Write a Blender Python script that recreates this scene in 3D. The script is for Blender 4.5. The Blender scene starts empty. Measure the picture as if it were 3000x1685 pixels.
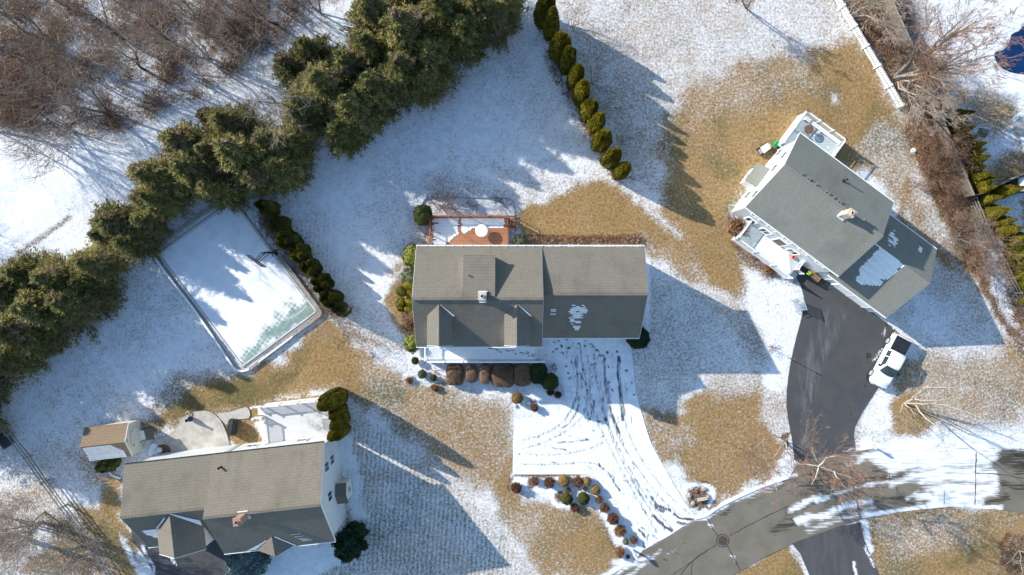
import bpy, math, random
import numpy as np
from mathutils.geometry import delaunay_2d_cdt
from mathutils import Vector
R = math.radians
SC = bpy.context.scene
COL = SC.collection
# ---------------------------------------------------------------- camera
H = 70.0                       # drone height in metres
S = 0.035                      # metres of ground per pixel of the 3000 px photograph
cam = bpy.data.cameras.new('camera'); cam.lens = 24; cam.sensor_width = 36; cam.clip_end = 3000; cam.clip_start = 1
co = bpy.data.objects.new('camera', cam); COL.objects.link(co); co.location = (0, 0, H); SC.camera = co
# ---------------------------------------------------------------- sky, sun, exposure
SUN_EL = R(25.4)
SD = Vector((-math.cos(R(28.3)) * math.cos(SUN_EL), math.sin(R(28.3)) * math.cos(SUN_EL), math.sin(SUN_EL)))
w = bpy.data.worlds.new('World'); SC.world = w; w.use_nodes = True
nt = w.node_tree; nt.nodes.clear()
sky = nt.nodes.new('ShaderNodeTexSky'); sky.sky_type = 'NISHITA'; sky.sun_disc = False
sky.sun_elevation = SUN_EL; sky.sun_rotation = R(360 - 61.7); sky.air_density = 1.0; sky.dust_density = 0.6; sky.ozone_density = 0.4
bg = nt.nodes.new('ShaderNodeBackground'); bg.inputs['Strength'].default_value = 0.13
wo = nt.nodes.new('ShaderNodeOutputWorld')
tn = nt.nodes.new('ShaderNodeMix'); tn.data_type = 'RGBA'; tn.blend_type = 'MULTIPLY'; tn.inputs[0].default_value = 1; tn.inputs[7].default_value = (.85, .99, 1.07, 1)
nt.links.new(sky.outputs[0], tn.inputs[6]); nt.links.new(tn.outputs[2], bg.inputs[0]); nt.links.new(bg.outputs[0], wo.inputs[0])
sl = bpy.data.lights.new('sun', 'SUN'); sl.energy = 4.2; sl.angle = R(0.55); sl.color = (1.0, 0.95, 0.86)
so = bpy.data.objects.new('sun', sl); COL.objects.link(so); so.rotation_euler = SD.to_track_quat('Z', 'Y').to_euler(); so.location = (-60, 40, 60)
SC.view_settings.view_transform = 'Standard'; SC.view_settings.look = 'None'; SC.view_settings.gamma = 1
SC.view_settings.exposure = 0.80
SC.cycles.max_bounces = 6; SC.cycles.diffuse_bounces = 3; SC.cycles.transparent_max_bounces = 4

# ---------------------------------------------------------------- coordinates
def W(px, py, z=0.0):
    k = S * (H - z) / H
    return ((px - 1500) * k, (842.5 - py) * k, z)
def cc(x0, y0, s):                       # pixel of an enlarged crop -> pixel of the photograph
    return lambda u, v: (x0 + u / s, y0 + v / s)
A6 = math.atan2(.1115, .9938)
class Frame:
    def __init__(s, ox, oy, ang): s.o = (ox, oy); s.c = math.cos(ang); s.s = math.sin(ang); s.a = ang
    def __call__(s, u, v, z=0.0): return (s.o[0] + u * s.c - v * s.s, s.o[1] + u * s.s + v * s.c, z)
    def inv(s, x, y):
        x -= s.o[0]; y -= s.o[1]; return (x * s.c + y * s.s, -x * s.s + y * s.c)

# ---------------------------------------------------------------- node materials
MATS = {}
def new_mat(name):
    m = bpy.data.materials.new(name); m.use_nodes = True; MATS[name] = m
    t = m.node_tree; return m, t, t.nodes['Principled BSDF']
class NB:
    def __init__(s, t): s.t = t
    def n(s, typ, **k):
        x = s.t.nodes.new(typ)
        for a, b in k.items(): setattr(x, a, b)
        return x
    def lk(s, a, b): s.t.links.new(a, b)
    def val(s, inp, v):
        if isinstance(v, (int, float)): inp.default_value = v
        elif isinstance(v, (tuple, list)): inp.default_value = (v[0], v[1], v[2], 1) if len(v) == 3 else v
        else: s.lk(v, inp)
    def coord(s, kind='Object'): return s.n('ShaderNodeTexCoord').outputs[kind]
    def pos(s): return s.n('ShaderNodeNewGeometry').outputs['Position']
    def mapping(s, vec, scale=(1, 1, 1), rot=(0, 0, 0), loc=(0, 0, 0)):
        m = s.n('ShaderNodeMapping'); s.lk(vec, m.inputs[0]); m.inputs['Scale'].default_value = scale; m.inputs['Rotation'].default_value = rot; m.inputs['Location'].default_value = loc
        return m.outputs[0]
    def noise(s, vec, scale, detail=4, rough=.6, dist=0.0):
        x = s.n('ShaderNodeTexNoise'); s.lk(vec, x.inputs['Vector']); x.inputs['Scale'].default_value = scale; x.inputs['Detail'].default_value = detail
        x.inputs['Roughness'].default_value = rough; x.inputs['Distortion'].default_value = dist; return x.outputs[0]
    def voronoi(s, vec, scale, out=0, feat='F1'):
        x = s.n('ShaderNodeTexVoronoi', feature=feat); s.lk(vec, x.inputs['Vector']); x.inputs['Scale'].default_value = scale; return x.outputs[out]
    def rng(s, v, a, b, c=0.0, d=1.0, smooth=True):
        x = s.n('ShaderNodeMapRange'); x.interpolation_type = 'SMOOTHSTEP' if smooth else 'LINEAR'
        s.val(x.inputs[0], v); s.val(x.inputs[1], a); s.val(x.inputs[2], b); s.val(x.inputs[3], c); s.val(x.inputs[4], d); return x.outputs[0]
    def math(s, op, a, b=0.0, clamp=False):
        x = s.n('ShaderNodeMath', operation=op); x.use_clamp = clamp; s.val(x.inputs[0], a); s.val(x.inputs[1], b); return x.outputs[0]
    def mix(s, f, a, b, mode='MIX'):
        x = s.n('ShaderNodeMix', data_type='RGBA', blend_type=mode); s.val(x.inputs[0], f); s.val(x.inputs[6], a); s.val(x.inputs[7], b); return x.outputs[2]
    def attr(s, name): x = s.n('ShaderNodeAttribute'); x.attribute_name = name; return x.outputs['Fac']
    def bump(s, h, strength, dist, normal=None):
        x = s.n('ShaderNodeBump'); x.inputs['Strength'].default_value = strength; x.inputs['Distance'].default_value = dist; s.lk(h, x.inputs['Height'])
        if normal is not None: s.lk(normal, x.inputs['Normal'])
        return x.outputs[0]

def plain(name, col, rough=.7, var=.12, scale=6, bump=0.0, metallic=0.0, spec=.4):
    m, t, b = new_mat(name); N = NB(t)
    n = N.noise(N.pos(), scale, 5, .6)
    f = N.rng(n, .3, .7)
    c0 = tuple(c * (1 - var) for c in col); c1 = tuple(min(1, c * (1 + var)) for c in col)
    N.lk(N.mix(f, c0, c1), b.inputs['Base Color']); b.inputs['Roughness'].default_value = rough; b.inputs['Metallic'].default_value = metallic
    b.inputs['Specular IOR Level'].default_value = spec
    if bump: N.lk(N.bump(n, bump, .05), b.inputs['Normal'])
    return m
def foliage(name, dark, mid, light, brown=None, rough=.75, spec=.15):
    m, t, b = new_mat(name); N = NB(t)
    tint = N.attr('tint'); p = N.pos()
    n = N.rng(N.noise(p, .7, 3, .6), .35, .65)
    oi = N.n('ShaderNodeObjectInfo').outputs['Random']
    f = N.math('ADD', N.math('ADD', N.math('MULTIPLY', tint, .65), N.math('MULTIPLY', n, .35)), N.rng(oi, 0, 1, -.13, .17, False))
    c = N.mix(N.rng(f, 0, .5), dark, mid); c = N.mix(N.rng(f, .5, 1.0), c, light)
    if brown: c = N.mix(N.rng(N.noise(N.mapping(p, loc=(7, 3, 1)), .45, 4, .6), .53, .63, 0, .8), c, brown)
    N.lk(c, b.inputs['Base Color']); b.inputs['Roughness'].default_value = rough; b.inputs['Specular IOR Level'].default_value = spec
    return m
def shingle(name, col, dark=.60, stain=(0.10, .075, .05)):
    m, t, b = new_mat(name); N = NB(t)
    uv = N.n('ShaderNodeUVMap').outputs[0]; p = N.pos()
    br = N.n('ShaderNodeTexBrick'); N.lk(uv, br.inputs['Vector']); br.inputs['Scale'].default_value = 1; br.inputs['Brick Width'].default_value = .33; br.inputs['Row Height'].default_value = .27
    br.inputs['Mortar Size'].default_value = .022; br.inputs['Mortar Smooth'].default_value = .4; br.inputs['Bias'].default_value = 0
    br.inputs['Color1'].default_value = (*[c * 1.05 for c in col], 1); br.inputs['Color2'].default_value = (*[c * .95 for c in col], 1); br.inputs['Mortar'].default_value = (*[c * dark for c in col], 1)
    n1 = N.noise(p, 9, 4, .7); n2 = N.noise(p, .35, 4, .55); n3 = N.noise(N.mapping(uv, (1.2, .25, 1)), 1.0, 4, .6)
    c = N.mix(N.rng(n1, .3, .7, 0, .5), br.outputs[0], (*[k * 1.35 for k in col],))
    c = N.mix(N.rng(n2, .48, .75, 0, .45), c, tuple(k * .6 for k in col))
    c = N.mix(N.rng(n3, .52, .75, 0, .3), c, stain)
    N.lk(c, b.inputs['Base Color']); b.inputs['Roughness'].default_value = .95; b.inputs['Specular IOR Level'].default_value = .1
    N.lk(N.bump(br.outputs[1], -.5, .02), b.inputs['Normal'])
    return m
def lapped(name, col, pitch=.2, bumpd=.03, horiz=True, rough=.5, dark=.85):
    m, t, b = new_mat(name); N = NB(t)
    uv = N.n('ShaderNodeUVMap').outputs[0]
    sx = N.n('ShaderNodeSeparateXYZ'); N.lk(uv, sx.inputs[0])
    f = N.math('FRACT', N.math('DIVIDE', sx.outputs[1 if horiz else 0], pitch))
    edge = N.rng(f, 0.0, .12, 1, 0)
    n = N.rng(N.noise(N.pos(), 1.3, 4, .6), .35, .7, 0, 1)
    c = N.mix(N.math('MULTIPLY', n, .5), col, tuple(k * .86 for k in col))
    c = N.mix(N.math('MULTIPLY', edge, .5), c, tuple(k * dark * .6 for k in col))
    N.lk(c, b.inputs['Base Color']); b.inputs['Roughness'].default_value = rough; b.inputs['Specular IOR Level'].default_value = .25
    N.lk(N.bump(f, .6, bumpd), b.inputs['Normal'])
    return m

SNOW = (.84, .865, .90)
def snowy(N, p, cover, s1=2.6, s2=9.0, width=.09, aniso=None):
    q = N.mapping(p, aniso[0], (0, 0, aniso[1])) if aniso else p
    a = N.noise(q, s1, 3, .75, .2); bq = N.noise(q, s2, 2, .6)
    n = N.math('ADD', N.math('MULTIPLY', a, .55), N.math('MULTIPLY', bq, .45))
    n = N.rng(n, .34, .66, 0, 1, False)
    t = N.math('SUBTRACT', cover, .5)
    th = N.math('ADD', N.math('MULTIPLY', t, .55), N.math('MULTIPLY', N.math('POWER', N.math('ABSOLUTE', t), 2), N.math('MULTIPLY', t, 1.7)))
    th = N.math('ADD', N.math('SUBTRACT', .5, th), N.math('SUBTRACT', N.rng(cover, .05, 0, 0, .25, False), N.rng(cover, .95, 1, 0, .25, False)))
    return N.rng(N.math('SUBTRACT', n, th), -width, width), n

def ground_material():
    m, t, b = new_mat('snowy_lawn'); N = NB(t); p = N.pos()
    sx = N.n('ShaderNodeSeparateXYZ'); N.lk(N.mapping(p, rot=(0, 0, R(4))), sx.inputs[0])
    wv = N.math('SINE', N.math('ADD', N.math('MULTIPLY', sx.outputs[0], 2 * math.pi / .46), N.math('MULTIPLY', N.noise(p, .8, 4), 6.0)))
    cov = N.math('ADD', N.attr('snow'), N.math('MULTIPLY', N.math('MULTIPLY', wv, .11), N.attr('mow')))
    cov = N.math('ADD', cov, N.math('MULTIPLY', N.rng(N.noise(p, .75, 5, .7), .3, .7, -.5, .5, False), N.math('MULTIPLY', .55, N.math('MULTIPLY', cov, N.math('SUBTRACT', 1.12, cov)))))
    sn, n = snowy(N, p, cov, 4.2, 15, .24)
    sn = N.math('ADD', N.math('MULTIPLY', sn, .66), N.math('MULTIPLY', N.rng(cov, .22, .95), .34), True)
    lush = N.attr('lush'); soil = N.attr('soil')
    g1 = N.noise(p, 3.5, 5, .75); g2 = N.noise(p, .22, 3, .5); g3 = N.noise(p, 14, 2, .6)
    tan = N.mix(N.rng(g1, .3, .7), (.222, .135, .056), (.475, .312, .138))
    grn = N.mix(N.rng(g1, .3, .7), (.11, .09, .034), (.26, .205, .085))
    f = N.math('ADD', lush, N.rng(g2, .3, .7, -.30, .30))
    c = N.mix(N.rng(f, 0.25, .85), tan, grn)
    drt = N.mix(N.rng(N.noise(p, 5, 5, .8), .35, .68), (.07, .045, .028), (.30, .165, .085))
    c = N.mix(N.rng(N.math('ADD', soil, N.rng(g1, .3, .7, -.3, .3)), .35, .65), c, drt)
    c = N.mix(N.rng(g3, .25, .75, .35, 0), c, (.03, .025, .012))
    ss = N.noise(p, 1.4, 3, .6)
    sc_ = N.mix(N.rng(ss, .35, .7), SNOW, (.74, .765, .82))
    N.lk(N.mix(sn, c, sc_), b.inputs['Base Color'])
    b.inputs['Roughness'].default_value = .9; b.inputs['Specular IOR Level'].default_value = .15
    hgt = N.math('ADD', N.math('MULTIPLY', sn, .35), N.math('ADD', N.math('MULTIPLY', n, .5), N.math('MULTIPLY', g3, .3)))
    N.lk(N.bump(hgt, .75, .07), b.inputs['Normal'])
    return m
def asphalt_material(name, col, col2, s1=1.6, s2=7, width=.12, aniso=None, wet=.5):
    m, t, b = new_mat(name); N = NB(t); p = N.pos()
    sn, n = snowy(N, p, N.attr('snow'), s1, s2, width, aniso)
    sn = N.math('ADD', N.math('MULTIPLY', sn, .62), N.math('MULTIPLY', N.rng(N.attr('snow'), .12, .9), .38), True)
    g1 = N.noise(p, .5, 5, .6); g2 = N.noise(p, 30, 2, .7); g3 = N.noise(N.mapping(p, (1, .12, 1), (0, 0, R(-12))), 1.6, 4, .7)
    c = N.mix(N.rng(g1, .35, .65), col, col2)
    c = N.mix(N.rng(g2, .3, .7, 0, .35), c, tuple(k * 1.6 for k in col))
    c = N.mix(N.math('MULTIPLY', N.attr('salt'), N.rng(g3, .4, .62)), c, tuple(min(.5, k * 3.6) for k in col))
    c = N.mix(N.rng(N.math('ADD', N.attr('wet'), N.rng(n, 0, 1, -.3, .3)), .35, .65, 0, 1), c, tuple(k * wet for k in col))
    sc_ = N.mix(N.rng(N.noise(p, 1.1, 3, .6), .35, .7), SNOW, (.70, .73, .79))
    N.lk(N.mix(sn, c, sc_), b.inputs['Base Color']); b.inputs['Roughness'].default_value = .9; b.inputs['Specular IOR Level'].default_value = .2
    N.lk(N.bump(N.math('ADD', sn, N.math('MULTIPLY', g2, .2)), .5, .03), b.inputs['Normal'])
    return m
def court_material():
    m, t, b = new_mat('court_tiles'); N = NB(t); p = N.pos()
    q = N.mapping(p, (1, 1, 1), (0, 0, R(35.7)))
    br = N.n('ShaderNodeTexBrick'); N.lk(q, br.inputs['Vector']); br.offset = 0; br.inputs['Scale'].default_value = 1; br.inputs['Brick Width'].default_value = .42; br.inputs['Row Height'].default_value = .42
    br.inputs['Mortar Size'].default_value = .035; br.inputs['Mortar Smooth'].default_value = .3
    cov = N.attr('snow'); g = N.noise(p, .8, 5, .65)
    c2 = N.math('ADD', cov, N.math('MULTIPLY', br.outputs[1], N.rng(cov, .05, .3, .0, .4)))
    c2 = N.math('ADD', c2, N.rng(g, .3, .7, -.25, .25))
    sn = N.rng(c2, .3, .75)
    base = N.mix(N.rng(N.noise(p, 1.2, 4, .6), .3, .7), (.20, .28, .26), (.30, .39, .36))
    base = N.mix(N.math('MULTIPLY', br.outputs[1], .35), base, (.12, .17, .16))
    base = N.mix(N.attr('line'), base, (.6, .66, .66))
    sc_ = N.mix(N.rng(N.noise(N.mapping(p, (1, 1, 1)), .9, 4, .6), .35, .7), SNOW, (.74, .775, .83))
    N.lk(N.mix(sn, base, sc_), b.inputs['Base Color']); b.inputs['Roughness'].default_value = .8; b.inputs['Specular IOR Level'].default_value = .2
    N.lk(N.bump(N.math('ADD', sn, g), .25, .03), b.inputs['Normal'])
    return m
def wood(name, col, pitch=.14, gap=.12, snowy_attr=False, var=.15, horiz=True, gapdark=.35):
    m, t, b = new_mat(name); N = NB(t)
    uv = N.n('ShaderNodeUVMap').outputs[0]
    sx = N.n('ShaderNodeSeparateXYZ'); N.lk(uv, sx.inputs[0])
    q = N.math('DIVIDE', sx.outputs[1 if horiz else 0], pitch)
    f = N.math('FRACT', q); fl = N.math('FLOOR', q)
    wn = N.n('ShaderNodeTexWhiteNoise', noise_dimensions='1D'); N.lk(fl, wn.inputs['W'])
    gr = N.noise(N.mapping(uv, (1.5, 12, 1) if horiz else (12, 1.5, 1)), 1.5, 4, .6)
    v = N.math('ADD', N.math('MULTIPLY', wn.outputs[0], .6), N.math('MULTIPLY', gr, .4))
    c = N.mix(v, tuple(k * (1 - var) for k in col), tuple(k * (1 + var) for k in col))
    c = N.mix(N.rng(f, gap * .5, gap, 1, 0), c, tuple(k * gapdark for k in col))
    N.lk(c, b.inputs['Base Color']); b.inputs['Roughness'].default_value = .75; b.inputs['Specular IOR Level'].default_value = .2
    return m
ground_material()
asphalt_material('road_asphalt', (.145, .13, .105), (.182, .165, .136), 1.6, 5, .24, ((.10, 1.8, 1), R(-12)), wet=.42)
asphalt_material('dark_asphalt', (.062, .063, .068), (.078, .077, .078), 1.6, 6, .12, wet=.55)
asphalt_material('snowed_asphalt', (.045, .052, .058), (.07, .078, .084), 2.6, 7, .24, ((1.5, .30, 1), R(8)), wet=.6)
court_material()
shingle('warm_shingle', (.178, .160, .132)); shingle('grey_shingle', (.195, .20, .178), stain=(.15, .12, .10)); shingle('shed_shingle', (.22, .165, .11), stain=(.30, .25, .2))
lapped('white_siding', (.80, .81, .80)); lapped('grey_siding', (.66, .68, .68)); lapped('cream_siding', (.74, .70, .60), .3)
plain('white_trim', (.82, .83, .83), .45, .04); plain('snow', SNOW, .9, .04, 3, .4); plain('glass', (.035, .055, .06), .12, .3, 1.5, spec=.35); plain('grey_glass', (.22, .27, .29), .15, .2, 1.5, spec=.6)
plain('bench_grey', (.30, .36, .40), .5, .1); plain('sunlit_glass', (.07, .085, .09), .3, .2, 1.5, spec=.2); plain('dark_void', (.015, .012, .012), .9); plain('brick', (.38, .225, .165), .9, .25, 9, .3); plain('pale_brick', (.55, .42, .33), .9, .2, 9, .3); plain('chimney_stone', (.50, .47, .42), .9, .2, 8, .3); plain('flashing', (.62, .66, .70), .4, .1, 3)
plain('black_metal', (.03, .032, .035), .45, .2, 5); plain('grey_metal', (.35, .37, .38), .45, .1, 5); plain('pale_metal', (.6, .63, .63), .4, .1, 5)
wood('red_deck', (.40, .185, .10)); wood('white_deck', (.62, .61, .62), .16, .1, gapdark=.75, var=.05); wood('blue_grey_deck', (.46, .54, .56), .16, .25, gapdark=.6, var=.08); wood('weathered_board', (.20, .165, .135), .16, .12, horiz=False); wood('grey_rail', (.27, .25, .22), 10, 0)
plain('red_rail', (.27, .105, .055), .7, .25, 4)
plain('concrete', (.46, .44, .40), .9, .12, 3, .2); plain('bark', (.10, .085, .07), .95, .35, 6, .5); plain('grey_bark', (.24, .22, .19), .95, .3, 6, .5); plain('birch_bark', (.46, .41, .35), .8, .2, 4, .3)
plain('manhole_iron', (.085, .062, .05), .7, .3, 9); plain('twig', (.215, .145, .095), .9, .25, 3); plain('red_twig', (.28, .17, .115), .9, .25, 3); plain('pale_twig', (.34, .28, .225), .9, .2, 3); plain('grey_twig', (.24, .19, .15), .9, .2, 3)
plain('propane_white', (.75, .76, .76), .35, .04); plain('car_white', (.82, .83, .85), .22, .02, 2, spec=.6); plain('tonneau', (.02, .023, .027), .55, .2, 3); plain('tyre', (.025, .025, .025), .8); plain('red_plastic', (.7, .03, .02), .5, .1); plain('orange_plastic', (.85, .13, .03), .5, .1)
plain('lime_plastic', (.5, .85, .02), .5, .1); plain('green_plastic', (.02, .35, .12), .5, .2); plain('terracotta', (.55, .25, .13), .8, .15); plain('navy_glaze', (.02, .03, .07), .25, .2); plain('rust', (.17, .085, .055), .8, .3, 9); plain('stone', (.35, .32, .28), .9, .3, 5, .5)
plain('tar', (.055, .052, .048), .7, .3, 6); plain('grill_cover', (.028, .034, .038), .6, .3, 3, .3); plain('log_end', (.38, .22, .13), .9, .4, 8); plain('pool_blue', (.004, .028, .10), .12, .2, .6, spec=.5); plain('box_green', (.10, .17, .15), .6, .15, 3)
foliage('conifer', (.050, .056, .018), (.14, .13, .038), (.31, .265, .09), (.25, .17, .105))
foliage('arborvitae', (.060, .062, .010), (.19, .165, .016), (.40, .32, .03))
foliage('shade_darkened_evergreen', (.032, .038, .010), (.10, .10, .018), (.30, .26, .035))  # conifer shade over the mounded row is put into these darker greens
foliage('dark_conifer', (.012, .028, .014), (.025, .05, .022), (.10, .11, .03))
foliage('blue_spruce', (.05, .085, .085), (.14, .20, .20), (.30, .37, .36))
foliage('boxwood', (.03, .042, .012), (.07, .085, .02), (.14, .15, .035))
foliage('rhododendron', (.07, .09, .02), (.20, .22, .04), (.38, .38, .09))
foliage('holly', (.06, .08, .045), (.13, .16, .09), (.22, .25, .15))
foliage('russet_hedge', (.12, .078, .052), (.25, .16, .105), (.40, .27, .18))
foliage('red_brown_shrub', (.12, .055, .035), (.24, .12, .075), (.36, .20, .13))
foliage('golden_shrub', (.14, .085, .03), (.27, .175, .06), (.38, .26, .10))
foliage('dead_leaves', (.12, .06, .03), (.27, .15, .08), (.42, .27, .16))
# ---------------------------------------------------------------- mesh helpers
def obj(name, me, mat=None, parent=None, org=None):
    if mat and not me.materials: me.materials.append(MATS[mat])
    o = bpy.data.objects.new(name, me); COL.objects.link(o)
    if parent is not None: o.parent = parent
    elif org is not None: o.location = org
    return o
def tag(o, label=None, cat=None, group=None, kind=None):
    if label: o['label'] = label
    if cat: o['category'] = cat
    if group: o['group'] = group
    if kind: o['kind'] = kind
    return o
def thing(name, label, cat, org, group=None):
    o = bpy.data.objects.new(name, None); COL.objects.link(o); o.location = org; o.empty_display_size = .3
    return tag(o, label, cat, group)
def dup(root, loc, rotz=0.0, scale=1.0, label=None, group=None):
    r = root.copy(); COL.objects.link(r); r.location = loc; r.rotation_euler = (0, 0, rotz)
    r.scale = scale if isinstance(scale, tuple) else (scale,) * 3
    if label: r['label'] = label
    if group: r['group'] = group
    for ch in list(root.children):
        c = ch.copy(); COL.objects.link(c); c.parent = r
        for g in list(ch.children):
            d = g.copy(); COL.objects.link(d); d.parent = c
    return r
class Geo:
    """collects faces in world space; build() makes ONE mesh, verts relative to org, uv in metres per face"""
    def __init__(s): s.V = []; s.F = []
    def face(s, pts): i = len(s.V); s.V += [tuple(p) for p in pts]; s.F.append(tuple(range(i, i + len(pts)))); return s
    def solid(s, pts, faces): i = len(s.V); s.V += [tuple(p) for p in pts]; s.F += [tuple(i + k for k in f) for f in faces]; return s
    def obb(s, F, u0, u1, v0, v1, z0, z1):
        p = [F(u, v, z) for z in (z0, z1) for u, v in ((u0, v0), (u1, v0), (u1, v1), (u0, v1))]
        return s.solid(p, [(3, 2, 1, 0), (4, 5, 6, 7), (0, 1, 5, 4), (1, 2, 6, 5), (2, 3, 7, 6), (3, 0, 4, 7)])
    def prism(s, poly, z0, z1):
        n = len(poly); p = [(x, y, z0) for x, y in poly] + [(x, y, z1) for x, y in poly]
        return s.solid(p, [tuple(range(n - 1, -1, -1)), tuple(range(n, 2 * n))] + [(i, (i + 1) % n, n + (i + 1) % n, n + i) for i in range(n)])
    def tube(s, p0, p1, r0, r1=None, n=8, caps=True):
        r1 = r0 if r1 is None else r1
        p0 = Vector(p0); p1 = Vector(p1); d = (p1 - p0).normalized(); a = Vector((0, 0, 1)) if abs(d.z) < .9 else Vector((1, 0, 0))
        t = d.cross(a).normalized(); b = d.cross(t); P = []
        for c, r in ((p0, r0), (p1, r1)):
            for k in range(n):
                q = 2 * math.pi * k / n; P.append(c + (t * math.cos(q) + b * math.sin(q)) * r)
        f = [(k, k + n, (k + 1) % n + n, (k + 1) % n) for k in range(n)]
        if caps: f += [tuple(range(n)), tuple(range(2 * n - 1, n - 1, -1))]
        return s.solid(P, f)
    def bar(s, p0, p1, w, h):
        p0 = Vector(p0); p1 = Vector(p1); d = (p1 - p0).normalized(); up = Vector((0, 0, 1)) if abs(d.z) < .95 else Vector((1, 0, 0))
        t = d.cross(up).normalized() * w / 2; b = t.normalized().cross(d) * h / 2
        P = [c + x * t + y * b for c in (p0, p1) for x, y in ((-1, -1), (1, -1), (1, 1), (-1, 1))]
        return s.solid(P, [(0, 1, 2, 3), (7, 6, 5, 4), (0, 4, 5, 1), (1, 5, 6, 2), (2, 6, 7, 3), (3, 7, 4, 0)])
    def lathe(s, c, prof, n=20, sq=1.0):
        P = []; f = []
        for r, z in prof:
            for k in range(n): q = 2 * math.pi * k / n; P.append((c[0] + r * math.cos(q), c[1] + r * math.sin(q) * sq, c[2] + z))
        for j in range(len(prof) - 1):
            for k in range(n): a = j * n + k; b = j * n + (k + 1) % n; f.append((a, b, b + n, a + n))
        f += [tuple(range(n - 1, -1, -1)), tuple(range((len(prof) - 1) * n, len(prof) * n))]
        return s.solid(P, f)
    def mesh(s, name, org=(0, 0, 0), smooth=False):
        me = bpy.data.meshes.new(name)
        me.from_pydata([(v[0] - org[0], v[1] - org[1], v[2] - org[2]) for v in s.V], [], s.F)
        uv = me.uv_layers.new(name='UVMap')
        data = np.zeros((len(me.loops), 2), dtype=np.float32)
        for p in me.polygons:
            n = p.normal; t = Vector((-n.y, n.x, 0))
            t = Vector((1, 0, 0)) if t.length < 1e-3 else t.normalized()
            if getattr(s, 'hdir', None) is not None and abs(n.z) > .999: t = Vector((*s.hdir, 0))
            b = n.cross(t)
            for li in p.loop_indices:
                c = Vector(s.V[me.loops[li].vertex_index]); data[li] = (c.dot(t), c.dot(b))
        uv.data.foreach_set('uv', data.ravel())
        if smooth: me.shade_smooth()
        me.update(); return me
    def build(s, name, mat, parent=None, org=(0, 0, 0), smooth=False):
        return obj(name, s.mesh(name, org, smooth), mat, parent, org)

def np_mesh(name, V, F, tint=None, smooth=False):
    """V (n,3); F list of (m,k) index arrays"""
    me = bpy.data.meshes.new(name); F = [f for f in F if len(f)]
    V = np.asarray(V, dtype=np.float32); me.vertices.add(len(V)); me.vertices.foreach_set('co', V.ravel())
    nl = sum(f.size for f in F); nf = sum(len(f) for f in F); me.loops.add(nl); me.polygons.add(nf)
    me.loops.foreach_set('vertex_index', np.concatenate([f.ravel() for f in F]).astype(np.int32))
    tot = np.concatenate([np.full(len(f), f.shape[1]) for f in F]).astype(np.int32)
    st = np.concatenate([[0], np.cumsum(tot)[:-1]]).astype(np.int32)
    me.polygons.foreach_set('loop_start', st); me.polygons.foreach_set('loop_total', tot)
    me.update(calc_edges=True)
    if tint is not None:
        a = me.attributes.new('tint', 'FLOAT', 'POINT'); a.data.foreach_set('value', np.asarray(tint, dtype=np.float32))
    if smooth: me.shade_smooth()
    return me
def nrm(a): return a / np.maximum(np.linalg.norm(a, axis=1, keepdims=True), 1e-9)
def diamonds(P, D, Nn, L, Wd):
    """leaf shaped quads: centre P, long axis D, normal Nn"""
    D = nrm(D); B = nrm(np.cross(Nn, D)); L = np.asarray(L)[:, None]; Wd = np.asarray(Wd)[:, None]
    V = np.stack([P - D * L / 2, P + B * Wd / 2 - D * L * .05, P + D * L / 2, P - B * Wd / 2 - D * L * .05], 1).reshape(-1, 3)
    F = np.arange(len(V)).reshape(-1, 4); return V, F
def segs_mesh(name, segs, nside=3, fine_below=None):
    """segs: array (n,8) p0 p1 r0 r1 -> open tubes"""
    segs = np.asarray(segs, dtype=np.float64); p0 = segs[:, :3]; p1 = segs[:, 3:6]; r0 = segs[:, 6]; r1 = segs[:, 7]
    big = r0 > .04; Vs = []; Fs = []; off = 0
    for msk, n in ((big, 6), (~big, nside)):
        if not msk.any(): continue
        a, b = p0[msk], p1[msk]; d = nrm(b - a); up = np.where(np.abs(d[:, 2:3]) < .9, np.array([[0, 0, 1.]]), np.array([[1., 0, 0]]))
        t = nrm(np.cross(d, up)); bb = np.cross(d, t); m = len(a)
        q = 2 * np.pi * np.arange(n) / n
        ring = t[:, None, :] * np.cos(q)[None, :, None] + bb[:, None, :] * np.sin(q)[None, :, None]
        V = np.concatenate([a[:, None, :] + ring * r0[msk][:, None, None], b[:, None, :] + ring * r1[msk][:, None, None]], 1).reshape(-1, 3)
        k = np.arange(n); f = np.stack([k, (k + 1) % n, (k + 1) % n + n, k + n], 1)
        F = (f[None] + (np.arange(m) * 2 * n)[:, None, None]).reshape(-1, 4) + off
        Vs.append(V); Fs.append(F); off += len(V)
    return np_mesh(name, np.concatenate(Vs), Fs)

# ---------------------------------------------------------------- 2-D painting of surface attributes
_LAT = np.random.default_rng(99).uniform(-1, 1, (64, 64))
def vnoise(x, y, s, sd):
    c_, n_ = math.cos(.6 + sd), math.sin(.6 + sd); u = (x * c_ - y * n_) / s + 17.3 * sd + 500; v = (x * n_ + y * c_) / s + 9.1 * sd + 500
    i = np.floor(u).astype(int); j = np.floor(v).astype(int); f = u - i; g = v - j; f = f * f * (3 - 2 * f); g = g * g * (3 - 2 * g)
    L = lambda a, b: _LAT[a % 64, b % 64]
    return (L(i, j) * (1 - f) + L(i + 1, j) * f) * (1 - g) + (L(i, j + 1) * (1 - f) + L(i + 1, j + 1) * f) * g
def wob(x, y, a, l, sd=0): return a * (1.5 * vnoise(x, y, l * 2.6, sd) + .8 * vnoise(x, y, l * 1.2, sd + 1.7) + .5 * vnoise(x, y, l * .6, sd + 3.1))
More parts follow.
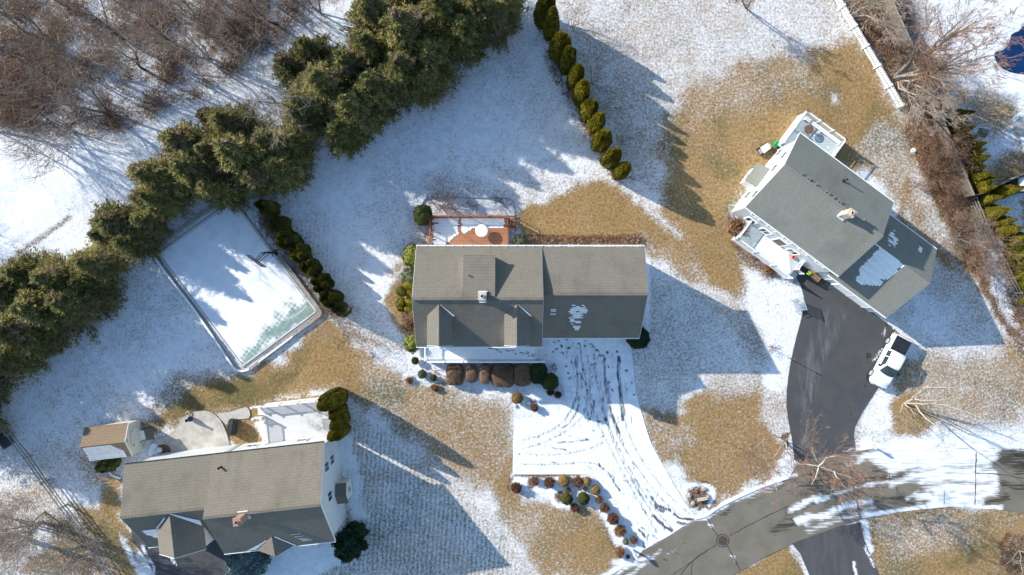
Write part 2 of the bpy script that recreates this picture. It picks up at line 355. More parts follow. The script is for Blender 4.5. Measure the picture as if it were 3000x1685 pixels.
def sdist(poly, x, y):
    n = len(poly); ins = np.zeros(x.shape, bool); d = np.full(x.shape, 1e9)
    for i in range(n):
        x0, y0 = poly[i]; x1, y1 = poly[(i + 1) % n]
        dx, dy = x1 - x0, y1 - y0; L = dx * dx + dy * dy + 1e-9
        t = np.clip(((x - x0) * dx + (y - y0) * dy) / L, 0, 1); d = np.minimum(d, (x - x0 - t * dx) ** 2 + (y - y0 - t * dy) ** 2)
        c = ((y0 > y) != (y1 > y)) & (x < dx * (y - y0) / (dy if abs(dy) > 1e-9 else 1e-9) + x0); ins ^= c
    d = np.sqrt(d); return np.where(ins, -d, d)
def ldist(line, x, y):
    d = np.full(x.shape, 1e9)
    for i in range(len(line) - 1):
        x0, y0 = line[i]; x1, y1 = line[i + 1]; dx, dy = x1 - x0, y1 - y0; L = dx * dx + dy * dy + 1e-9
        t = np.clip(((x - x0) * dx + (y - y0) * dy) / L, 0, 1); d = np.minimum(d, (x - x0 - t * dx) ** 2 + (y - y0 - t * dy) ** 2)
    return np.sqrt(d)
class Paint:
    def __init__(s, X, Y, base): s.X = X; s.Y = Y; s.v = np.full(X.shape, base, dtype=np.float64)
    def blend(s, d, val, soft):
        t = np.clip(.5 - d / (2 * soft), 0, 1); t = t * t * (3 - 2 * t); s.v = s.v * (1 - t) + val * t; return s
    def poly(s, poly, val, soft=12, warp=7, wl=26):
        x = s.X + wob(s.X, s.Y, warp, wl, 1) + wob(s.X, s.Y, warp * .4, wl * .3, 4); y = s.Y + wob(s.X, s.Y, warp, wl, 2) + wob(s.X, s.Y, warp * .4, wl * .3, 5)
        m = 60 + soft * 2; xs = [p[0] for p in poly]; ys = [p[1] for p in poly]
        k = (x > min(xs) - m) & (x < max(xs) + m) & (y > min(ys) - m) & (y < max(ys) + m)
        if k.any():
            d = sdist(poly, x[k], y[k]); t = np.clip(.5 - d / (2 * soft), 0, 1); t = t * t * (3 - 2 * t); s.v[k] = s.v[k] * (1 - t) + val * t
        return s
    def line(s, line, width, val, soft=3, warp=2, wl=9):
        x = s.X + wob(s.X, s.Y, warp, wl, 1); y = s.Y + wob(s.X, s.Y, warp, wl, 2)
        m = width + soft * 2 + 20; xs = [p[0] for p in line]; ys = [p[1] for p in line]
        k = (x > min(xs) - m) & (x < max(xs) + m) & (y > min(ys) - m) & (y < max(ys) + m)
        if k.any():
            d = ldist(line, x[k], y[k]) - width / 2; t = np.clip(.5 - d / (2 * soft), 0, 1); t = t * t * (3 - 2 * t); s.v[k] = s.v[k] * (1 - t) + val * t
        return s
    def blob(s, cx, cy, r, val, soft=8): return s.line([(cx, cy), (cx + .1, cy)], 2 * r, val, soft, warp=r * .15, wl=r * .6 + 3)
def set_attr(me, name, v):
    a = me.attributes.new(name, 'FLOAT', 'POINT'); a.data.foreach_set('value', np.ascontiguousarray(v, dtype=np.float32))
def px_of(me):
    co_ = np.empty(len(me.vertices) * 3, dtype=np.float32); me.vertices.foreach_get('co', co_); co_ = co_.reshape(-1, 3)
    return 1500 + co_[:, 0] / S, 842.5 - co_[:, 1] / S
def densify(poly, step):
    out = []
    for i in range(len(poly)):
        a = poly[i]; b = poly[(i + 1) % len(poly)]; L = math.dist(a, b); n = max(1, int(L / step))
        out += [(a[0] + (b[0] - a[0]) * k / n, a[1] + (b[1] - a[1]) * k / n) for k in range(n)]
    return out
def smooth_poly(pts, it=2, closed=True):
    for _ in range(it):
        q = []; n = len(pts); rg = range(n) if closed else range(n - 1)
        if not closed: q.append(pts[0])
        for i in rg:
            a, b = pts[i], pts[(i + 1) % n]; q += [(a[0] * .75 + b[0] * .25, a[1] * .75 + b[1] * .25), (a[0] * .25 + b[0] * .75, a[1] * .25 + b[1] * .75)]
        if not closed: q.append(pts[-1])
        pts = q
    return pts
def sheet(name, poly, z, step, mat, thick=0.0):
    """poly in photo pixels on the ground -> finely triangulated sheet at height z, with a closed rim when thick"""
    b = [Vector(W(*p)[:2]) for p in densify(poly, step / S)]
    n = len(b); xs = [p.x for p in b]; ys = [p.y for p in b]
    gx = np.arange(min(xs) + step * .5, max(xs), step); gy = np.arange(min(ys) + step * .5, max(ys), step)
    G = np.array([(x, y) for x in gx for y in gy]); d = sdist([(p.x, p.y) for p in b], G[:, 0], G[:, 1]); G = G[d < -step * .4]
    V, E, F, *_ = delaunay_2d_cdt(b + [Vector(g) for g in G], [], [list(range(n))], 1, 1e-5)
    me = bpy.data.meshes.new(name); vs = [(v.x, v.y, z) for v in V]; fs = [tuple(f) for f in F]
    me.from_pydata(vs, [], fs)
    if me.polygons and me.polygons[0].normal.z < 0: me.flip_normals()
    me.materials.append(MATS[mat]); o = obj(name, me)
    if thick:
        k = len(me.vertices); rim = Geo()
    return o
# ================================================================ THE GROUND
def axis(a, b, st, far):
    k = [b + 4 * 1.5 ** i for i in range(12)]; k = [x for x in k if x < far] + [far]
    k2 = [a - 4 * 1.5 ** i for i in range(12)]; k2 = [x for x in k2 if x > -far] + [-far]
    return np.array(k2[::-1] + list(np.arange(a, b + 1e-6, st)) + k)
gx = axis(-57, 57, .25, 700); gy = axis(-34, 34, .25, 700)
GX, GY = np.meshgrid(gx, gy); nx, ny = len(gx), len(gy)
V = np.stack([GX.ravel(), GY.ravel(), np.zeros(nx * ny)], 1)
V[:, 2] = .025 * (np.sin(V[:, 0] * .9) * np.cos(V[:, 1] * .7)) - .03
ii = (np.arange(ny - 1)[:, None] * nx + np.arange(nx - 1)[None]).ravel()
me = np_mesh('ground', V, [np.stack([ii, ii + 1, ii + nx + 1, ii + nx], 1)], smooth=True)
me.materials.append(MATS['snowy_lawn'])
tag(obj('ground', me), kind='structure', label='lawn of thin patchy snow over tan winter grass')
X = 1500 + V[:, 0] / S; Y = 842.5 - V[:, 1] / S
sn = Paint(X, Y, .80); lu = Paint(X, Y, .25); so_ = Paint(X, Y, 0.0)
# --- snow cover of each region
sn.poly([(-200, 400), (420, 440), (560, 560), (480, 640), (60, 900), (-200, 1000)], .97, 20)
sn.poly([(380, 350), (1100, -60), (1180, -60), (1060, 120), (900, 250), (700, 330), (560, 470), (400, 560)], .93, 20)
sn.poly([(-300, -300), (1000, -300), (1020, 0), (760, 200), (640, 260), (470, 340), (330, 400), (0, 370), (-300, 380)], .66, 30)
sn.poly([(850, 450), (1200, 240), (1560, 60), (1640, 300), (1740, 480), (1560, 560), (1300, 600), (1000, 620), (850, 640)], .88, 30); sn.poly([(870, 620), (1180, 560), (1240, 620), (1200, 760), (1120, 900), (1040, 960), (960, 820)], .84, 40); sn.poly([(-60, 1000), (300, 900), (460, 760), (620, 960), (640, 1060), (480, 1140), (200, 1260), (-60, 1180)], .84, 50)
sn.poly([(1180, 120), (1560, 60), (1600, 170), (1500, 260), (1300, 300)], .86, 30)
sn.poly([(1250, 500), (1560, 560), (1540, 640), (1250, 640)], .70, 20)
sn.poly([(1420, 470), (1600, 500), (1720, 540), (1600, 600), (1520, 610)], .74, 20)
sn.poly([(1620, -100), (2460, -100), (2560, 120), (2400, 180), (2100, 240), (1960, 340), (1900, 540), (1760, 420), (1690, 250)], .68, 30)
sn.poly([(1900, 20), (2450, 10), (2500, 120), (2300, 170), (2000, 200)], .70, 40)
sn.poly([(880, 1150), (1000, 1180), (1370, 1440), (1600, 1700), (800, 1750), (1000, 1400)], .66, 20)
sn.poly([(1000, 1500), (1400, 1500), (1600, 1700), (900, 1700)], .64, 30)
# golden lawn in the middle
gold = [(1516, 640), (1560, 606), (1640, 580), (1690, 565), (1742, 520), (1810, 530), (1870, 590), (1930, 650), (1990, 700), (2010, 760), (1960, 790), (1905, 720), (1893, 690), (1885, 705), (1540, 712)]
sn.poly(gold, .04, 14, 10)
sn.poly([(1890, 700), (1960, 720), (2020, 790), (2080, 850), (2010, 830), (1930, 780), (1895, 750)], .42, 14)
sn.poly([(1955, 350), (2060, 270), (2200, 200), (2300, 190), (2420, 195), (2500, 150), (2560, 250), (2620, 330), (2690, 440), (2720, 560), (2560, 480), (2360, 500), (2180, 560), (2140, 620), (2175, 700), (2260, 780), (2200, 800), (2170, 860), (2100, 880), (2050, 830), (1990, 740), (1930, 640), (1960, 560), (1945, 450)], .07, 40, 14)
sn.poly([(2020, 260), (2330, 170), (2460, 190), (2440, 250), (2300, 290), (2100, 340), (2010, 400)], .36, 50)
sn.line([(1815, 530), (1870, 575), (1935, 640), (1990, 690)], 24, .62, 14)
sn.poly([(2580, 330), (2640, 380), (2700, 560), (2850, 800), (2900, 880), (2760, 760), (2700, 700), (2640, 600), (2560, 500), (2500, 430)], .48, 20)
sn.line([(2680, 460), (2640, 640), (2780, 780)], 14, .12, 14)
sn.line([(2690, 500), (2740, 640), (2850, 800), (2880, 860)], 60, .62, 20)
sn.poly([(2500, 420), (2700, 620), (2720, 690), (2620, 560), (2480, 430)], .40, 14)
sn.poly([(2600, 930), (2740, 740), (2860, 820), (2960, 900), (2970, 1040), (2740, 1040), (2640, 980)], .72, 16)
sn.poly([(2640, 950), (2690, 860), (2790, 900), (2760, 1000), (2690, 1000)], .84, 24)
sn.line([(2870, 790), (2930, 870), (2985, 1020)], 36, .80, 16)
# porch side bed, patch of bright snow beside the right driveway
sn.poly([(2180, 780), (2320, 820), (2350, 880), (2340, 1000), (2310, 1130), (2250, 1140), (2220, 1050), (2170, 960), (2180, 880)], .90, 22)
sn.poly([(2160, 750), (2230, 700), (2330, 815), (2230, 800)], .34, 20)
sn.poly([(2020, 820), (2140, 860), (2200, 960), (2260, 1090), (2060, 1100), (2010, 1180), (1990, 1255), (1870, 1190), (1880, 760), (1940, 760)], .70, 16)
sn.poly([(2140, 880), (2215, 960), (2260, 1060), (2200, 1070), (2130, 950)], .55, 24)
# golden lawn right of the snowy drive
sn.poly([(1890, 1230), (2000, 1190), (2030, 1150), (2110, 1120), (2200, 1110), (2240, 1130), (2250, 1260), (2310, 1340), (2300, 1380), (2200, 1420), (2080, 1490), (2030, 1440), (1960, 1340)], .10, 20, 12)
sn.poly([(1875, 1190), (1960, 1230), (2030, 1240), (2040, 1330), (1960, 1330), (1910, 1280)], .40, 18)
sn.poly([(2060, 1095), (2240, 1100), (2240, 1150), (2100, 1170)], .52, 16)
sn.poly([(2232, 1150), (2306, 1140), (2318, 1310), (2270, 1290), (2225, 1220)], .66, 16)
sn.line([(2330, 1390), (2230, 1430), (2110, 1490), (2060, 1520)], 20, 1.0, 5)
sn.poly([(2300, 1300), (2330, 1310), (2330, 1400), (2285, 1400), (2270, 1370)], .78, 10)
# green-gold band below the court
sn.poly([(440, 1250), (540, 1140), (640, 1110), (730, 1110), (850, 1040), (930, 940), (1010, 950), (1060, 1010), (1110, 1070), (1180, 1120), (1300, 1230), (1240, 1280), (1080, 1190), (1010, 1140), (930, 1150), (850, 1170), (735, 1190), (640, 1215), (540, 1230), (480, 1270)], .04, 22, 12)
sn.poly([(1070, 1080), (1250, 1150), (1495, 1180), (1500, 1380), (1470, 1440), (1350, 1400), (1200, 1290), (1060, 1180)], .34, 40)
sn.poly([(1040, 1010), (1180, 1090), (1150, 1180), (1060, 1120)], .36, 24)
sn.poly([(1180, 1090), (1300, 1110), (1330, 1190), (1250, 1200), (1190, 1150)], .42, 24)
sn.poly([(1440, 1400), (1500, 1390), (1540, 1470), (1660, 1500), (1740, 1480), (1790, 1560), (1850, 1620), (1800, 1690), (1600, 1690), (1540, 1600), (1460, 1510)], .24, 22)
sn.poly([(1470, 1490), (1600, 1500), (1560, 1600), (1500, 1560)], .45, 24); sn.poly([(2380, 150), (2500, 110), (2570, 230), (2600, 330), (2480, 330), (2400, 240)], .10, 30)
sn.poly([(1700, 1500), (1780, 1560), (1800, 1650), (1720, 1680), (1650, 1620)], .12, 24)
sn.poly([(1490, 1340), (1505, 1400), (1500, 1450), (1460, 1440)], .10, 14)
sn.poly([(1190, 1030), (1290, 1060), (1330, 1130), (1500, 1120), (1540, 1120), (1640, 1180), (1650, 1230), (1500, 1235), (1500, 1170), (1420, 1130), (1330, 1110), (1260, 1150), (1190, 1110), (1170, 1060)], .88, 8)
sn.poly([(1500, 1390), (1725, 1392), (1790, 1460), (1870, 1560), (1885, 1612), (1870, 1640), (1830, 1640), (1790, 1560), (1750, 1480), (1640, 1500), (1580, 1440), (1500, 1425)], .97, 6)
sn.line([(1510, 1392), (1600, 1394), (1700, 1392)], 10, .2, 6)
# beside the main house
sn.poly([(1150, 830), (1200, 790), (1215, 870), (1222, 1010), (1190, 1020), (1165, 950), (1130, 890)], .10, 16)
sn.poly([(1195, 1015), (1245, 1020), (1245, 1065), (1200, 1060)], .92, 6)
sn.line([(1150, 800), (1200, 760)], 20, .5, 16)
sn.poly([(1235, 585), (1500, 582), (1510, 640), (1235, 640)], .86, 8)
sn.poly([(1890, 760), (1905, 760), (1905, 960), (1895, 1010), (1885, 1010)], .98, 3, 1)
sn.poly([(960, 940), (1040, 940), (1200, 1030), (1180, 1080), (1060, 1010)], .55, 20)
sn.poly([(1040, 990), (1200, 1040), (1220, 1100), (1140, 1080)], .72, 20)
# lower left: beside the left house and along the fence
sn.poly([(305, 1400), (350, 1400), (352, 1530), (400, 1580), (395, 1690), (330, 1690), (260, 1560), (200, 1470), (300, 1500)], .10, 14)
sn.poly([(120, 1490), (250, 1530), (360, 1690), (60, 1690), (150, 1600)], .28, 24)
sn.poly([(0, 1440), (150, 1420), (180, 1500), (80, 1600), (-50, 1620)], .60, 24)
sn.poly([(200, 1330), (310, 1340), (310, 1430), (270, 1430)], .55, 20)
sn.poly([(345, 1560), (370, 1580), (400, 1640), (450, 1700), (420, 1720), (380, 1640)], .96, 8)
sn.poly([(405, 1235), (480, 1230), (460, 1270), (430, 1290)], .30, 12)
sn.poly([(500, 1090), (650, 1090), (560, 1150), (470, 1210), (440, 1200)], .50, 22)
sn.poly([(630, 1228), (735, 1228), (775, 1300), (690, 1310)], .03, 5, 2)
sn.poly([(985, 1260), (1030, 1260), (1060, 1400), (1055, 1480), (1080, 1520), (1035, 1530), (1010, 1420)], .96, 8)
sn.poly([(830, 1610), (980, 1590), (1010, 1650), (900, 1700), (780, 1700), (780, 1630)], .97, 10)
# right edge
sn.poly([(2660, 320), (2720, 400), (2780, 600), (2850, 720), (2900, 840), (2960, 940), (3020, 1000), (3020, 1100), (2990, 1020), (2900, 880), (2820, 760), (2740, 600), (2690, 470), (2640, 360)], .08, 12)
sn.poly([(2440, -60), (2640, -60), (2700, 120), (2800, 380), (2870, 640), (2760, 560), (2700, 400), (2620, 250)], .12, 20)
sn.poly([(2600, -80), (2720, -80), (2700, 100), (2760, 200), (2900, 330), (2800, 400), (2720, 220), (2640, 60)], .66, 20)
sn.poly([(2880, -60), (3100, -60), (3100, 300), (2960, 270), (2890, 200), (2860, 100)], 1.0, 5, 2)
sn.poly([(2830, 270), (2960, 290), (2990, 330), (2920, 400), (2860, 350)], .25, 26)
sn.poly([(2900, 480), (3040, 420), (3040, 530), (2930, 560)], .20, 20)
sn.poly([(2985, 590), (3100, 560), (3100, 730), (3000, 710)], .10, 12)
sn.poly([(2940, 980), (3100, 980), (3100, 1220), (2940, 1200)], .38, 30)
sn.poly([(2600, 1190), (2640, 1150), (2720, 1150), (2760, 1230), (2690, 1290), (2610, 1270)], .10, 24)
sn.poly([(2700, 1040), (2960, 1040), (3000, 1240), (2760, 1240), (2680, 1150)], .45, 40); sn.poly([(2880, -80), (3100, -80), (3100, 320), (2990, 290), (2900, 230), (2850, 120), (2860, 40)], .99, 8, 3)
sn.poly([(2600, 1060), (2700, 1060), (2720, 1140), (2620, 1150)], .35, 16)
sn.poly([(2560, 1140), (2600, 1170), (2610, 1240), (2560, 1260), (2530, 1240)], .86, 12)
sn.poly([(2500, 1290), (2700, 1290), (2900, 1280), (3100, 1280), (3100, 1320), (2500, 1330)], .95, 14)
sn.poly([(2490, 1240), (2530, 1200), (2520, 1290), (2500, 1310)], .60, 10)
sn.poly([(2500, 1500), (2700, 1480), (3100, 1500), (3100, 1720), (2560, 1720)], .22, 16)
sn.poly([(2530, 1510), (2860, 1500), (2840, 1600), (2620, 1640)], .46, 30)
sn.poly([(2720, 1640), (2960, 1560), (3060, 1600), (3060, 1700), (2700, 1700)], .08, 30)
sn.poly([(2518, 1520), (2545, 1510), (2555, 1620), (2534, 1620)], .96, 6)
sn.poly([(2130, 1700), (2310, 1590), (2380, 1700)], .08, 8)
sn.line([(2320, 1610), (2345, 1640)], 16, .7, 6)
sn.line([(1800, 1650), (1850, 1640), (1760, 1700)], 20, .95, 8)
sn.poly([(2420, 270), (2455, 270), (2445, 320), (2430, 310)], .62, 8)
sn.blob(2677, 441, 9, 1.0, 3)
sn.line([(600, 1092), (667, 1094), (705, 1094), (935, 932)], 8, .6, 6)
wd = sdist([(-300, -300), (1000, -300), (1000, 0), (760, 190), (470, 330), (330, 390), (0, 360), (-300, 380)], X, Y) < 10
sn.v[wd] += wob(X[wd], Y[wd], .17, 21, 9) + wob(X[wd], Y[wd], .12, 8, 3) + .06; so_.v[wd] *= .95 + wob(X[wd], Y[wd], .25, 14, 5)
# thinning speckle everywhere (large scale)
sn.v = np.clip(sn.v + wob(X, Y, .035, 60, 3) + wob(X, Y, .03, 17, 7), 0, 1)
# --- lush (0 tan .. 1 green)
lu.poly([(480, 1130), (760, 1090), (900, 1060), (860, 1170), (640, 1210), (400, 1300)], .72, 40)
lu.poly([(880, 1000), (1060, 1010), (1100, 1120), (900, 1160)], .22, 40)
lu.poly([(1060, 1100), (1200, 1140), (1180, 1200), (1080, 1160)], .62, 30)
lu.poly(gold, .12, 20)
lu.poly([(1960, 340), (2500, 160), (2700, 440), (2300, 500), (2170, 700), (1950, 640)], .40, 30)
lu.poly([(2640, 400), (2720, 460), (2900, 860), (2800, 800)], .55, 20)
lu.poly([(200, 1400), (350, 1500), (300, 1690), (140, 1560)], .62, 30)
lu.poly([(2100, 1120), (2300, 1140), (2300, 1380), (2080, 1480), (1900, 1240)], .12, 20)
lu.poly([(2560, 1540), (2900, 1560), (2900, 1700), (2560, 1700)], .42, 40)
lu.poly([(1600, 1520), (1800, 1560), (1780, 1690), (1640, 1690)], .36, 30)
lu.poly([(900, 1150), (1600, 1690), (900, 1690)], .5, 40)
lu.poly([(1860, 760), (2250, 900), (2250, 1090), (1900, 1240)], .35, 30)
lu.poly([(2100, 620), (2170, 560), (2200, 600), (2150, 640)], .7, 10)
# --- bare soil and leaf litter
so_.poly([(-300, -300), (1000, -300), (1000, 0), (760, 190), (470, 330), (330, 390), (0, 360), (-300, 380)], 1.0, 40)
so_.poly([(2440, -60), (2640, -60), (2700, 120), (2800, 380), (2870, 640), (2760, 560), (2700, 400), (2620, 250)], 1.0, 20)
so_.poly([(2660, 340), (2720, 400), (2790, 600), (2870, 700), (2930, 840), (2990, 940), (3050, 1000), (3050, 1100), (2990, 1020), (2900, 880), (2820, 740), (2760, 600), (2690, 470), (2650, 400)], 1.0, 12)
so_.poly([(1498, 1386), (1700, 1386), (1700, 1404), (1600, 1420), (1530, 1430), (1490, 1440)], 1.0, 8)
so_.poly([(1800, 1500), (1850, 1590), (1830, 1640), (1800, 1600), (1770, 1540)], 1.0, 8)
so_.poly([(1175, 900), (1215, 880), (1225, 1010), (1195, 1020)], .8, 10)
so_.poly([(1540, 690), (1890, 690), (1890, 725), (1540, 725)], 1.0, 10)
so_.poly([(2125, 610), (2230, 660), (2170, 710), (2310, 820), (2250, 830), (2150, 720)], 1.0, 12)
so_.poly([(700, 590), (860, 600), (1040, 900), (1010, 960), (950, 930), (820, 740)], .7, 14)
so_.poly([(1480, 1140), (1530, 1160), (1520, 1230), (1500, 1230)], .8, 8)
so_.poly([(1170, 1030), (1200, 1030), (1200, 1110), (1180, 1130)], .8, 8)
so_.poly([(2080, 1440), (2095, 1450), (2090, 1490), (2020, 1490), (2010, 1440), (2040, 1415), (2080, 1420)], .8, 6)
so_.line([(0, 790), (60, 740), (130, 690), (200, 640)], 14, 1.0, 10)
so_.poly([(2925, 1580), (2960, 1560), (3050, 1560), (3050, 1700), (2960, 1690), (2925, 1640)], 1.0, 8)
sn.line([(0, 790), (60, 740), (130, 690), (200, 640)], 12, .4, 12); sn.poly([(2925, 1580), (2960, 1560), (3050, 1560), (3050, 1700), (2960, 1690), (2925, 1640)], .05, 8)
sn.poly([(740, 600), (800, 640), (1000, 930), (960, 930), (850, 780)], .55, 14)
sn.line([(1520, 702), (1880, 706)], 22, .05, 8)
for cx, cy, r in ((1500 + 60, 1416, 13), (1612, 1410, 12), (1652, 1410, 12), (1640, 1456, 15)): sn.blob(cx, cy, r, .1, 6); so_.blob(cx, cy, r, 1, 6)
sn.poly([(2285, 1268), (2315, 1262), (2312, 1310), (2290, 1308)], .1, 6); so_.poly([(2285, 1268), (2315, 1262), (2312, 1310), (2290, 1308)], 1, 6)
sn.blob(2048, 1453, 47, .97, 4); sn.blob(2048, 1453, 36, .22, 7); so_.blob(2048, 1453, 38, 1.0, 5)
# footpaths worn by tyres in the white service strip (upper left) and mowing lines left of the left house
for k, off in enumerate((0, 12, 34, 46)):
    sn.line([(-60, 830 + off), (420, 545 + off * .6), (640, 400 + off * .6), (1100, -40 + off)], 3.5, .84, 3, 1)
mo = Paint(X, Y, 0.0); mo.poly([(1010, 1200), (1150, 1270), (1330, 1430), (1500, 1640), (1500, 1700), (960, 1700), (1040, 1500)], 1.0, 50); mo.poly([(880, 640), (1000, 640), (1000, 1000), (880, 800)], .5, 30); set_attr(me, 'mow', mo.v)
mow = (X > 150) & (X < 480) & (Y > 1050) & (Y < 1500); sn.v[mow] += .035 * np.sin((X[mow] - .75 * Y[mow]) / 5.5)
sn.poly([(640, 1212), (700, 1196), (730, 1186), (950, 1158), (985, 1150), (960, 1200), (740, 1235)], .03, 4, 1); sn.v = sn.v - .11 * np.sin(np.pi * np.clip(sn.v, 0, 1)) ** 1.5
set_attr(me, 'snow', np.clip(sn.v, 0, 1)); set_attr(me, 'lush', lu.v); set_attr(me, 'soil', so_.v)

# ---------------------------------------------------------------- street
road_px = [(1300, 2060), (1790, 1685), (1864, 1637), (1885, 1610), (1955, 1572), (2036, 1517), (2070, 1512), (2104, 1483), (2220, 1429), (2315, 1400), (2328, 1366), (2400, 1338), (2498, 1324), (2580, 1311), (2750, 1309), (2912, 1312), (3000, 1315), (3300, 1330), (3300, 1530), (3000, 1504), (2933, 1494), (2788, 1484), (2663, 1496), (2526, 1521), (2357, 1578), (2232, 1636), (2145, 1688), (1700, 2060)]
rd = sheet('street', road_px, .012, .22, 'road_asphalt'); tag(rd, kind='structure', label='grey asphalt street with plough streaked snow')
X, Y = px_of(rd.data); P = Paint(X, Y, .0); wt = Paint(X, Y, 0.0); sa = Paint(X, Y, 0)
P.poly([(2470, 1345), (2560, 1310), (2900, 1300), (3100, 1305), (3050, 1322), (2930, 1316), (2925, 1340), (2905, 1370), (2800, 1380), (2690, 1374), (2660, 1378), (2570, 1372), (2540, 1352)], .80, 14, 9, 22); P.poly([(2600, 1308), (2900, 1306), (2900, 1330), (2650, 1340)], .95, 10)
P.poly([(2660, 1400), (2700, 1375), (2910, 1372), (2940, 1420), (2910, 1450), (2870, 1480), (2730, 1480), (2660, 1462), (2720, 1440), (2680, 1415)], .78, 14, 9, 22)
P.line([(2690, 1425), (2780, 1412), (2910, 1418)], 7, .25, 7); P.line([(2680, 1400), (2800, 1385), (2900, 1385)], 5, .4, 6)
P.line([(2610, 1420), (2700, 1395), (2900, 1395)], 16, .8, 8)
P.line([(2318, 1492), (2360, 1468), (2420, 1458)], 20, .82, 8, 4); P.line([(2340, 1530), (2420, 1505), (2510, 1475), (2545, 1473)], 24, .82, 8, 4)
P.line([(2420, 1458), (2500, 1430), (2640, 1405), (2700, 1390)], 8, .75, 8); P.line([(2360, 1555), (2500, 1510), (2560, 1490)], 12, .55, 10)
P.line([(2530, 1512), (2660, 1492), (2790, 1478), (2930, 1490)], 16, .95, 7); P.line([(2535, 1425), (2560, 1420)], 12, .8, 6)
P.line([(2328, 1392), (2220, 1434), (2104, 1488), (2070, 1516), (2036, 1520)], 12, .97, 5)
P.line([(2326, 1396), (2250, 1440), (2160, 1480)], 10, .35, 10)
P.line([(1800, 1688), (1840, 1660), (1880, 1640), (1900, 1630)], 10, .9, 7); P.line([(1830, 1700), (1870, 1665), (1890, 1650)], 10, .85, 7); P.line([(1780, 1680), (1860, 1640)], 6, .8, 5)
P.line([(1900, 1645), (1935, 1610)], 8, .7, 6); P.line([(1890, 1600), (1960, 1560), (2036, 1516)], 14, .55, 8)
P.line([(1990, 1600), (1950, 1630)], 3, .5, 4); P.line([(2075, 1530), (2085, 1545)], 7, .9, 4); P.line([(2140, 1625), (2150, 1640)], 6, .8, 4)
P.poly([(2325, 1305), (2500, 1305), (2480, 1335), (2330, 1345)], 0, 6)
wt.poly([(2330, 1370), (2480, 1330), (2600, 1380), (2700, 1400), (2640, 1430), (2500, 1440), (2380, 1480), (2290, 1530), (2330, 1450)], .42, 40)
wt.poly([(2910, 1300), (3100, 1310), (3100, 1400), (2990, 1400), (2930, 1360)], .62, 20); wt.line([(2940, 1420), (3000, 1430)], 30, .6, 14); wt.line([(2880, 1480), (2950, 1460)], 24, .7, 10)
for l in ([(2310, 1498), (2440, 1452), (2640, 1400)], [(2330, 1540), (2450, 1500), (2560, 1465), (2680, 1462)], [(2560, 1385), (2680, 1375)], [(2500, 1410), (2600, 1385), (2680, 1380)], [(2260, 1560), (2340, 1530)], [(2120, 1500), (2300, 1420)], [(2270, 1550), (2300, 1530)]): wt.line(l, 22, .55, 12, 5)
for l in ([(1960, 1560), (1990, 1590), (2060, 1600)], [(1940, 1580), (1975, 1620), (2060, 1645)], [(1910, 1605), (1950, 1640), (1980, 1650)], [(2060, 1595), (2000, 1600), (1950, 1640)]): wt.line(l, 2.5, .6, 3, 1)
P.v += np.where(P.v > .3, .10, 0) * np.sin((Y + .25 * X) / 3.1 + 2 * vnoise(X, Y, 60, 2)); set_attr(rd.data, 'snow', np.clip(P.v, 0, 1)); set_attr(rd.data, 'wet', wt.v); set_attr(rd.data, 'salt', sa.v)
# sealed cracks and the patch round the manhole, laid on the street
tr = Geo()
def crack(line, wd, z=.018):
    line = smooth_poly(line, 1, False); rg = random.Random(int(line[0][0] * 7)); pts = []
    for i in range(len(line) - 1):
        a, b = line[i], line[i + 1]; n = max(1, int(math.dist(a, b) / 7))
        pts += [(a[0] + (b[0] - a[0]) * k / n + rg.uniform(-1, 1), a[1] + (b[1] - a[1]) * k / n + rg.uniform(-1, 1)) for k in range(n)]
    pts.append(line[-1]); L = []; Rr = []
    for i, p in enumerate(pts):
        a = pts[max(0, i - 1)]; b = pts[min(len(pts) - 1, i + 1)]; d = math.dist(a, b) or 1; nx_, ny_ = -(b[1] - a[1]) / d, (b[0] - a[0]) / d
        h = wd * rg.uniform(.6, 1.3) / 2 / S; L.append(W(p[0] + nx_ * h, p[1] + ny_ * h)[:2] + (z,)); Rr.append(W(p[0] - nx_ * h, p[1] - ny_ * h)[:2] + (z,))
    for i in range(len(pts) - 1): tr.face([Rr[i], Rr[i + 1], L[i + 1], L[i]])
crack([(2138, 1570), (2200, 1535), (2260, 1505), (2310, 1482)], .09); crack([(2098, 1596), (2060, 1620), (2020, 1650), (1990, 1690)], .09, .0185); crack([(2131, 1600), (2145, 1625), (2168, 1670)], .11, .019); crack([(2104, 1570), (2085, 1545), (2072, 1518)], .09, .0195)
crack([(2860, 1325), (2858, 1390), (2856, 1480)], .10, .020); crack([(2484, 1350), (2496, 1400), (2510, 1470), (2520, 1515)], .10, .0205); crack([(2860, 1388), (2920, 1388), (3000, 1402)], .08, .021)
crack([(2604, 1385), (2606, 1410)], .06, .0215); crack([(2626, 1425), (2630, 1460)], .06, .022); crack([(2030, 1643), (2025, 1668), (2028, 1700)], .07, .0225); crack([(1960, 1690), (2030, 1643), (2056, 1620)], .07, .023); crack([(2765, 1435), (2766, 1475)], .05, .0235)
c0 = W(2117, 1584)
for k in range(40):
    a0, a1 = 2 * math.pi * k / 40, 2 * math.pi * (k + 1) / 40
    tr.face([(c0[0] + r_ * math.cos(a), c0[1] + r_ * math.sin(a), .024) for r_, a in ((.60, a0), (.69, a0), (.69, a1), (.60, a1))])
ta = tr.build('crack_sealant', 'tar'); tag(ta, kind='structure', label='black crack sealant lines crossing the street')
mh = thing('manhole_cover', 'rusty round manhole cover in the grey street', 'manhole cover', (c0[0], c0[1], .012))
g = Geo().lathe((c0[0], c0[1], .0), [(.49, .0), (.49, .03), (.42, .034), (.42, .02)], 32); g.build('rim', 'manhole_iron', mh, (c0[0], c0[1], .012))
g = Geo().lathe((c0[0], c0[1], .0), [(.40, .0), (.40, .03)], 32)
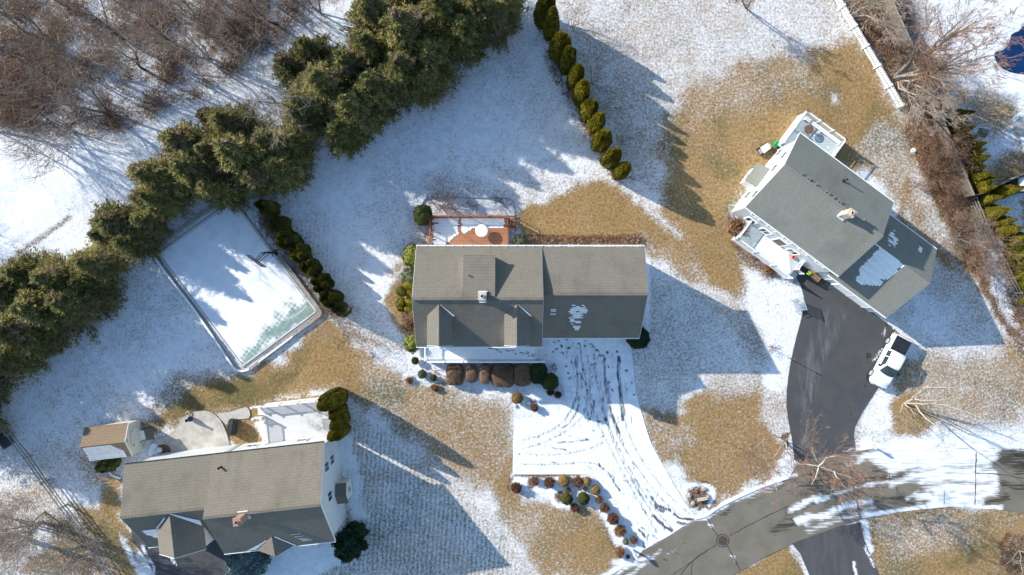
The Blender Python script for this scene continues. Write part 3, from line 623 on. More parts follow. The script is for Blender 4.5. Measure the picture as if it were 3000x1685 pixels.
for i in range(-3, 4):
    for j in range(-3, 4):
        if i * i + j * j < 11: g.obb(Frame(c0[0], c0[1], .4), i * .1 - .03, i * .1 + .03, j * .1 - .03, j * .1 + .03, .03, .04)
g.build('lid', 'manhole_iron', mh, (c0[0], c0[1], .012))
# low asphalt lip along the upper side of the street
g = Geo(); kl = smooth_poly([(2036, 1519), (2070, 1512), (2104, 1484), (2220, 1429), (2312, 1399)], 2, False)
for a, b in zip(kl[:-1], kl[1:]): g.bar(W(a[0], a[1])[:2] + (.05,), W(b[0], b[1])[:2] + (.05,), .16, .12)
tag(g.build('kerb', 'snow'), kind='structure', label='low asphalt kerb under snow')

# ---------------------------------------------------------------- driveways
d2 = [(2315, 800), (2340, 820), (2354, 865), (2357, 885), (2349, 928), (2329, 1000), (2311, 1085), (2302, 1168), (2307, 1222), (2321, 1290), (2328, 1366), (2400, 1338), (2505, 1323), (2506, 1310), (2498, 1263), (2520, 1215), (2560, 1155), (2590, 1110), (2625, 1040), (2650, 1000), (2622, 960), (2560, 920), (2420, 800), (2360, 750)]
dr = sheet('driveway', smooth_poly(d2, 1), .022, .2, 'dark_asphalt'); tag(dr, kind='structure', label='bare dark asphalt driveway curving past the pickup')
X, Y = px_of(dr.data); P = Paint(X, Y, 0); sa = Paint(X, Y, .0); wt = Paint(X, Y, 0)
P.line([(2590, 925), (2620, 955), (2650, 990)], 8, .9, 5); P.line([(2560, 1055), (2585, 1025)], 6, .9, 3, 2); P.line([(2590, 985), (2597, 960)], 4, .7, 4, 2); P.line([(2510, 1316), (2470, 1325)], 6, .6, 4)
sa.line([(2430, 910), (2410, 960), (2370, 1060), (2360, 1110), (2355, 1180)], 30, .45, 20, 5); sa.line([(2470, 920), (2440, 990), (2400, 1060), (2385, 1120), (2372, 1180), (2352, 1300)], 20, .5, 12, 4); sa.line([(2390, 1090), (2370, 1230), (2350, 1310)], 4, 1, 4, 1)
wt.line([(2540, 1050), (2545, 1090), (2535, 1150)], 5, .8, 4); wt.blob(2543, 1042, 9, .8, 5); wt.line([(2640, 965), (2600, 950)], 12, .7, 8); wt.poly([(2330, 790), (2400, 800), (2450, 860), (2380, 850)], .3, 14)
wt.poly([(2500, 1130), (2560, 1130), (2510, 1260), (2480, 1300), (2470, 1200)], .25, 6)
for n_, v_ in (('snow', P), ('salt', sa), ('wet', wt)): set_attr(dr.data, n_, v_.v)
d3 = [(2319, 1592), (2357, 1578), (2450, 1545), (2520, 1530), (2530, 1580), (2552, 1630), (2576, 1690), (2640, 1900), (2440, 1900), (2373, 1690), (2344, 1622)]
dr = sheet('driveway', d3, .022, .25, 'dark_asphalt'); tag(dr, kind='structure', label='bare dark driveway leaving the street at the bottom')
X, Y = px_of(dr.data); P = Paint(X, Y, 0); P.line([(2502, 1648), (2512, 1690)], 8, .95, 4); P.line([(2534, 1600), (2560, 1660)], 8, .8, 5); sa = Paint(X, Y, .1); wt = Paint(X, Y, 0)
for n_, v_ in (('snow', P), ('salt', sa), ('wet', wt)): set_attr(dr.data, n_, v_.v)
d4 = [(384, 1540), (388, 1587), (418, 1622), (458, 1690), (560, 1900), (800, 1900), (672, 1690), (668, 1600), (560, 1540)]
dr = sheet('driveway', d4, .022, .25, 'dark_asphalt'); tag(dr, kind='structure', label='dark driveway in front of the bottom left house')
X, Y = px_of(dr.data); P = Paint(X, Y, 0); P.line([(493, 1625), (512, 1650)], 9, .95, 4); P.line([(420, 1600), (430, 1640)], 10, .8, 6); P.line([(455, 1680), (440, 1640)], 8, .8, 5); sa = Paint(X, Y, .05); wt = Paint(X, Y, 0)
for n_, v_ in (('snow', P), ('salt', sa), ('wet', wt)): set_attr(dr.data, n_, v_.v)
d1 = [(1578, 985), (1880, 985), (1850, 1018), (1856, 1080), (1862, 1143), (1874, 1192), (1890, 1245), (1908, 1300), (1936, 1352), (1978, 1426), (2012, 1480), (2038, 1514), (2036, 1519), (1955, 1573), (1886, 1611), (1872, 1600), (1865, 1560), (1830, 1500), (1790, 1450), (1760, 1415), (1725, 1390), (1502, 1390), (1503, 1300), (1506, 1227), (1600, 1222), (1660, 1190), (1650, 1130), (1600, 1070), (1578, 1060)]
dr = sheet('driveway', d1, .022, .09, 'snowed_asphalt'); tag(dr, kind='structure', label='snow covered driveway with dark tyre tracks')
X, Y = px_of(dr.data); P = Paint(X, Y, .99)
f3 = cc(1550, 950, 4.134); f4 = cc(1480, 1350, 4.319)
def st(pts, wd, v, soft=3, f=f3, wp=.6): P.line([f(*p) for p in pts], wd * 1.35, v, soft, wp)
P.poly([f3(*p) for p in ((400, 220), (700, 240), (900, 420), (950, 900), (1060, 1250), (900, 1330), (700, 1200), (520, 900), (450, 400))], .80, 16)
P.poly([f4(*p) for p in ((1040, 0), (1500, 0), (1800, 350), (2050, 700), (1800, 1100), (1700, 900), (1500, 600), (1200, 200))], .88, 24)
st([(915, 410), (915, 560), (925, 700), (940, 830)], 4.5, .0); st([(940, 700), (980, 950)], 9, .45, 6); st([(975, 1000), (1030, 1180), (1090, 1310)], 6, .15); st([(1090, 1310), (1150, 1450)], 2, .3, 2)
st([(1085, 400), (1085, 640), (1110, 850), (1130, 1000), (1135, 1160)], 6.5, .0); st([(1120, 980), (1160, 1090)], 7, .3, 5); st([(1160, 690), (1190, 900)], 8, .7, 5)
st([(610, 590), (690, 720), (715, 850)], 3, .25, 3); st([(565, 430), (572, 520)], 4, .25); st([(600, 880), (600, 1000), (550, 1110), (480, 1210), (400, 1260)], 4, .3); st([(550, 930), (510, 1040), (430, 1150)], 3, .35); st([(785, 930), (770, 1050), (735, 1150)], 3.5, .25)
st([(780, 520), (790, 600), (810, 650)], 3, .3); st([(750, 850), (745, 920)], 2.5, .3); st([(880, 1000), (900, 1080), (950, 1220)], 3, .35); st([(715, 1060), (715, 1180)], 2.5, .35); st([(330, 1280), (480, 1350), (700, 1400)], 2, .55); st([(360, 1430), (550, 1420), (720, 1395)], 2.5, .4)
st([(1080, 1120), (1080, 1200)], 2, .3); st([(1245, 1110), (1245, 1190)], 2, .4); st([(630, 640), (640, 800)], 2, .4); st([(560, 180), (570, 330)], 2, .75)
for pts in ([(1700, 1010), (1712, 1120), (1735, 1200), (1790, 1320), (1860, 1450), (1925, 1560)], [(1735, 1010), (1748, 1120), (1775, 1230), (1840, 1370), (1915, 1490), (1975, 1555)], [(1770, 1060), (1782, 1190), (1800, 1260), (1845, 1340), (1940, 1470), (2010, 1520)], [(1812, 1060), (1822, 1180), (1835, 1260), (1880, 1350), (1965, 1460), (2030, 1512)], [(1690, 1040), (1693, 1120), (1685, 1190), (1650, 1240), (1590, 1275), (1530, 1290)], [(1725, 1060), (1730, 1150), (1710, 1220), (1660, 1265), (1590, 1300), (1530, 1315)], [(1520, 1330), (1620, 1335), (1720, 1320), (1780, 1290)], [(1530, 1360), (1640, 1362), (1740, 1350), (1800, 1400)], [(1760, 1130), (1775, 1230), (1810, 1330), (1890, 1470), (1950, 1560)]):
    P.line(smooth_poly(pts, 2, False), 4.2, .50, 3.5, .3)
rg = random.Random(5)
for u, v in [(305, 215), (390, 262), (330, 300), (400, 345), (295, 335), (210, 372), (480, 288), (600, 238), (690, 205), (680, 265), (780, 272), (830, 320), (820, 310), (900, 378), (510, 455), (450, 510), (800, 475), (760, 490), (480, 590), (490, 655), (580, 600), (660, 550), (765, 640), (1010, 800), (1250, 710), (1270, 855), (1180, 560), (700, 800), (640, 760), (860, 380), (750, 240), (620, 1225), (700, 1390), (890, 1360), (780, 1290), (960, 510), (1025, 520), (450, 190), (360, 200), (540, 230), (850, 1180), (930, 1160)]:
    a = rg.uniform(-.6, .9); l = rg.uniform(4, 13); st([(u - l * math.cos(a), v - l * math.sin(a)), (u + l * math.cos(a), v + l * math.sin(a))], rg.uniform(2.2, 4), .12, 1.8)
for u, v, r_ in ((945, 340, 5), (1002, 376, 3.5), (1065, 330, 3), (965, 705, 3.5)): P.blob(*f3(u, v), r_, .05, 2.5)
st([(1000, 376), (985, 400)], 7, .8, 5)
for pts, wd, v in (([(1350, 230), (1445, 385)], 4, .05), ([(1180, 40), (1200, 80)], 6, .1), ([(1850, 455), (1930, 560), (2080, 640)], 8, .2), ([(1900, 560), (1960, 620), (2010, 640)], 10, .3), ([(1650, 340), (1710, 440)], 4, .2), ([(1780, 370), (1830, 410)], 3, .3), ([(1160, 250), (1220, 350)], 6, .1), ([(1075, 195), (1160, 255)], 3, .1),
    ([(1575, 235), (1615, 280)], 3, .3), ([(1880, 700), (1960, 790), (2110, 890)], 9, .2), ([(2150, 670), (2240, 730), (2400, 735)], 7, .1), ([(2180, 790), (2280, 800)], 9, .3), ([(1700, 870), (1770, 970)], 7, .15), ([(1750, 1040), (1760, 1100)], 6, .1), ([(1800, 920), (1800, 1080)], 2.5, .2), ([(1740, 600), (1780, 660)], 4, .25), ([(1730, 840), (1770, 870)], 4, .25), ([(1740, 490), (1765, 530)], 3, .25), ([(2010, 1000), (2260, 860)], 5, .4), ([(1840, 1090), (2000, 1000)], 7, .35), ([(1620, 20), (1640, 110)], 3, .2), ([(1320, 185), (1330, 200)], 4, .1), ([(1520, 250), (1540, 275)], 3, .2), ([(1870, 940), (1910, 975)], 4, .3), ([(1060, 60), (1085, 110)], 4, .3), ([(590, 15), (640, 20)], 3, .15), ([(1830, 280), (1930, 480)], 2, .6)):
    P.line([f4(*p) for p in pts], wd, v, 3, 2)
f5 = cc(1000, 1085, 2.412)
for pts, wd, v in (([(1300, 465), (1400, 480)], 2, .4), ([(1330, 490), (1450, 545)], 2, .5), ([(1490, 545), (1590, 565)], 3, .25), ([(1290, 580), (1350, 585)], 2, .45), ([(1380, 615), (1450, 635)], 2, .55), ([(1490, 650), (1510, 652)], 3, .25), ([(1540, 460), (1570, 460)], 3, .3), ([(1540, 515), (1740, 490)], 2.5, .4), ([(1700, 500), (1760, 490)], 3, .3), ([(1400, 430), (1560, 400)], 1.5, .7)):
    P.line([f5(*p) for p in pts], wd, v, 2.5, 2)
P.line([(1590, 1120), (1640, 1160), (1700, 1180)], 2, .75, 4)
wt = Paint(X, Y, .1); sa = Paint(X, Y, .25)
for n_, v_ in (('snow', P), ('salt', sa), ('wet', wt)): set_attr(dr.data, n_, v_.v)
# ---------------------------------------------------------------- sport court with its concrete surround
def slab(name, poly, z, mat, parent=None, org=(0, 0, 0)):
    g = Geo(); g.prism([W(*p)[:2] for p in poly], -.1, z); return g.build(name, mat, parent, org)
ct_px = [(684, 594), (471, 745), (712, 1067), (921, 912)]
court = thing('sport_court', 'green tiled sport court under thin snow', 'sport court', W(700, 830))
cm = sheet('playing_surface', ct_px, .07, .14, 'court_tiles'); cm.parent = court; og = W(700, 830)
X, Y = px_of(cm.data)
for v in cm.data.vertices: v.co.x -= og[0]; v.co.y -= og[1]
P = Paint(X, Y, .97); P.poly([(700, 1072), (925, 905), (880, 850), (830, 880), (790, 960), (740, 990), (680, 1010)], .60, 22, 10)
P.poly([(700, 1080), (935, 910), (900, 880), (850, 905), (810, 960), (760, 1010), (700, 1050)], .05, 14, 8); P.line([(765, 1020), (720, 1050)], 18, .25, 14); P.line([(800, 960), (780, 1010)], 20, .22, 12); P.line([(860, 880), (800, 930)], 30, .52, 20)
set_attr(cm.data, 'snow', P.v); P = Paint(X, Y, 0); arc = [(898, 895), (880, 915), (850, 932), (810, 942), (770, 944), (740, 940)]; P.line(smooth_poly(arc, 2, False), 3, 1, 1.5, 0)
for l in ([(560, 872), (812, 690)],): P.line(l, 3, 1, 1.5, 0)
set_attr(cm.data, 'line', P.v)
g = Geo()
def wall_line(g, pts, wd, z0, z1, closed=False):
    n = len(pts)
    for i in range(n if closed else n - 1):
        a, b = pts[i], pts[(i + 1) % n]; A = W(*a); B = W(*b); g.bar((A[0], A[1], (z0 + z1) / 2), (B[0], B[1], (z0 + z1) / 2), wd, z1 - z0)
g.prism([W(*p)[:2] for p in [(681, 583), (686, 583), (936, 911), (936, 916), (716, 1077), (708, 1077), (461, 748), (461, 742)]], -.06, .055)
g.build('base_slab', 'concrete', court, og)
g = Geo(); wall_line(g, [(684, 588), (465, 745), (712, 1072), (928, 912)], .12, -.05, .13, True); g.build('edge_board', 'pale_metal', court, og)
g = Geo(); ow = smooth_poly([(700, 583), (640, 596), (450, 735), (452, 748), (500, 815), (560, 890), (608, 958), (668, 1048), (690, 1082), (712, 1088), (740, 1078), (820, 1010), (940, 924), (942, 912), (880, 830), (820, 745)], 1, False)
rwl = thing('retaining_wall', 'low block retaining wall curving round the court corner, snow on top', 'wall', W(690, 1080))
wall_line(g, ow, .28, -.1, .28); g.build('blocks', 'stone', rwl, W(690, 1080))
g = Geo(); wall_line(g, [p for p in ow if p[1] > 740 and p[0] < 760], .2, .27, .34); wall_line(g, [(860, 985), (760, 1060)], .14, .28, .32); g.build('snow_cap', 'snow', rwl, W(690, 1080))
# ================================================================ BUILDINGS
def prof_z(prof, v):
    for (a, za), (b, zb) in zip(prof[:-1], prof[1:]):
        if min(a, b) - 1e-6 <= v <= max(a, b) + 1e-6: return za + (zb - za) * (v - a) / (b - a)
    return prof[0][1] if abs(v - prof[0][0]) < abs(v - prof[-1][0]) else prof[-1][1]
def ext_roof(F, u0, u1, prof, th, name, mat, parent, org):
    g = Geo(); n = len(prof)
    P = [F(u, v, z) for u in (u0, u1) for v, z in prof] + [F(u, v, z - th) for u in (u0, u1) for v, z in prof]
    f = []
    for i in range(n - 1):
        f += [(i, i + 1, n + i + 1, n + i), (2 * n + i + 1, 2 * n + i, 3 * n + i, 3 * n + i + 1)]
        f += [(i + 1, i, 2 * n + i, 2 * n + i + 1), (n + i, n + i + 1, 3 * n + i + 1, 3 * n + i)]
    f += [(0, n, 3 * n, 2 * n), (2 * n - 1, n - 1, 3 * n - 1, 4 * n - 1)]
    g.solid(P, f); me = g.mesh(name, org)
    import bmesh
    bm = bmesh.new(); bm.from_mesh(me); bmesh.ops.recalc_face_normals(bm, faces=bm.faces); bm.to_mesh(me); bm.free()
    return obj(name, me, mat, parent, org)
def walls(F, u0, u1, prof, inset, gin, mat, parent, org, name='wall', base=-.15):
    """closed block under a roof profile; inset from the eaves, gin from the gables"""
    va, vb = prof[0][0], prof[-1][0]; s = 1 if vb > va else -1
    va += inset * s; vb -= inset * s
    pts = [(va, prof_z(prof, va) - .19)] + [(v, z - .2) for v, z in prof[1:-1]] + [(vb, prof_z(prof, vb) - .19)]
    poly = [(va, base)] + pts + [(vb, base)]
    g = Geo(); n = len(poly); a, b = u0 + gin, u1 - gin
    P = [F(a, v, z) for v, z in poly] + [F(b, v, z) for v, z in poly]
    g.solid(P, [tuple(range(n)), tuple(range(2 * n - 1, n - 1, -1))] + [(i, n + i, n + (i + 1) % n, (i + 1) % n) for i in range(n)])
    me = g.mesh(name, org); import bmesh
    bm = bmesh.new(); bm.from_mesh(me); bmesh.ops.recalc_face_normals(bm, faces=bm.faces); bm.to_mesh(me); bm.free()
    return obj(name, me, mat, parent, org)
def rakes(F, us, prof, parent, org, mat='white_trim', gut=True, wd=.025):
    for u, s in us:
        g = Geo()
        for (a, za), (b, zb) in zip(prof[:-1], prof[1:]): g.bar(F(u + s * wd / 2, a, za - .15), F(u + s * wd / 2, b, zb - .15), wd, .2)
        g.build('rake_board', mat, parent, org)
def gutter(F, u0, u1, v, z, out, parent, org, mat='white_trim'):
    g = Geo(); g.obb(F, u0, u1, min(v, v + out * .1), max(v, v + out * .1), z - .16, z - .03); return g.build('gutter', mat, parent, org)
def win(parent, org, C, n2, wd, ht, mull=1, glass='glass', name='window', rail=False):
    L = math.hypot(*n2); n2 = (n2[0] / L, n2[1] / L); F = Frame(C[0], C[1], math.atan2(-n2[0], n2[1])); z0, z1 = C[2] - ht / 2, C[2] + ht / 2; h = wd / 2; t = .08
    g = Geo()
    g.obb(F, -h - t, h + t, -.02, .09, z1, z1 + t); g.obb(F, -h - t, h + t, -.02, .11, z0 - t, z0); g.obb(F, -h - t, -h, -.02, .085, z0, z1); g.obb(F, h, h + t, -.02, .085, z0, z1)
    if rail: g.obb(F, -h, h, -.02, .07, C[2] - .014, C[2] + .014)
    for k in range(mull): u = -h + wd * (k + 1) / (mull + 1); g.obb(F, u - .014, u + .014, -.02, .065, z0, z1)
    f = g.build(name, 'white_trim', parent, org)
    Geo().obb(F, -h, h, -.02, .035, z0, z1).build('pane', glass, f, org)
    return f
def chimney(parent, org, F, u, v, wu, wv, z0, z1, mat, cap='dark_void'):
    g = Geo(); g.obb(F, u - wu / 2, u + wu / 2, v - wv / 2, v + wv / 2, z0, z1 - .18)
    t = .05; g.obb(F, u - wu / 2 - t, u + wu / 2 + t, v - wv / 2 - t, v + wv / 2 + t, z1 - .18, z1)
    c = g.build('chimney', mat, parent, org)
    Geo().lathe(F(u, v, z1), [(.17, -.02), (.17, .16), (.12, .16), (.12, .04)], 12).build('flue', mat, c, org)
    Geo().lathe(F(u, v, z1), [(.119, .0), (.119, .06)], 12).build('flue_opening', cap, c, org)
    return c
def pipe(parent, org, p, h=.5, r=.06, mat='black_metal', nm='vent_pipe', r2=None):
    g = Geo(); g.tube(p, (p[0], p[1], p[2] + h), r, r, 10); g.tube((p[0], p[1], p[2] + h - .06), (p[0], p[1], p[2] + h), r * 1.3, r * 1.3, 10)
    g.lathe((p[0], p[1], p[2]), [(r * 2.6, -.05), (r * 1.6, .08)], 12)
    return g.build(nm, mat, parent, org)
def railing(F, pts, z0, parent, org, mat='white_trim', hgt=1.0, post=.11, nm='railing', pitch=.14, bal=.035, top=.13, every=1.9):
    g = Geo()
    for (a, b) in zip(pts[:-1], pts[1:]):
        L = math.dist(a, b); d = ((b[0] - a[0]) / L, (b[1] - a[1]) / L)
        A = F(a[0], a[1]); B = F(b[0], b[1])
        g.bar((A[0], A[1], z0 + hgt), (B[0], B[1], z0 + hgt), top, .05); g.bar((A[0], A[1], z0 + .12), (B[0], B[1], z0 + .12), .05, .07)
        n = max(1, round(L / every))
        for k in range(n + 1):
            p = (a[0] + d[0] * L * k / n, a[1] + d[1] * L * k / n); g.obb(Frame(*F(*p)[:2], F.a), -post / 2, post / 2, -post / 2, post / 2, z0, z0 + hgt + .12); g.obb(Frame(*F(*p)[:2], F.a), -post * .7, post * .7, -post * .7, post * .7, z0 + hgt + .12, z0 + hgt + .15)
        k = pitch
        while k < L - .05:
            q = F(a[0] + d[0] * k, a[1] + d[1] * k); g.obb(Frame(q[0], q[1], F.a), -bal / 2, bal / 2, -bal / 2, bal / 2, z0 + .1, z0 + hgt); k += pitch
    return g.build(nm, mat, parent, org)
def roof_snow(F, rows, prof, parent, org, seed, course=.27, fill=.8, th=.02, holes=.2, ls=(.7, 2.4)):
    """snow lying in broken strips along the shingle courses. rows: function v-> list of (u0,u1)"""
    rg = random.Random(seed); g = Geo(); v, vend, fn = rows; s = 1 if vend > v else -1
    while (vend - v) * s > 0:
        for u0, u1 in fn(v):
            u = u0 + rg.uniform(-.1, .1)
            while u < u1:
                l = rg.uniform(*ls); l = min(l, u1 - u + .1)
                if rg.random() > holes and l > .06:
                    v1 = v + s * course * fill * rg.uniform(.88, 1.02); z0 = prof_z(prof, v) + .005; z1 = prof_z(prof, v1) + .005; j = rg.uniform(-.008, .008)
                    P = [F(u, v + j, z0), F(u + l, v, z0), F(u + l - .004, v1, z1), F(u + .002, v1 + j, z1)]; P += [(p[0], p[1], p[2] + th) for p in P]
                    g.solid(P, [(0, 1, 2, 3), (4, 5, 6, 7), (0, 1, 5, 4), (1, 2, 6, 5), (2, 3, 7, 6), (3, 0, 4, 7)])
                u += l
        v += s * course
    if g.F:
        return g.build('snow_patch', 'snow', parent, org)
def gable_dormer(F, uc, half, zr, ze, vf, prof, parent, org, roofm, wallm, over=.12, sgn=-1):
    """dormer whose ridge runs along v out of the roof profile to vf (sgn=-1: faces -v)"""
    def meet(z):
        best = None; v = prof[0][0] if sgn < 0 else prof[-1][0]
        vs = np.linspace(min(p[0] for p in prof), max(p[0] for p in prof), 800); zz = np.array([prof_z(prof, a) for a in vs])
        ok = np.where(zz >= z)[0]; return vs[ok[0]] if sgn < 0 else vs[ok[-1]]
    vr, ve = meet(zr), meet(ze)
    g = Geo(); o = over; dz = (zr - ze) / half * o
    for s in (-1, 1):
        P = [F(uc, vr - sgn * .0, zr), F(uc, vf, zr), F(uc + s * (half), vf, ze), F(uc + s * (half), ve, ze)]
        Q = [(p[0], p[1], p[2] - .12) for p in P]
        fs = [(0, 1, 2, 3), (7, 6, 5, 4), (1, 5, 6, 2), (2, 6, 7, 3), (0, 4, 5, 1), (3, 7, 4, 0)]
        g.solid(P + Q, fs)
    me = g.mesh('dormer', org); import bmesh
    bm = bmesh.new(); bm.from_mesh(me); bmesh.ops.recalc_face_normals(bm, faces=bm.faces); bm.to_mesh(me); bm.free()
    d = obj('dormer', me, roofm, parent, org)
    h = half - o; zl = prof_z(prof, vf - sgn * .2) - .5; vw = vf - sgn * .15
    g = Geo(); k = (zr - ze) / half
    P = [(-h, zl), (h, zl), (h, ze + k * o - .13), (0, zr - .13), (-h, ze + k * o - .13)]
    A = [F(uc + a, vw, z) for a, z in P]; B = [F(uc + a, ve, z) for a, z in P]
    g.solid(A + B, [(0, 1, 2, 3, 4), (9, 8, 7, 6, 5)] + [(i, i + 5, (i + 1) % 5 + 5, (i + 1) % 5) for i in range(5)])
    me = g.mesh('cheek_wall', org); bm = bmesh.new(); bm.from_mesh(me); bmesh.ops.recalc_face_normals(bm, faces=bm.faces); bm.to_mesh(me); bm.free()
    obj('cheek_wall', me, wallm, d, org)
    g = Geo()
    for s in (-1, 1): g.bar(F(uc, vf + sgn * .02, zr - .06), F(uc + s * half, vf + sgn * .02, ze - .06), .04, .12)
    g.build('trim', 'white_trim', d, org)
    return d, vr, ve

# ---------------------------------------------------------------- A: the middle house (axis aligned)
FA = Frame(0, 0, 0); oA = (-3, -.5, 0)
hA = thing('house', 'middle house, brown grey shingle roof with two front dormers and a garage wing', 'house', oA)
pm = [(-5.52, 6.4), (-.99, 9.2), (3.86, 6.4)]; pg = [(-4.89, 3.8), (-.57, 8.1), (3.79, 6.4)]
walls(FA, -8.91, 2.79, pm, .35, .25, 'white_siding', hA, oA); walls(FA, 2.79, 12.35, pg, .35, .25, 'white_siding', hA, oA)
rA = ext_roof(FA, -8.91, 2.79, pm, .18, 'roof', 'warm_shingle', hA, oA)
rG = ext_roof(FA, 2.80, 12.35, pg, .18, 'roof', 'warm_shingle', hA, oA); rG['label'] = 'lower garage roof with a snow patch'
rakes(FA, ((-8.91, -1), (2.79, 1)), pm, rA, oA); rakes(FA, ((12.35, 1),), pg, rG, oA)
gutter(FA, -8.91, 2.79, -5.52, 6.4, -1, hA, oA); gutter(FA, -8.91, 12.35, 3.87, 6.42, 1, hA, oA); gutter(FA, 2.8, 12.35, -4.89, 3.8, -1, hA, oA)
for k in range(26): Geo().bar((-8.8 + k * .83, 3.80, 6.47), (-8.8 + k * .83, 4.0, 6.47), .03, .03).build('gutter_hanger', 'white_trim', hA, oA)
g = Geo(); g.bar((-8.91, -.99, 9.24), (2.79, -.99, 9.24), .28, .05); g.build('ridge_cap', 'warm_shingle', rA, oA)
g = Geo(); g.bar((2.82, -.57, 8.13), (12.35, -.57, 8.13), .28, .05); g.build('ridge_cap', 'warm_shingle', rG, oA)
# shed dormer on the back slope
sx0, sx1 = -4.40, -1.51
g = Geo(); P = [(sx0, -.95, 9.17), (sx1, -.95, 9.17), (sx1, 2.99, 8.35), (sx0, 2.99, 8.35)]
g.solid([(p[0], p[1], p[2] + .06) for p in P] + [(p[0], p[1], p[2] - .1) for p in P], [(0, 1, 2, 3), (7, 6, 5, 4), (0, 4, 5, 1), (1, 5, 6, 2), (2, 6, 7, 3), (3, 7, 4, 0)])
sd = g.build('shed_dormer', 'warm_shingle', hA, oA)
g = Geo(); P = [(-.98, 9.1), (2.85, 8.25), (2.85, 6.75)]; A = [(sx0 + .08, a, b) for a, b in P]; B = [(sx1 - .08, a, b) for a, b in P]
g.solid(A + B, [(0, 2, 1), (3, 4, 5), (0, 1, 4, 3), (1, 2, 5, 4), (2, 0, 3, 5)]); g.build('cheek_wall', 'white_siding', sd, oA)
pipe(rA, oA, W(1371, 805, 8.55), .55, .06, 'pale_metal')
ch = chimney(rA, oA, FA, -2.6, -.75, .62, .62, 8.6, 10.45, 'chimney_stone')
g = Geo(); g.obb(FA, -3.0, -2.2, -.42, -.3, 9.15, 9.32); g.obb(FA, -2.93, -2.27, -1.35, -1.06, 8.95, 9.12); g.build('flashing', 'flashing', ch, oA)
for uc in (-6.54, .43):
    d, vr, ve = gable_dormer(FA, uc, 1.14, 8.9, 8.25, -5.25, pm, hA, oA, 'warm_shingle', 'white_siding')
    win(d, oA, (uc, -5.10, 7.45), (0, -1), .8, 1.0)
    g = Geo()
    for i in range(14):
        t = i / 14; t2 = (i + .8) / 14; a = (uc + .12 + t * 1.08, vr - .08 + t * (ve - vr)); b = (uc + .12 + t2 * 1.08, vr - .08 + t2 * (ve - vr)); wd = .05 + .17 * t
        za, zb = prof_z(pm, a[1]) + .03, prof_z(pm, b[1]) + .03
        g.solid([(a[0], a[1], za), (b[0], b[1], zb), (b[0] + wd, b[1] + .02, zb), (a[0] + wd * .8, a[1] + .02, za), (a[0], a[1], za + .05), (b[0], b[1], zb + .05), (b[0] + wd, b[1] + .02, zb + .05), (a[0] + wd * .8, a[1] + .02, za + .05)], [(0, 1, 2, 3), (4, 5, 6, 7), (0, 1, 5, 4), (1, 2, 6, 5), (2, 3, 7, 6), (3, 0, 4, 7)])
    g.build('snow_strip', 'snow', d, oA)
# garage roof snow patch (heart like), front slope
def heart(v):
    t = (v + 1.55) / (-4.2 + 1.55)          # 0 top .. 1 bottom
    c, h = 6.05 + .1 * math.sin(t * 9), (.55 + 1.9 * t if t < .22 else 1.15 * (1 - t) ** .75)
    h = min(h * .85, .85)
    return [(c - h, c + h)] if 0 <= t <= 1 else []
roof_snow(FA, (-1.6, -4.1, heart), pg, rG, oA, 3, .12, .8, holes=.32, ls=(.12, .5))
roof_snow(FA, (-2.0, -2.5, lambda v: [(3.65, 4.0)]), pg, rG, oA, 4, .15, .6)
# walls' openings seen from the side
win(hA, oA, (-8.66, 1.5, 4.6), (-1, 0), .9, 1.3); win(hA, oA, (-8.66, -2.8, 4.6), (-1, 0), .9, 1.3); win(hA, oA, (-8.66, 1.5, 1.8), (-1, 0), .9, 1.3)
for x in (-7.5, -5.5, -1.2, .8): win(hA, oA, (x, -5.17, 2.6), (0, -1), .95, 1.5)
def door(parent, org, C, n2, wd, ht, mat, panels=0, nm='door'):
    F = Frame(C[0], C[1], math.atan2(-n2[0], n2[1])); g = Geo(); g.obb(F, -wd / 2, wd / 2, -.02, .07, C[2], C[2] + ht)
    for k in range(panels): z = C[2] + ht * (k + .5) / panels; g.obb(F, -wd / 2 + .12, wd / 2 - .12, .07, .09, z - ht / panels * .38, z + ht / panels * .38)
    d = g.build(nm, mat, parent, org)
    g = Geo(); g.obb(F, wd / 2, wd / 2 + .1, -.02, .1, C[2], C[2] + ht + .1); g.obb(F, -wd / 2 - .1, -wd / 2, -.02, .1, C[2], C[2] + ht + .1); g.obb(F, -wd / 2, wd / 2, -.02, .1, C[2] + ht, C[2] + ht + .1); g.build('frame', 'white_trim', d, org)
    Geo().tube(F(wd * .38, .09, C[2] + 1.0), F(wd * .38, .14, C[2] + 1.0), .035).build('handle', 'black_metal', d, org); return d
door(hA, oA, (-3.2, -5.17, 1.0), (0, -1), .95, 2.05, 'red_plastic', 3)
for x in (5.0, 8.2): door(hA, oA, (x, -4.54, .03), (0, -1), 2.5, 2.15, 'white_trim', 4, 'garage_door')
for x in (4.6, 7.6, 10.6): win(hA, oA, (x, 3.44, 4.9), (0, 1), .9, 1.2)
for x in (-7.6, .9): win(hA, oA, (x, 3.51, 5.0), (0, 1), .9, 1.2)
door(hA, oA, (-2.5, 3.51, .9), (0, 1), 1.7, 2.05, 'grey_glass', 0)
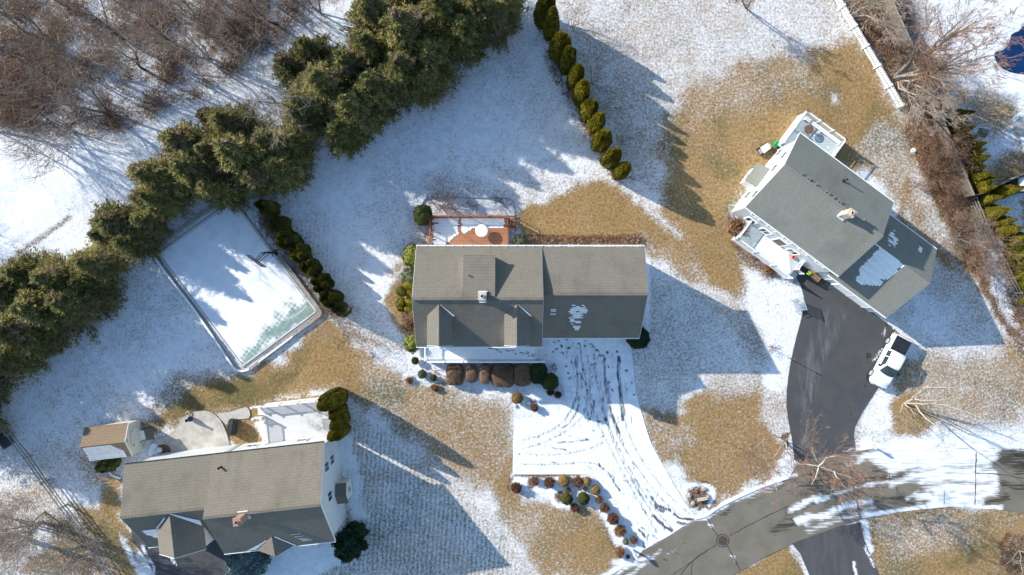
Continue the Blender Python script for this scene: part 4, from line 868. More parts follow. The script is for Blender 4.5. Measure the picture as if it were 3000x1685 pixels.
# front porch under snow
f2 = cc(1150, 850, 4.134); zf = 1.0
px0 = W(*f2(395, 700), 1.9)[0]; px1 = W(*f2(1738, 700), 1.9)[0]; py0 = W(*f2(400, 872), 1.9)[1]
oP = (-4, -6.4, 0); po = thing('front_porch', 'open front porch of the middle house under smooth snow, white railing', 'porch', oP)
g = Geo(); g.obb(FA, px0 - .05, px1 + .0, py0 - .08, -5.20, .1, zf); g.build('floor', 'white_deck', po, oP)
g = Geo(); g.obb(FA, px0 + .1, px1 - .02, py0 + .17, -5.22, zf + .003, zf + .07); sp = g.build('snow_layer', 'snow', po, oP)
g = Geo(); g.obb(FA, px0 - .08, px1 + .05, py0 - .12, py0 - .09, -.1, zf - .05); g.obb(FA, px0 - .12, px0 - .08, py0, -5.2, -.1, zf - .05); g.build('skirt', 'white_trim', po, oP)
railing(FA, [(px0, -5.3), (px0, py0)], zf, po, oP); railing(FA, [(px0, py0), (px1, py0)], zf, po, oP); railing(FA, [(px1, -5.3), (px1, -6.0)], zf, po, oP)
g = Geo(); g.bar((px0, -5.3, zf + 1.04), (px0, py0, zf + 1.04), .09, .03); g.bar((px0, py0, zf + 1.04), (px1 + .7, py0, zf + 1.04), .09, .03); g.build('rail_snow', 'snow', po, oP)
g = Geo()
for k in range(3): g.obb(FA, px1 + .0 + k * .28, px1 + .28 + k * .28, py0 + .1, -6.0, .0, zf - .25 * (k + 1))
stp = g.build('steps', 'white_deck', po, oP)
g = Geo()
for k in range(3): g.obb(FA, px1 + .04 + k * .28, px1 + .25 + k * .28, py0 + .15, -6.05, zf - .25 * (k + 1), zf - .25 * (k + 1) + .04)
g.build('step_snow', 'snow', stp, oP)
railing(FA, [(px1 + .1, -6.0), (px1 + .85, -6.0)], .75, po, oP, pitch=.2); railing(FA, [(px1 + .1, py0), (px1 + .85, py0)], .75, po, oP, pitch=.2)
g = Geo(); rg = random.Random(8)
for u, v in ((1180, 708), (1215, 705), (1250, 715), (1275, 728), (1305, 750), (1405, 738), (1385, 733), (1490, 772), (1575, 762), (1560, 758), (1650, 797), (1705, 780), (1700, 800), (1640, 752), (1630, 770), (1455, 730)):
    c = W(*f2(u, v), zf + .07); g.obb(Frame(c[0], c[1], -.12 + rg.uniform(-.2, .2)), -.17 * rg.uniform(.5, 1.2), .17, -.045, .045, zf + .06, zf + .076)
g.build('footprint', 'weathered_board', sp, oP)
# back deck
fd = cc(1150, 550, 4.134); zd = .9
dx0 = W(*fd(452, 345), 1.85)[0]; dx1 = W(*fd(1397, 345), 1.85)[0]; dyt = W(*fd(452, 343), 1.85)[1]
oD = (-1.5, 5.4, 0); dk = thing('back_deck', 'reddish brown wooden back deck with partly melted snow', 'deck', oD)
dkf = Geo().obb(FA, dx0, dx1, 3.5, dyt, zd - .15, zd).build('floor', 'red_deck', dk, oD)
railing(FA, [(dx0, 3.6), (dx0, dyt)], zd, dk, oD, 'red_rail', .9, .1, top=.14, bal=.04, pitch=.16); railing(FA, [(dx0, dyt), (dx1, dyt)], zd, dk, oD, 'red_rail', .9, .1, top=.14, bal=.04, pitch=.16); railing(FA, [(dx1, 3.6), (dx1, dyt - 1.25)], zd, dk, oD, 'red_rail', .9, .1, top=.12, bal=.04, pitch=.16)
g = Geo()
for x in (dx0 + .1, (dx0 + dx1) / 2, dx1 - .1):
    for y in (dyt - .1, dyt - 1.9): g.tube((x, y, -.1), (x, y, zd - .15), .07)
g.build('post', 'red_rail', dk, oD)
stp = Geo(); [stp.obb(FA, dx1 + .02 + k * .26, dx1 + .26 + k * .26, dyt - 1.15, dyt, zd - .3 - k * .3, zd - .25 - k * .3) for k in range(3)]; stp = stp.build('steps', 'red_rail', dk, oD)
g = Geo()
for y in (dyt - 1.2, dyt): g.bar((dx1, y, zd + .85), (dx1 + .85, y, zd + .35), .1, .06); g.tube((dx1 + .82, y, -.05), (dx1 + .82, y, zd + .35), .05)
g.build('stair_rail', 'red_rail', dk, oD)
g = Geo(); rg = random.Random(12)
def decksnow(x0, x1, yb, yt, fy):
    y = yt
    while y > yb:
        a, b = fy(y); 
        if b > a:
            a += rg.uniform(0, .25) * (rg.random() < .6); b -= rg.uniform(0, .25); g.obb(FA, a, b, y - .125, y - .0, zd + .002, zd + .035)
        y -= .14
mx = W(*fd(818, 400), zd)[0]
q0 = W(*fd(470, 372), zd); q1 = W(*fd(810, 372), zd); yb1 = W(*fd(600, 690), zd)[1]
decksnow(0, 0, yb1, q0[1], lambda y: (dx0 + .12 + rg.uniform(0, .5) * (rg.random() < .25), q1[0] - max(0, (W(*fd(0, 570), zd)[1] - y) * 1.15 + .25 if y < W(*fd(0, 570), zd)[1] else 0)))
r0 = W(*fd(830, 372), zd); r1 = W(*fd(1370, 372), zd)
decksnow(0, 0, W(*fd(0, 540), zd)[1], r0[1], lambda y: (r0[0] + .0, r1[0] if y > W(*fd(0, 480), zd)[1] else r0[0] + 1.3 - (W(*fd(0, 480), zd)[1] - y) * 1.2))
g.build('snow_layer', 'snow', dkf, oD)
tb = thing('patio_table', 'round table with thick white snow top on the red deck', 'table', (*W(*fd(1080, 522), 1.62)[:2], zd))
tc = W(*fd(1080, 522), 1.62); og = (tc[0], tc[1], zd)
Geo().lathe((tc[0], tc[1], 0), [(.62, 1.57), (.64, 1.62)], 32).build('table_top', 'grey_metal', tb, og)
Geo().lathe((tc[0], tc[1], 0), [(.63, 1.62), (.64, 1.66), (.58, 1.72), (.2, 1.735)], 32).build('snow_layer', 'snow', tb, og, smooth=False)
for k in range(4): a = k * math.pi / 2 + .6; Geo().tube((tc[0] + .5 * math.cos(a), tc[1] + .5 * math.sin(a), zd), (tc[0] + .35 * math.cos(a), tc[1] + .35 * math.sin(a), 1.58), .025).build('leg', 'black_metal', tb, og)

# ---------------------------------------------------------------- B: the right house
FB = Frame(21.98, 7.59, -math.atan2(.595, .804)); oB = FB(9, 4.3, 0)
hB = thing('house', 'white sided right house with grey green shingle roof and a lower wing', 'house', oB)
pb = [(0, 5.7), (4.33, 8.5), (8.66, 5.7)]; pw = [(.24, 3.2), (4.38, 6.2), (8.55, 3.2)]
walls(FB, 0, 10.98, pb, .35, .3, 'white_siding', hB, oB); walls(FB, 10.7, 18.05, pw, .35, .3, 'white_siding', hB, oB)
rB = ext_roof(FB, 0, 10.98, pb, .18, 'roof', 'grey_shingle', hB, oB); rW = ext_roof(FB, 10.66, 18.05, pw, .18, 'roof', 'grey_shingle', hB, oB); rW['label'] = 'lower wing roof with white snow patches'
rakes(FB, ((0, -1), (10.98, 1)), pb, rB, oB); rakes(FB, ((18.05, 1),), pw, rW, oB)
gutter(FB, 0, 10.98, 0, 5.7, -1, hB, oB); gutter(FB, 0, 10.98, 8.66, 5.7, 1, hB, oB); gutter(FB, 10.99, 18.05, .24, 3.2, -1, hB, oB); gutter(FB, 10.99, 18.05, 8.55, 3.2, 1, hB, oB)
g = Geo(); rg = random.Random(2); u = .5
g.bar(FB(0, 4.33, 8.54), FB(10.98, 4.33, 8.54), .26, .05); g.build('ridge_cap', 'grey_shingle', rB, oB)
g = Geo()
for u in (1.7, 2.35, 2.6, 3.3, 4.4, 4.75, 5.3, 5.8, 6.1, 8.7, 9.1, 9.5): g.obb(FB, u, u + .12, 4.35, 4.8, 8.36, 8.43)
g.build('ridge_clip', 'grey_shingle', rB, oB)
bu, bv = FB.inv(*W(2467.7, 629, 8.3)[:2]); chimney(rB, oB, FB, bu + .15, bv + .1, .58, .58, 7.8, 9.7, 'pale_brick', 'dark_void')
g = Geo(); g.obb(FB, bu - .26, bu - .13, bv - .3, bv + .5, 8.05, 8.40); g.obb(FB, bu - .2, bu + .45, bv - .36, bv - .24, 7.95, 8.2); g.build('flashing', 'flashing', rB, oB)
p = W(2479, 527, 7.35); pipe(rB, oB, (p[0], p[1], 6.95), .65, .07)
def wingp(v): return [(12.3 + max(0, (4.25 - v)) * .12, 15.05 - max(0, (2.0 - v)) * .9 - (rg.random() < .3) * .2)]
roof_snow(FB, (4.3, 1.2, lambda v: wingp(v) if v > 2.0 else [(12.9 + (2 - v) * .3, 15.0 - (2.0 - v) * 1.6)]), pw, rW, oB, 7, .15, .97, holes=.01)
roof_snow(FB, (7.2, 5.2, lambda v: [(12.65 + abs(v - 6) * .25 + rg.uniform(0, .15), 13.3 + (.5 if 5.5 < v < 6.6 else 0) - rg.uniform(0, .2))]), pw, rW, oB, 9, .13, .92, holes=.1, ls=(.3, .9))
roof_snow(FB, (7.5, 6.9, lambda v: [(16.1, 16.4)]), pw, rW, oB, 10, .16, .85, holes=.0)
roof_snow(FB, (4.36, 4.28, lambda v: [(11.2, 15.0)]), pw, rW, oB, 11, .1, .9, holes=.1)
nl = FB(-1, 0)[0] - FB(0, 0)[0], FB(-1, 0)[1] - FB(0, 0)[1]; nf = FB(0, -1)[0] - FB(0, 0)[0], FB(0, -1)[1] - FB(0, 0)[1]; nr = (-nl[0], -nl[1]); nb = (-nf[0], -nf[1])
for v, z in ((6.5, 4.5), (7.9 - .4, 1.9), (5.0, 4.5), (1.9, 4.5), (2.2, 1.9)): win(hB, oB, FB(.3, v, z), nl, .8, 1.25, 1, 'sunlit_glass')
for u in (1.7, 3.6, 5.5, 7.4, 9.4): win(hB, oB, FB(u, .35, 4.55), nf, .9, 1.2, 1)
for u in (2.0, 3.8, 7.2): win(hB, oB, FB(u, .35, 2.0), nf, .9, 1.4, 1)
for u in (2, 4.5, 8.5): win(hB, oB, FB(u, 8.31, 4.5), nb, .9, 1.2, 1)
door(hB, oB, FB(5.6, .35, .95), nf, .95, 2.1, 'weathered_board', 3)
for u in (12.2, 13.9, 15.9): door(hB, oB, FB(u if u != 12.2 else 11.6, .59, .03), nf, .9 if u == 12.2 else 1.75, 2.2, 'white_trim', 3, 'door' if u == 12.2 else 'garage_door')
# bump-out on the left wall with a small roof
g = Geo(); g.obb(FB, -.72, .3, 3.3, 5.05, -.1, 2.35); bo = g.build('fireplace_bump_out', 'white_siding', hB, oB)
g = Geo(); g.solid([FB(-.95, 3.1, 2.4), FB(-.95, 5.25, 2.4), FB(.3, 5.25, 3.05), FB(.3, 3.1, 3.05), FB(-.95, 3.1, 2.3), FB(-.95, 5.25, 2.3), FB(.3, 5.25, 2.95), FB(.3, 3.1, 2.95)], [(0, 1, 2, 3), (7, 6, 5, 4), (0, 4, 5, 1), (1, 5, 6, 2), (2, 6, 7, 3), (3, 7, 4, 0)]); g.build('roof', 'grey_shingle', bo, oB)
g = Geo(); g.obb(FB, -.82, -.72, 3.9, 4.3, .8, 1.1); g.build('flue_vent', 'grey_metal', bo, oB)
# front porch of the right house
def toB(px, py, z): return FB.inv(*W(px, py, z)[:2])
p0 = toB(2162.2, 700.9, 1.95); p1 = toB(2321.2, 812.9, 1.95); zf = .95
u0, v0 = p0[0], (p0[1] + p1[1]) / 2; u1 = p1[0]; oQ = FB((u0 + u1) / 2, v0 / 2, 0)
pq = thing('front_porch', 'raised white porch with pale blue grey boards on the right house', 'porch', oQ)
Geo().obb(FB, u0, u1, v0, .33, .75, zf).build('floor', 'blue_grey_deck', pq, oQ)
g = Geo(); rg = random.Random(4)
v = v0 + .12
while v < .2:
    a = u0 + 1.9 + rg.uniform(-.1, .15) + max(0, v - v0 - 1.0) * .2; b = u1 - .15 - max(0, (v - v0 - .6)) * .9
    if b > a: g.obb(FB, a, b, v, v + .14, zf + .002, zf + .03)
    v += .15
g.build('snow_layer', 'snow', pq, oQ)
g = Geo(); g.obb(FB, u0 - .03, u1 + .03, v0 - .05, v0 - .01, -.1, .76); g.obb(FB, u0 - .05, u0 - .01, v0, .3, -.1, .76); g.build('skirt', 'white_trim', pq, oQ)
railing(FB, [(u0, .25), (u0, v0)], zf, pq, oQ, pitch=.13); railing(FB, [(u0, v0), (u1, v0)], zf, pq, oQ, pitch=.13); railing(FB, [(u1, .25), (u1, v0 + 1.1)], zf, pq, oQ)
g = Geo()
for k in range(3): g.obb(FB, u1 + k * .28, u1 + .28 + k * .28, v0 + .1, v0 + 1.1, -.02, zf - .24 * (k + 1))
g.build('steps', 'white_deck', pq, oQ)
railing(FB, [(u1 + .05, v0 + 1.15), (u1 + .8, v0 + 1.15)], .6, pq, oQ, pitch=.2, hgt=.9)
# back deck of the right house
a = toB(2364, 326.3, 2.2); b = toB(2478.8, 409.2, 2.2); zd2 = 1.2; vv = (a[1] + b[1]) / 2; uu0, uu1 = a[0], b[0]; oR = FB((uu0 + uu1) / 2, 10.2, 0)
bd = thing('back_deck', 'raised white railed deck behind the right house with teal grey boards and thin snow', 'deck', oR)
fl = Geo().obb(FB, uu0, uu1, 8.33, vv, zd2 - .2, zd2).build('floor', 'blue_grey_deck', bd, oR)
g = Geo(); rg = random.Random(14)
for k in range(40):
    cx = rg.uniform(uu0 + 1.6, uu1 - .5); cv = rg.uniform(8.6, vv - 1.1); ll = rg.uniform(.2, .8)
    g.obb(FB, cx, min(cx + ll, uu1 - .3), cv, cv + .12, zd2 + .004 + k * .0004, zd2 + .02 + k * .0004)
g.build('snow_layer', 'snow', fl, oR)
railing(FB, [(uu0, 8.5), (uu0, vv)], zd2, bd, oR); railing(FB, [(uu0, vv), (uu1, vv)], zd2, bd, oR); railing(FB, [(uu1, vv), (uu1, 8.5)], zd2, bd, oR)
g = Geo(); g.obb(FB, uu0 - .05, uu0 - .01, 8.5, vv, -.1, zd2 - .2); g.obb(FB, uu0, uu1, vv + .01, vv + .05, -.1, zd2 - .2); g.obb(FB, uu1 + .01, uu1 + .05, 8.5, vv, -.1, zd2 - .2); g.build('skirt', 'white_trim', bd, oR)
for u, z in ((uu0 + 1.2, 2.6), (uu0 + 2.6, 2.6)): pass
g = Geo()
for k in range(4): g.obb(FB, uu0 + .4, uu1 - .1, vv - .35 - k * .0, vv - .2, zd2 + .42, zd2 + .47) if k == 0 else None
g.obb(FB, uu0 + .4, uu1 - .1, vv - .55, vv - .40, zd2 + .42, zd2 + .47); g.obb(FB, uu0 + .4, uu0 + .5, vv - .55, vv - .2, zd2, zd2 + .42); g.obb(FB, uu1 - .2, uu1 - .1, vv - .55, vv - .2, zd2, zd2 + .42); g.obb(FB, (uu0 + uu1) / 2, (uu0 + uu1) / 2 + .1, vv - .55, vv - .2, zd2, zd2 + .42)
g.build('bench_seat', 'white_trim', bd, oR)
c = W(2371, 379, 2.0); og = (c[0], c[1], zd2)
t2 = thing('patio_table', 'round dark metal table on the deck behind the right house', 'table', og)
Geo().lathe((c[0], c[1], 0), [(.46, 1.92), (.46, 1.96)], 24).build('table_top', 'rust', t2, og)
for k in range(4): a = k * math.pi / 2 + .4; Geo().tube((c[0] + .42 * math.cos(a), c[1] + .42 * math.sin(a), zd2), (c[0] + .3 * math.cos(a), c[1] + .3 * math.sin(a), 1.92), .025).build('leg', 'black_metal', t2, og)

# ---------------------------------------------------------------- C: the bottom left house
FC = Frame(0, 0, A6); oC = FC(-28, -17, 0)
hC = thing('house', 'cream and white bottom left house with brown grey roof, front gables and brick chimney', 'house', oC)
pr = [(-21.87, 5.8), (-17.36, 9.06), (-12.5, 5.8)]; pl = [(-21.2, 3.5), (-16.96, 7.4), (-12.5, 5.8)]
walls(FC, -29.7, -19.19, pr, .35, .3, 'grey_siding', hC, oC); walls(FC, -38.07, -29.5, pl, .35, .3, 'grey_siding', hC, oC)
rC = ext_roof(FC, -29.72, -19.19, pr, .18, 'roof', 'warm_shingle', hC, oC); rL = ext_roof(FC, -38.07, -29.73, pl, .18, 'roof', 'warm_shingle', hC, oC)
rL['label'] = 'lower left roof part with a white snow patch'
rakes(FC, ((-19.19, 1),), pr, rC, oC); rakes(FC, ((-38.07, -1),), pl, rL, oC)
gutter(FC, -29.72, -19.19, -21.87, 5.8, -1, hC, oC); gutter(FC, -38.07, -19.19, -12.49, 5.8, 1, hC, oC, 'black_metal'); gutter(FC, -38.07, -35.9, -21.2, 3.5, -1, hC, oC)
g = Geo(); g.bar(FC(-29.72, -17.36, 9.1), FC(-19.19, -17.36, 9.1), .26, .05); g.build('ridge_cap', 'warm_shingle', rC, oC)
g = Geo(); g.bar(FC(-38.07, -16.96, 7.43), FC(-29.75, -16.96, 7.43), .26, .05); g.build('ridge_cap', 'warm_shingle', rL, oC)
d, vr, ve = gable_dormer(FC, -33.65, 2.2, 7.2, 5.6, -21.3, pl, hC, oC, 'warm_shingle', 'grey_siding')
d.name = 'garage_gable'
g = Geo()
for s, n_, sl in ((1, 30, (.0, 1.0)), (-1, 14, (.25, .95))):
    for i in range(n_):
        t = sl[0] + (sl[1] - sl[0]) * i / n_; t2 = t + .9 / n_ * (sl[1] - sl[0])
        a = (-33.65 + s * (.1 + t * 2.1), vr - .06 + t * (ve - vr)); b = (-33.65 + s * (.1 + t2 * 2.1), vr - .06 + t2 * (ve - vr)); wd = (.12 + .45 * t * (s > 0)) if s > 0 else .16
        for q in range(1):
            za, zb = prof_z(pl, a[1] + wd * .5) + .02, prof_z(pl, b[1] + wd * .5) + .02
            P = [(*a, za), (*b, zb), (b[0], b[1] + wd, prof_z(pl, b[1] + wd) + .02), (a[0], a[1] + wd * .9, prof_z(pl, a[1] + wd * .9) + .02)]
            P = [FC(*p) for p in P]; g.solid(P + [(p[0], p[1], p[2] + .05) for p in P], [(0, 1, 2, 3), (4, 5, 6, 7), (0, 1, 5, 4), (1, 2, 6, 5), (2, 3, 7, 6), (3, 0, 4, 7)])
g.build('snow_strip', 'snow', rL, oC)
roof_snow(FC, (-18.9, -20.4, lambda v: [(-37.2 + max(0, (-19.4 - v)) * 1.1, -35.85)]), pl, rL, oC, 21, .12, 1.0, holes=.0)
for s in (-1, 1): win(hC, oC, FC(-33.65 + s * .7, -21.15, 4.6), (FC(0, -1)[0], FC(0, -1)[1]), .8, 1.1)
# entry portico gable
g = Geo(); uc, zr, ze, vf = -24.65, 6.85, 5.0, -22.4
for s, hw in ((-1, 1.95), (1, 1.45)):
    ves = -17.36 - (9.06 - ze) / (3.26 / 4.51); P = [FC(uc, -20.45, zr), FC(uc, vf, zr), FC(uc + s * hw, -21.75, ze), FC(uc + s * hw, -21.55, ze + .9)]
    P = [FC(uc, -20.4, 6.9), FC(uc, vf, 6.6), FC(uc + s * hw, -21.95, 5.2), FC(uc + s * hw, -21.86, 5.84)]
    g.solid(P + [(p[0], p[1], p[2] - .12) for p in P], [(0, 1, 2, 3), (7, 6, 5, 4), (0, 4, 5, 1), (1, 5, 6, 2), (2, 6, 7, 3), (3, 7, 4, 0)])
ep = g.build('entry_gable', 'warm_shingle', hC, oC)
g = Geo(); g.obb(FC, uc - 1.4, uc + 1.1, -22.1, -21.5, 4.8, 5.1); g.build('beam', 'white_trim', ep, oC)
for s in (-1.3, 1.0): Geo().tube(FC(uc + s, -22.0, 0), FC(uc + s, -22.0, 4.8), .11).build('column', 'white_trim', ep, oC)
g = Geo()
for i in range(18):
    t = i / 18; a = (uc + .25 + t * 1.45, -20.55 - t * 1.3)
    P = [FC(a[0], a[1], prof_z(pr, a[1]) + .02), FC(a[0] + .1, a[1] - .06, prof_z(pr, a[1] - .06) + .02), FC(a[0] + .14, a[1] + .06, prof_z(pr, a[1] + .06) + .02), FC(a[0] + .04, a[1] + .12, prof_z(pr, a[1] + .12) + .02)]
    g.solid(P + [(p[0], p[1], p[2] + .04) for p in P], [(0, 1, 2, 3), (4, 5, 6, 7), (0, 1, 5, 4), (1, 2, 6, 5), (2, 3, 7, 6), (3, 0, 4, 7)])
for i in range(16):
    t = i / 16; wd = .15 + .75 * t ** 2; a = (uc - .25 - t * 1.75, -20.6 - t * 1.2)
    P = [FC(a[0], a[1], prof_z(pr, a[1]) + .02), FC(a[0] - .11, a[1] - .06, prof_z(pr, a[1] - .06) + .02), FC(a[0] - .11 - wd, a[1] - .06, prof_z(pr, a[1] - .06) + .02), FC(a[0] - wd * .9, a[1], prof_z(pr, a[1]) + .02)]
    if t > .15: g.solid(P + [(p[0], p[1], p[2] + .04) for p in P], [(0, 1, 2, 3), (4, 5, 6, 7), (0, 1, 5, 4), (1, 2, 6, 5), (2, 3, 7, 6), (3, 0, 4, 7)])
g.build('snow_strip', 'snow', rC, oC)
roof_snow(FC, (-20.3, -21.6, lambda v: [(-23.0 + (-20.3 - v) * .9, -22.2 + (-20.3 - v) * .9)]), pr, rC, oC, 31, .15, .3, holes=.55)
cu, cv = FC.inv(*W(713, 1510, 8.9)[:2]); chimney(rC, oC, FC, cu, cv - .1, .6, .6, 8.3, 10.4, 'brick')
g = Geo(); g.obb(FC, cu - .45, cu + .45, cv + .22, cv + .4, 8.8, 9.05); g.obb(FC, cu + .32, cu + .55, cv - .4, cv + .3, 8.6, 8.85); g.build('flashing', 'snow', rC, oC)
p = W(641, 1372, 7.0); pipe(rL, oC, FC(*FC.inv(p[0], p[1]), 6.35), .75, .09)
nR = FC(1, 0)[0], FC(1, 0)[1]; nF = (FC(0, -1)[0], FC(0, -1)[1]); nB = (-nF[0], -nF[1]); nL = (-nR[0], -nR[1])
f9 = cc(650, 1120, 5.17)
for (px, py), z in ((f9(1735, 1165), 3.0), (f9(1635, 1275), 5.0)):
    u, v = FC.inv(*W(px, py, z)[:2]); win(hC, oC, FC(-19.49, v, z), nR, .85, 1.35)
u, v = FC.inv(*W(955, 1455, 5.0)[:2]); win(hC, oC, FC(-19.49, v, 5.0), nR, .85, 1.35)
u, v = FC.inv(*W(941, 1467, 8.0)[:2]); F0 = Frame(*FC(-19.49, -17.3)[:2], A6)
g = Geo(); g.tube(F0(0, 0, 7.9), F0(.06, 0, 7.9), .28, n=16); g.build('attic_vent', 'pale_metal', hC, oC)
for u in (-21.5, -25.0, -28.2, -31, -34.5): win(hC, oC, FC(u, -12.85, 4.3), nB, 1.0, 1.2)
for u in (-22.5, -27.5): win(hC, oC, FC(u, -12.85, 1.9), nB, 1.0, 1.2)
for u in (-21.5, -27.5): win(hC, oC, FC(u, -21.52, 4.2), nF, .95, 1.3)
door(hC, oC, FC(-24.6, -21.52, .3), nF, 1.0, 2.1, 'weathered_board', 3)
for u in (-35.6, -32.2): door(hC, oC, FC(u, -20.85, .03), nF, 2.5, 2.2, 'white_trim', 4, 'garage_door')
g = Geo(); g.bar(FC(-29.2, -12.78, 5.6), FC(-29.4, -12.78, .1), .09, .07); g.build('downspout', 'white_trim', hC, oC)
u, v = FC.inv(*W(1000, 1437, 1.5)[:2])
g = Geo(); g.obb(FC, -19.5, -18.55, v - .8, v + .8, .2, 2.6); bo = g.build('fireplace_bump_out', 'cream_siding', hC, oC)
g = Geo(); P = [FC(-19.5, v - 1.0, 2.65), FC(-18.4, v - 1.0, 2.65), FC(-18.4, v, 3.25), FC(-19.5, v, 3.25), FC(-19.5, v + 1.0, 2.65), FC(-18.4, v + 1.0, 2.65)]
g.solid(P + [(p[0], p[1], p[2] - .1) for p in P], [(0, 1, 2, 3), (3, 2, 5, 4), (9, 8, 7, 6), (10, 11, 8, 9), (1, 7, 8, 2), (2, 8, 11, 5), (0, 6, 7, 1), (4, 5, 11, 10)]); g.build('roof', 'warm_shingle', bo, oC)
g = Geo(); g.obb(FC, -18.55, -18.4, v - .2, v + .2, 1.2, 1.6); g.build('flue_vent', 'grey_metal', bo, oC)
# porch rail at the front right
u0_, v0_ = FC.inv(*W(868, 1608, 1.9)[:2]); oS = FC(-21.5, -22.3, 0)
pf = thing('front_porch', 'white railed entry porch of the bottom left house under snow', 'porch', oS)
Geo().obb(FC, -26.2, -19.6, -23.0, -21.55, .0, .5).build('floor', 'white_deck', pf, oS); Geo().obb(FC, -26.15, -19.65, -22.95, -21.56, .503, .56).build('snow_layer', 'snow', pf, oS)
railing(FC, [(-23.3, -22.95), (-19.6, -22.95)], .5, pf, oS, pitch=.13); railing(FC, [(-26.2, -22.95), (-25.5, -22.95)], .5, pf, oS, pitch=.13)
# big white back deck
a = FC.inv(*W(737, 1196, 2.0)[:2]); b = FC.inv(*W(942, 1172, 2.0)[:2]); c_ = FC.inv(*W(764, 1226, 2.0)[:2]); z9 = 1.0
vt = a[1]; ua = a[0]; ub = -19.0; oT = FC(-24, -10, 0); ul = c_[0]; vl = c_[1]
wd_ = thing('back_deck', 'large white railed deck behind the bottom left house', 'deck', oT)
g = Geo(); g.obb(FC, ul, ub, -12.83, vt, z9 - .2, z9); g.build('floor', 'white_deck', wd_, oT)
g = Geo()
for k in range(3): g.obb(FC, ul - .3 * (k + 1), ul - .3 * k - .01, vl + .1, vt - .08, -.05, z9 - .25 * (k + 1))
g.build('steps', 'white_deck', wd_, oT)
railing(FC, [(ul, vt), (ub, vt)], z9, wd_, oT, top=.16, post=.15); railing(FC, [(ul, vl), (ul, -12.9)], z9, wd_, oT, top=.16, post=.15); railing(FC, [(ul - .9, vt), (ul, vt)], .75, wd_, oT, top=.14, post=.15); railing(FC, [(ul - .9, vl), (ul, vl)], .75, wd_, oT, top=.14, post=.15); railing(FC, [(ub, vt), (ub, -12.9)], z9, wd_, oT, top=.14)
g = Geo(); g.obb(FC, ul, ub, vt + .03, vt + .07, -.1, z9 - .1); g.obb(FC, ul - .07, ul - .03, -12.8, vl, -.1, z9 - .1); g.build('skirt', 'white_trim', wd_, oT)

# ---------------------------------------------------------------- garden shed
oK = FC(-41.5, -10.8, 0); sh = thing('garden_shed', 'cream shed with brown roof, one slope striped with snow', 'shed', oK)
ps = [(-12.42, 2.3), (-10.79, 3.3), (-9.07, 2.3)]
walls(FC, -43.7, -39.3, ps, .12, .12, 'cream_siding', sh, oK); rs = ext_roof(FC, -43.7, -39.3, ps, .1, 'roof', 'shed_shingle', sh, oK)
g = Geo()
for (a, za), (b, zb) in zip(ps[:-1], ps[1:]): g.bar(FC(-39.29, a, za - .06), FC(-39.29, b, zb - .06), .03, .12)
g.build('rake_board', 'white_trim', rs, oK)
roof_snow(FC, (-10.95, -12.38, lambda v: [(-43.5, -39.9 - max(0, (v + 11.7)) * 1.2)]), ps, rs, oK, 41, .115, .70, holes=.01, th=.025, ls=(1.5, 4))
F1 = Frame(*FC(-39.42, -10.75)[:2], A6 - math.pi / 2)
g = Geo(); g.obb(F1, -.8, .8, -.01, .06, .2, 1.95); dd = g.build('door', 'cream_siding', sh, oK)
g = Geo(); [g.obb(F1, a, b, .05, .09, z0, z1) for a, b, z0, z1 in ((-.85, -.78, .15, 2.0), (.78, .85, .15, 2.0), (-.85, .85, 1.95, 2.02), (-.03, .03, .2, 1.95), (-.8, .8, 1.05, 1.1))]; g.build('frame', 'white_trim', dd, oK)
g = Geo(); [g.obb(F1, s * .72 - .1, s * .72 + .1, .06, .1, z, z + .05) for s in (-1, 1) for z in (.4, 1.7)]; g.build('hinge', 'black_metal', dd, oK)
g = Geo(); g.tube(F1(0, -.02, 2.75), F1(0, .06, 2.75), .14, n=8); g.build('gable_vent', 'grey_metal', sh, oK)
g = Geo(); P = [FC(-39.4, -11.35, .22), FC(-38.2, -11.35, .02), FC(-38.2, -10.2, .02), FC(-39.4, -10.2, .22)]; g.solid(P + [(p[0], p[1], p[2] - .08) for p in P], [(0, 1, 2, 3), (7, 6, 5, 4), (0, 4, 5, 1), (1, 5, 6, 2), (2, 6, 7, 3), (3, 7, 4, 0)]); rp = g.build('ramp', 'weathered_board', sh, oK)
g = Geo(); P = [FC(-39.38, -11.3, .235), FC(-38.95, -11.25, .165), FC(-39.05, -10.35, .18), FC(-39.38, -10.3, .235)]; g.solid(P + [(p[0], p[1], p[2] + .03) for p in P], [(0, 1, 2, 3), (4, 5, 6, 7), (0, 1, 5, 4), (1, 2, 6, 5), (2, 3, 7, 6), (3, 0, 4, 7)]); g.build('snow_patch', 'snow', rp, oK)
# ================================================================ VEGETATION
def rngf(s): return np.random.default_rng(s)
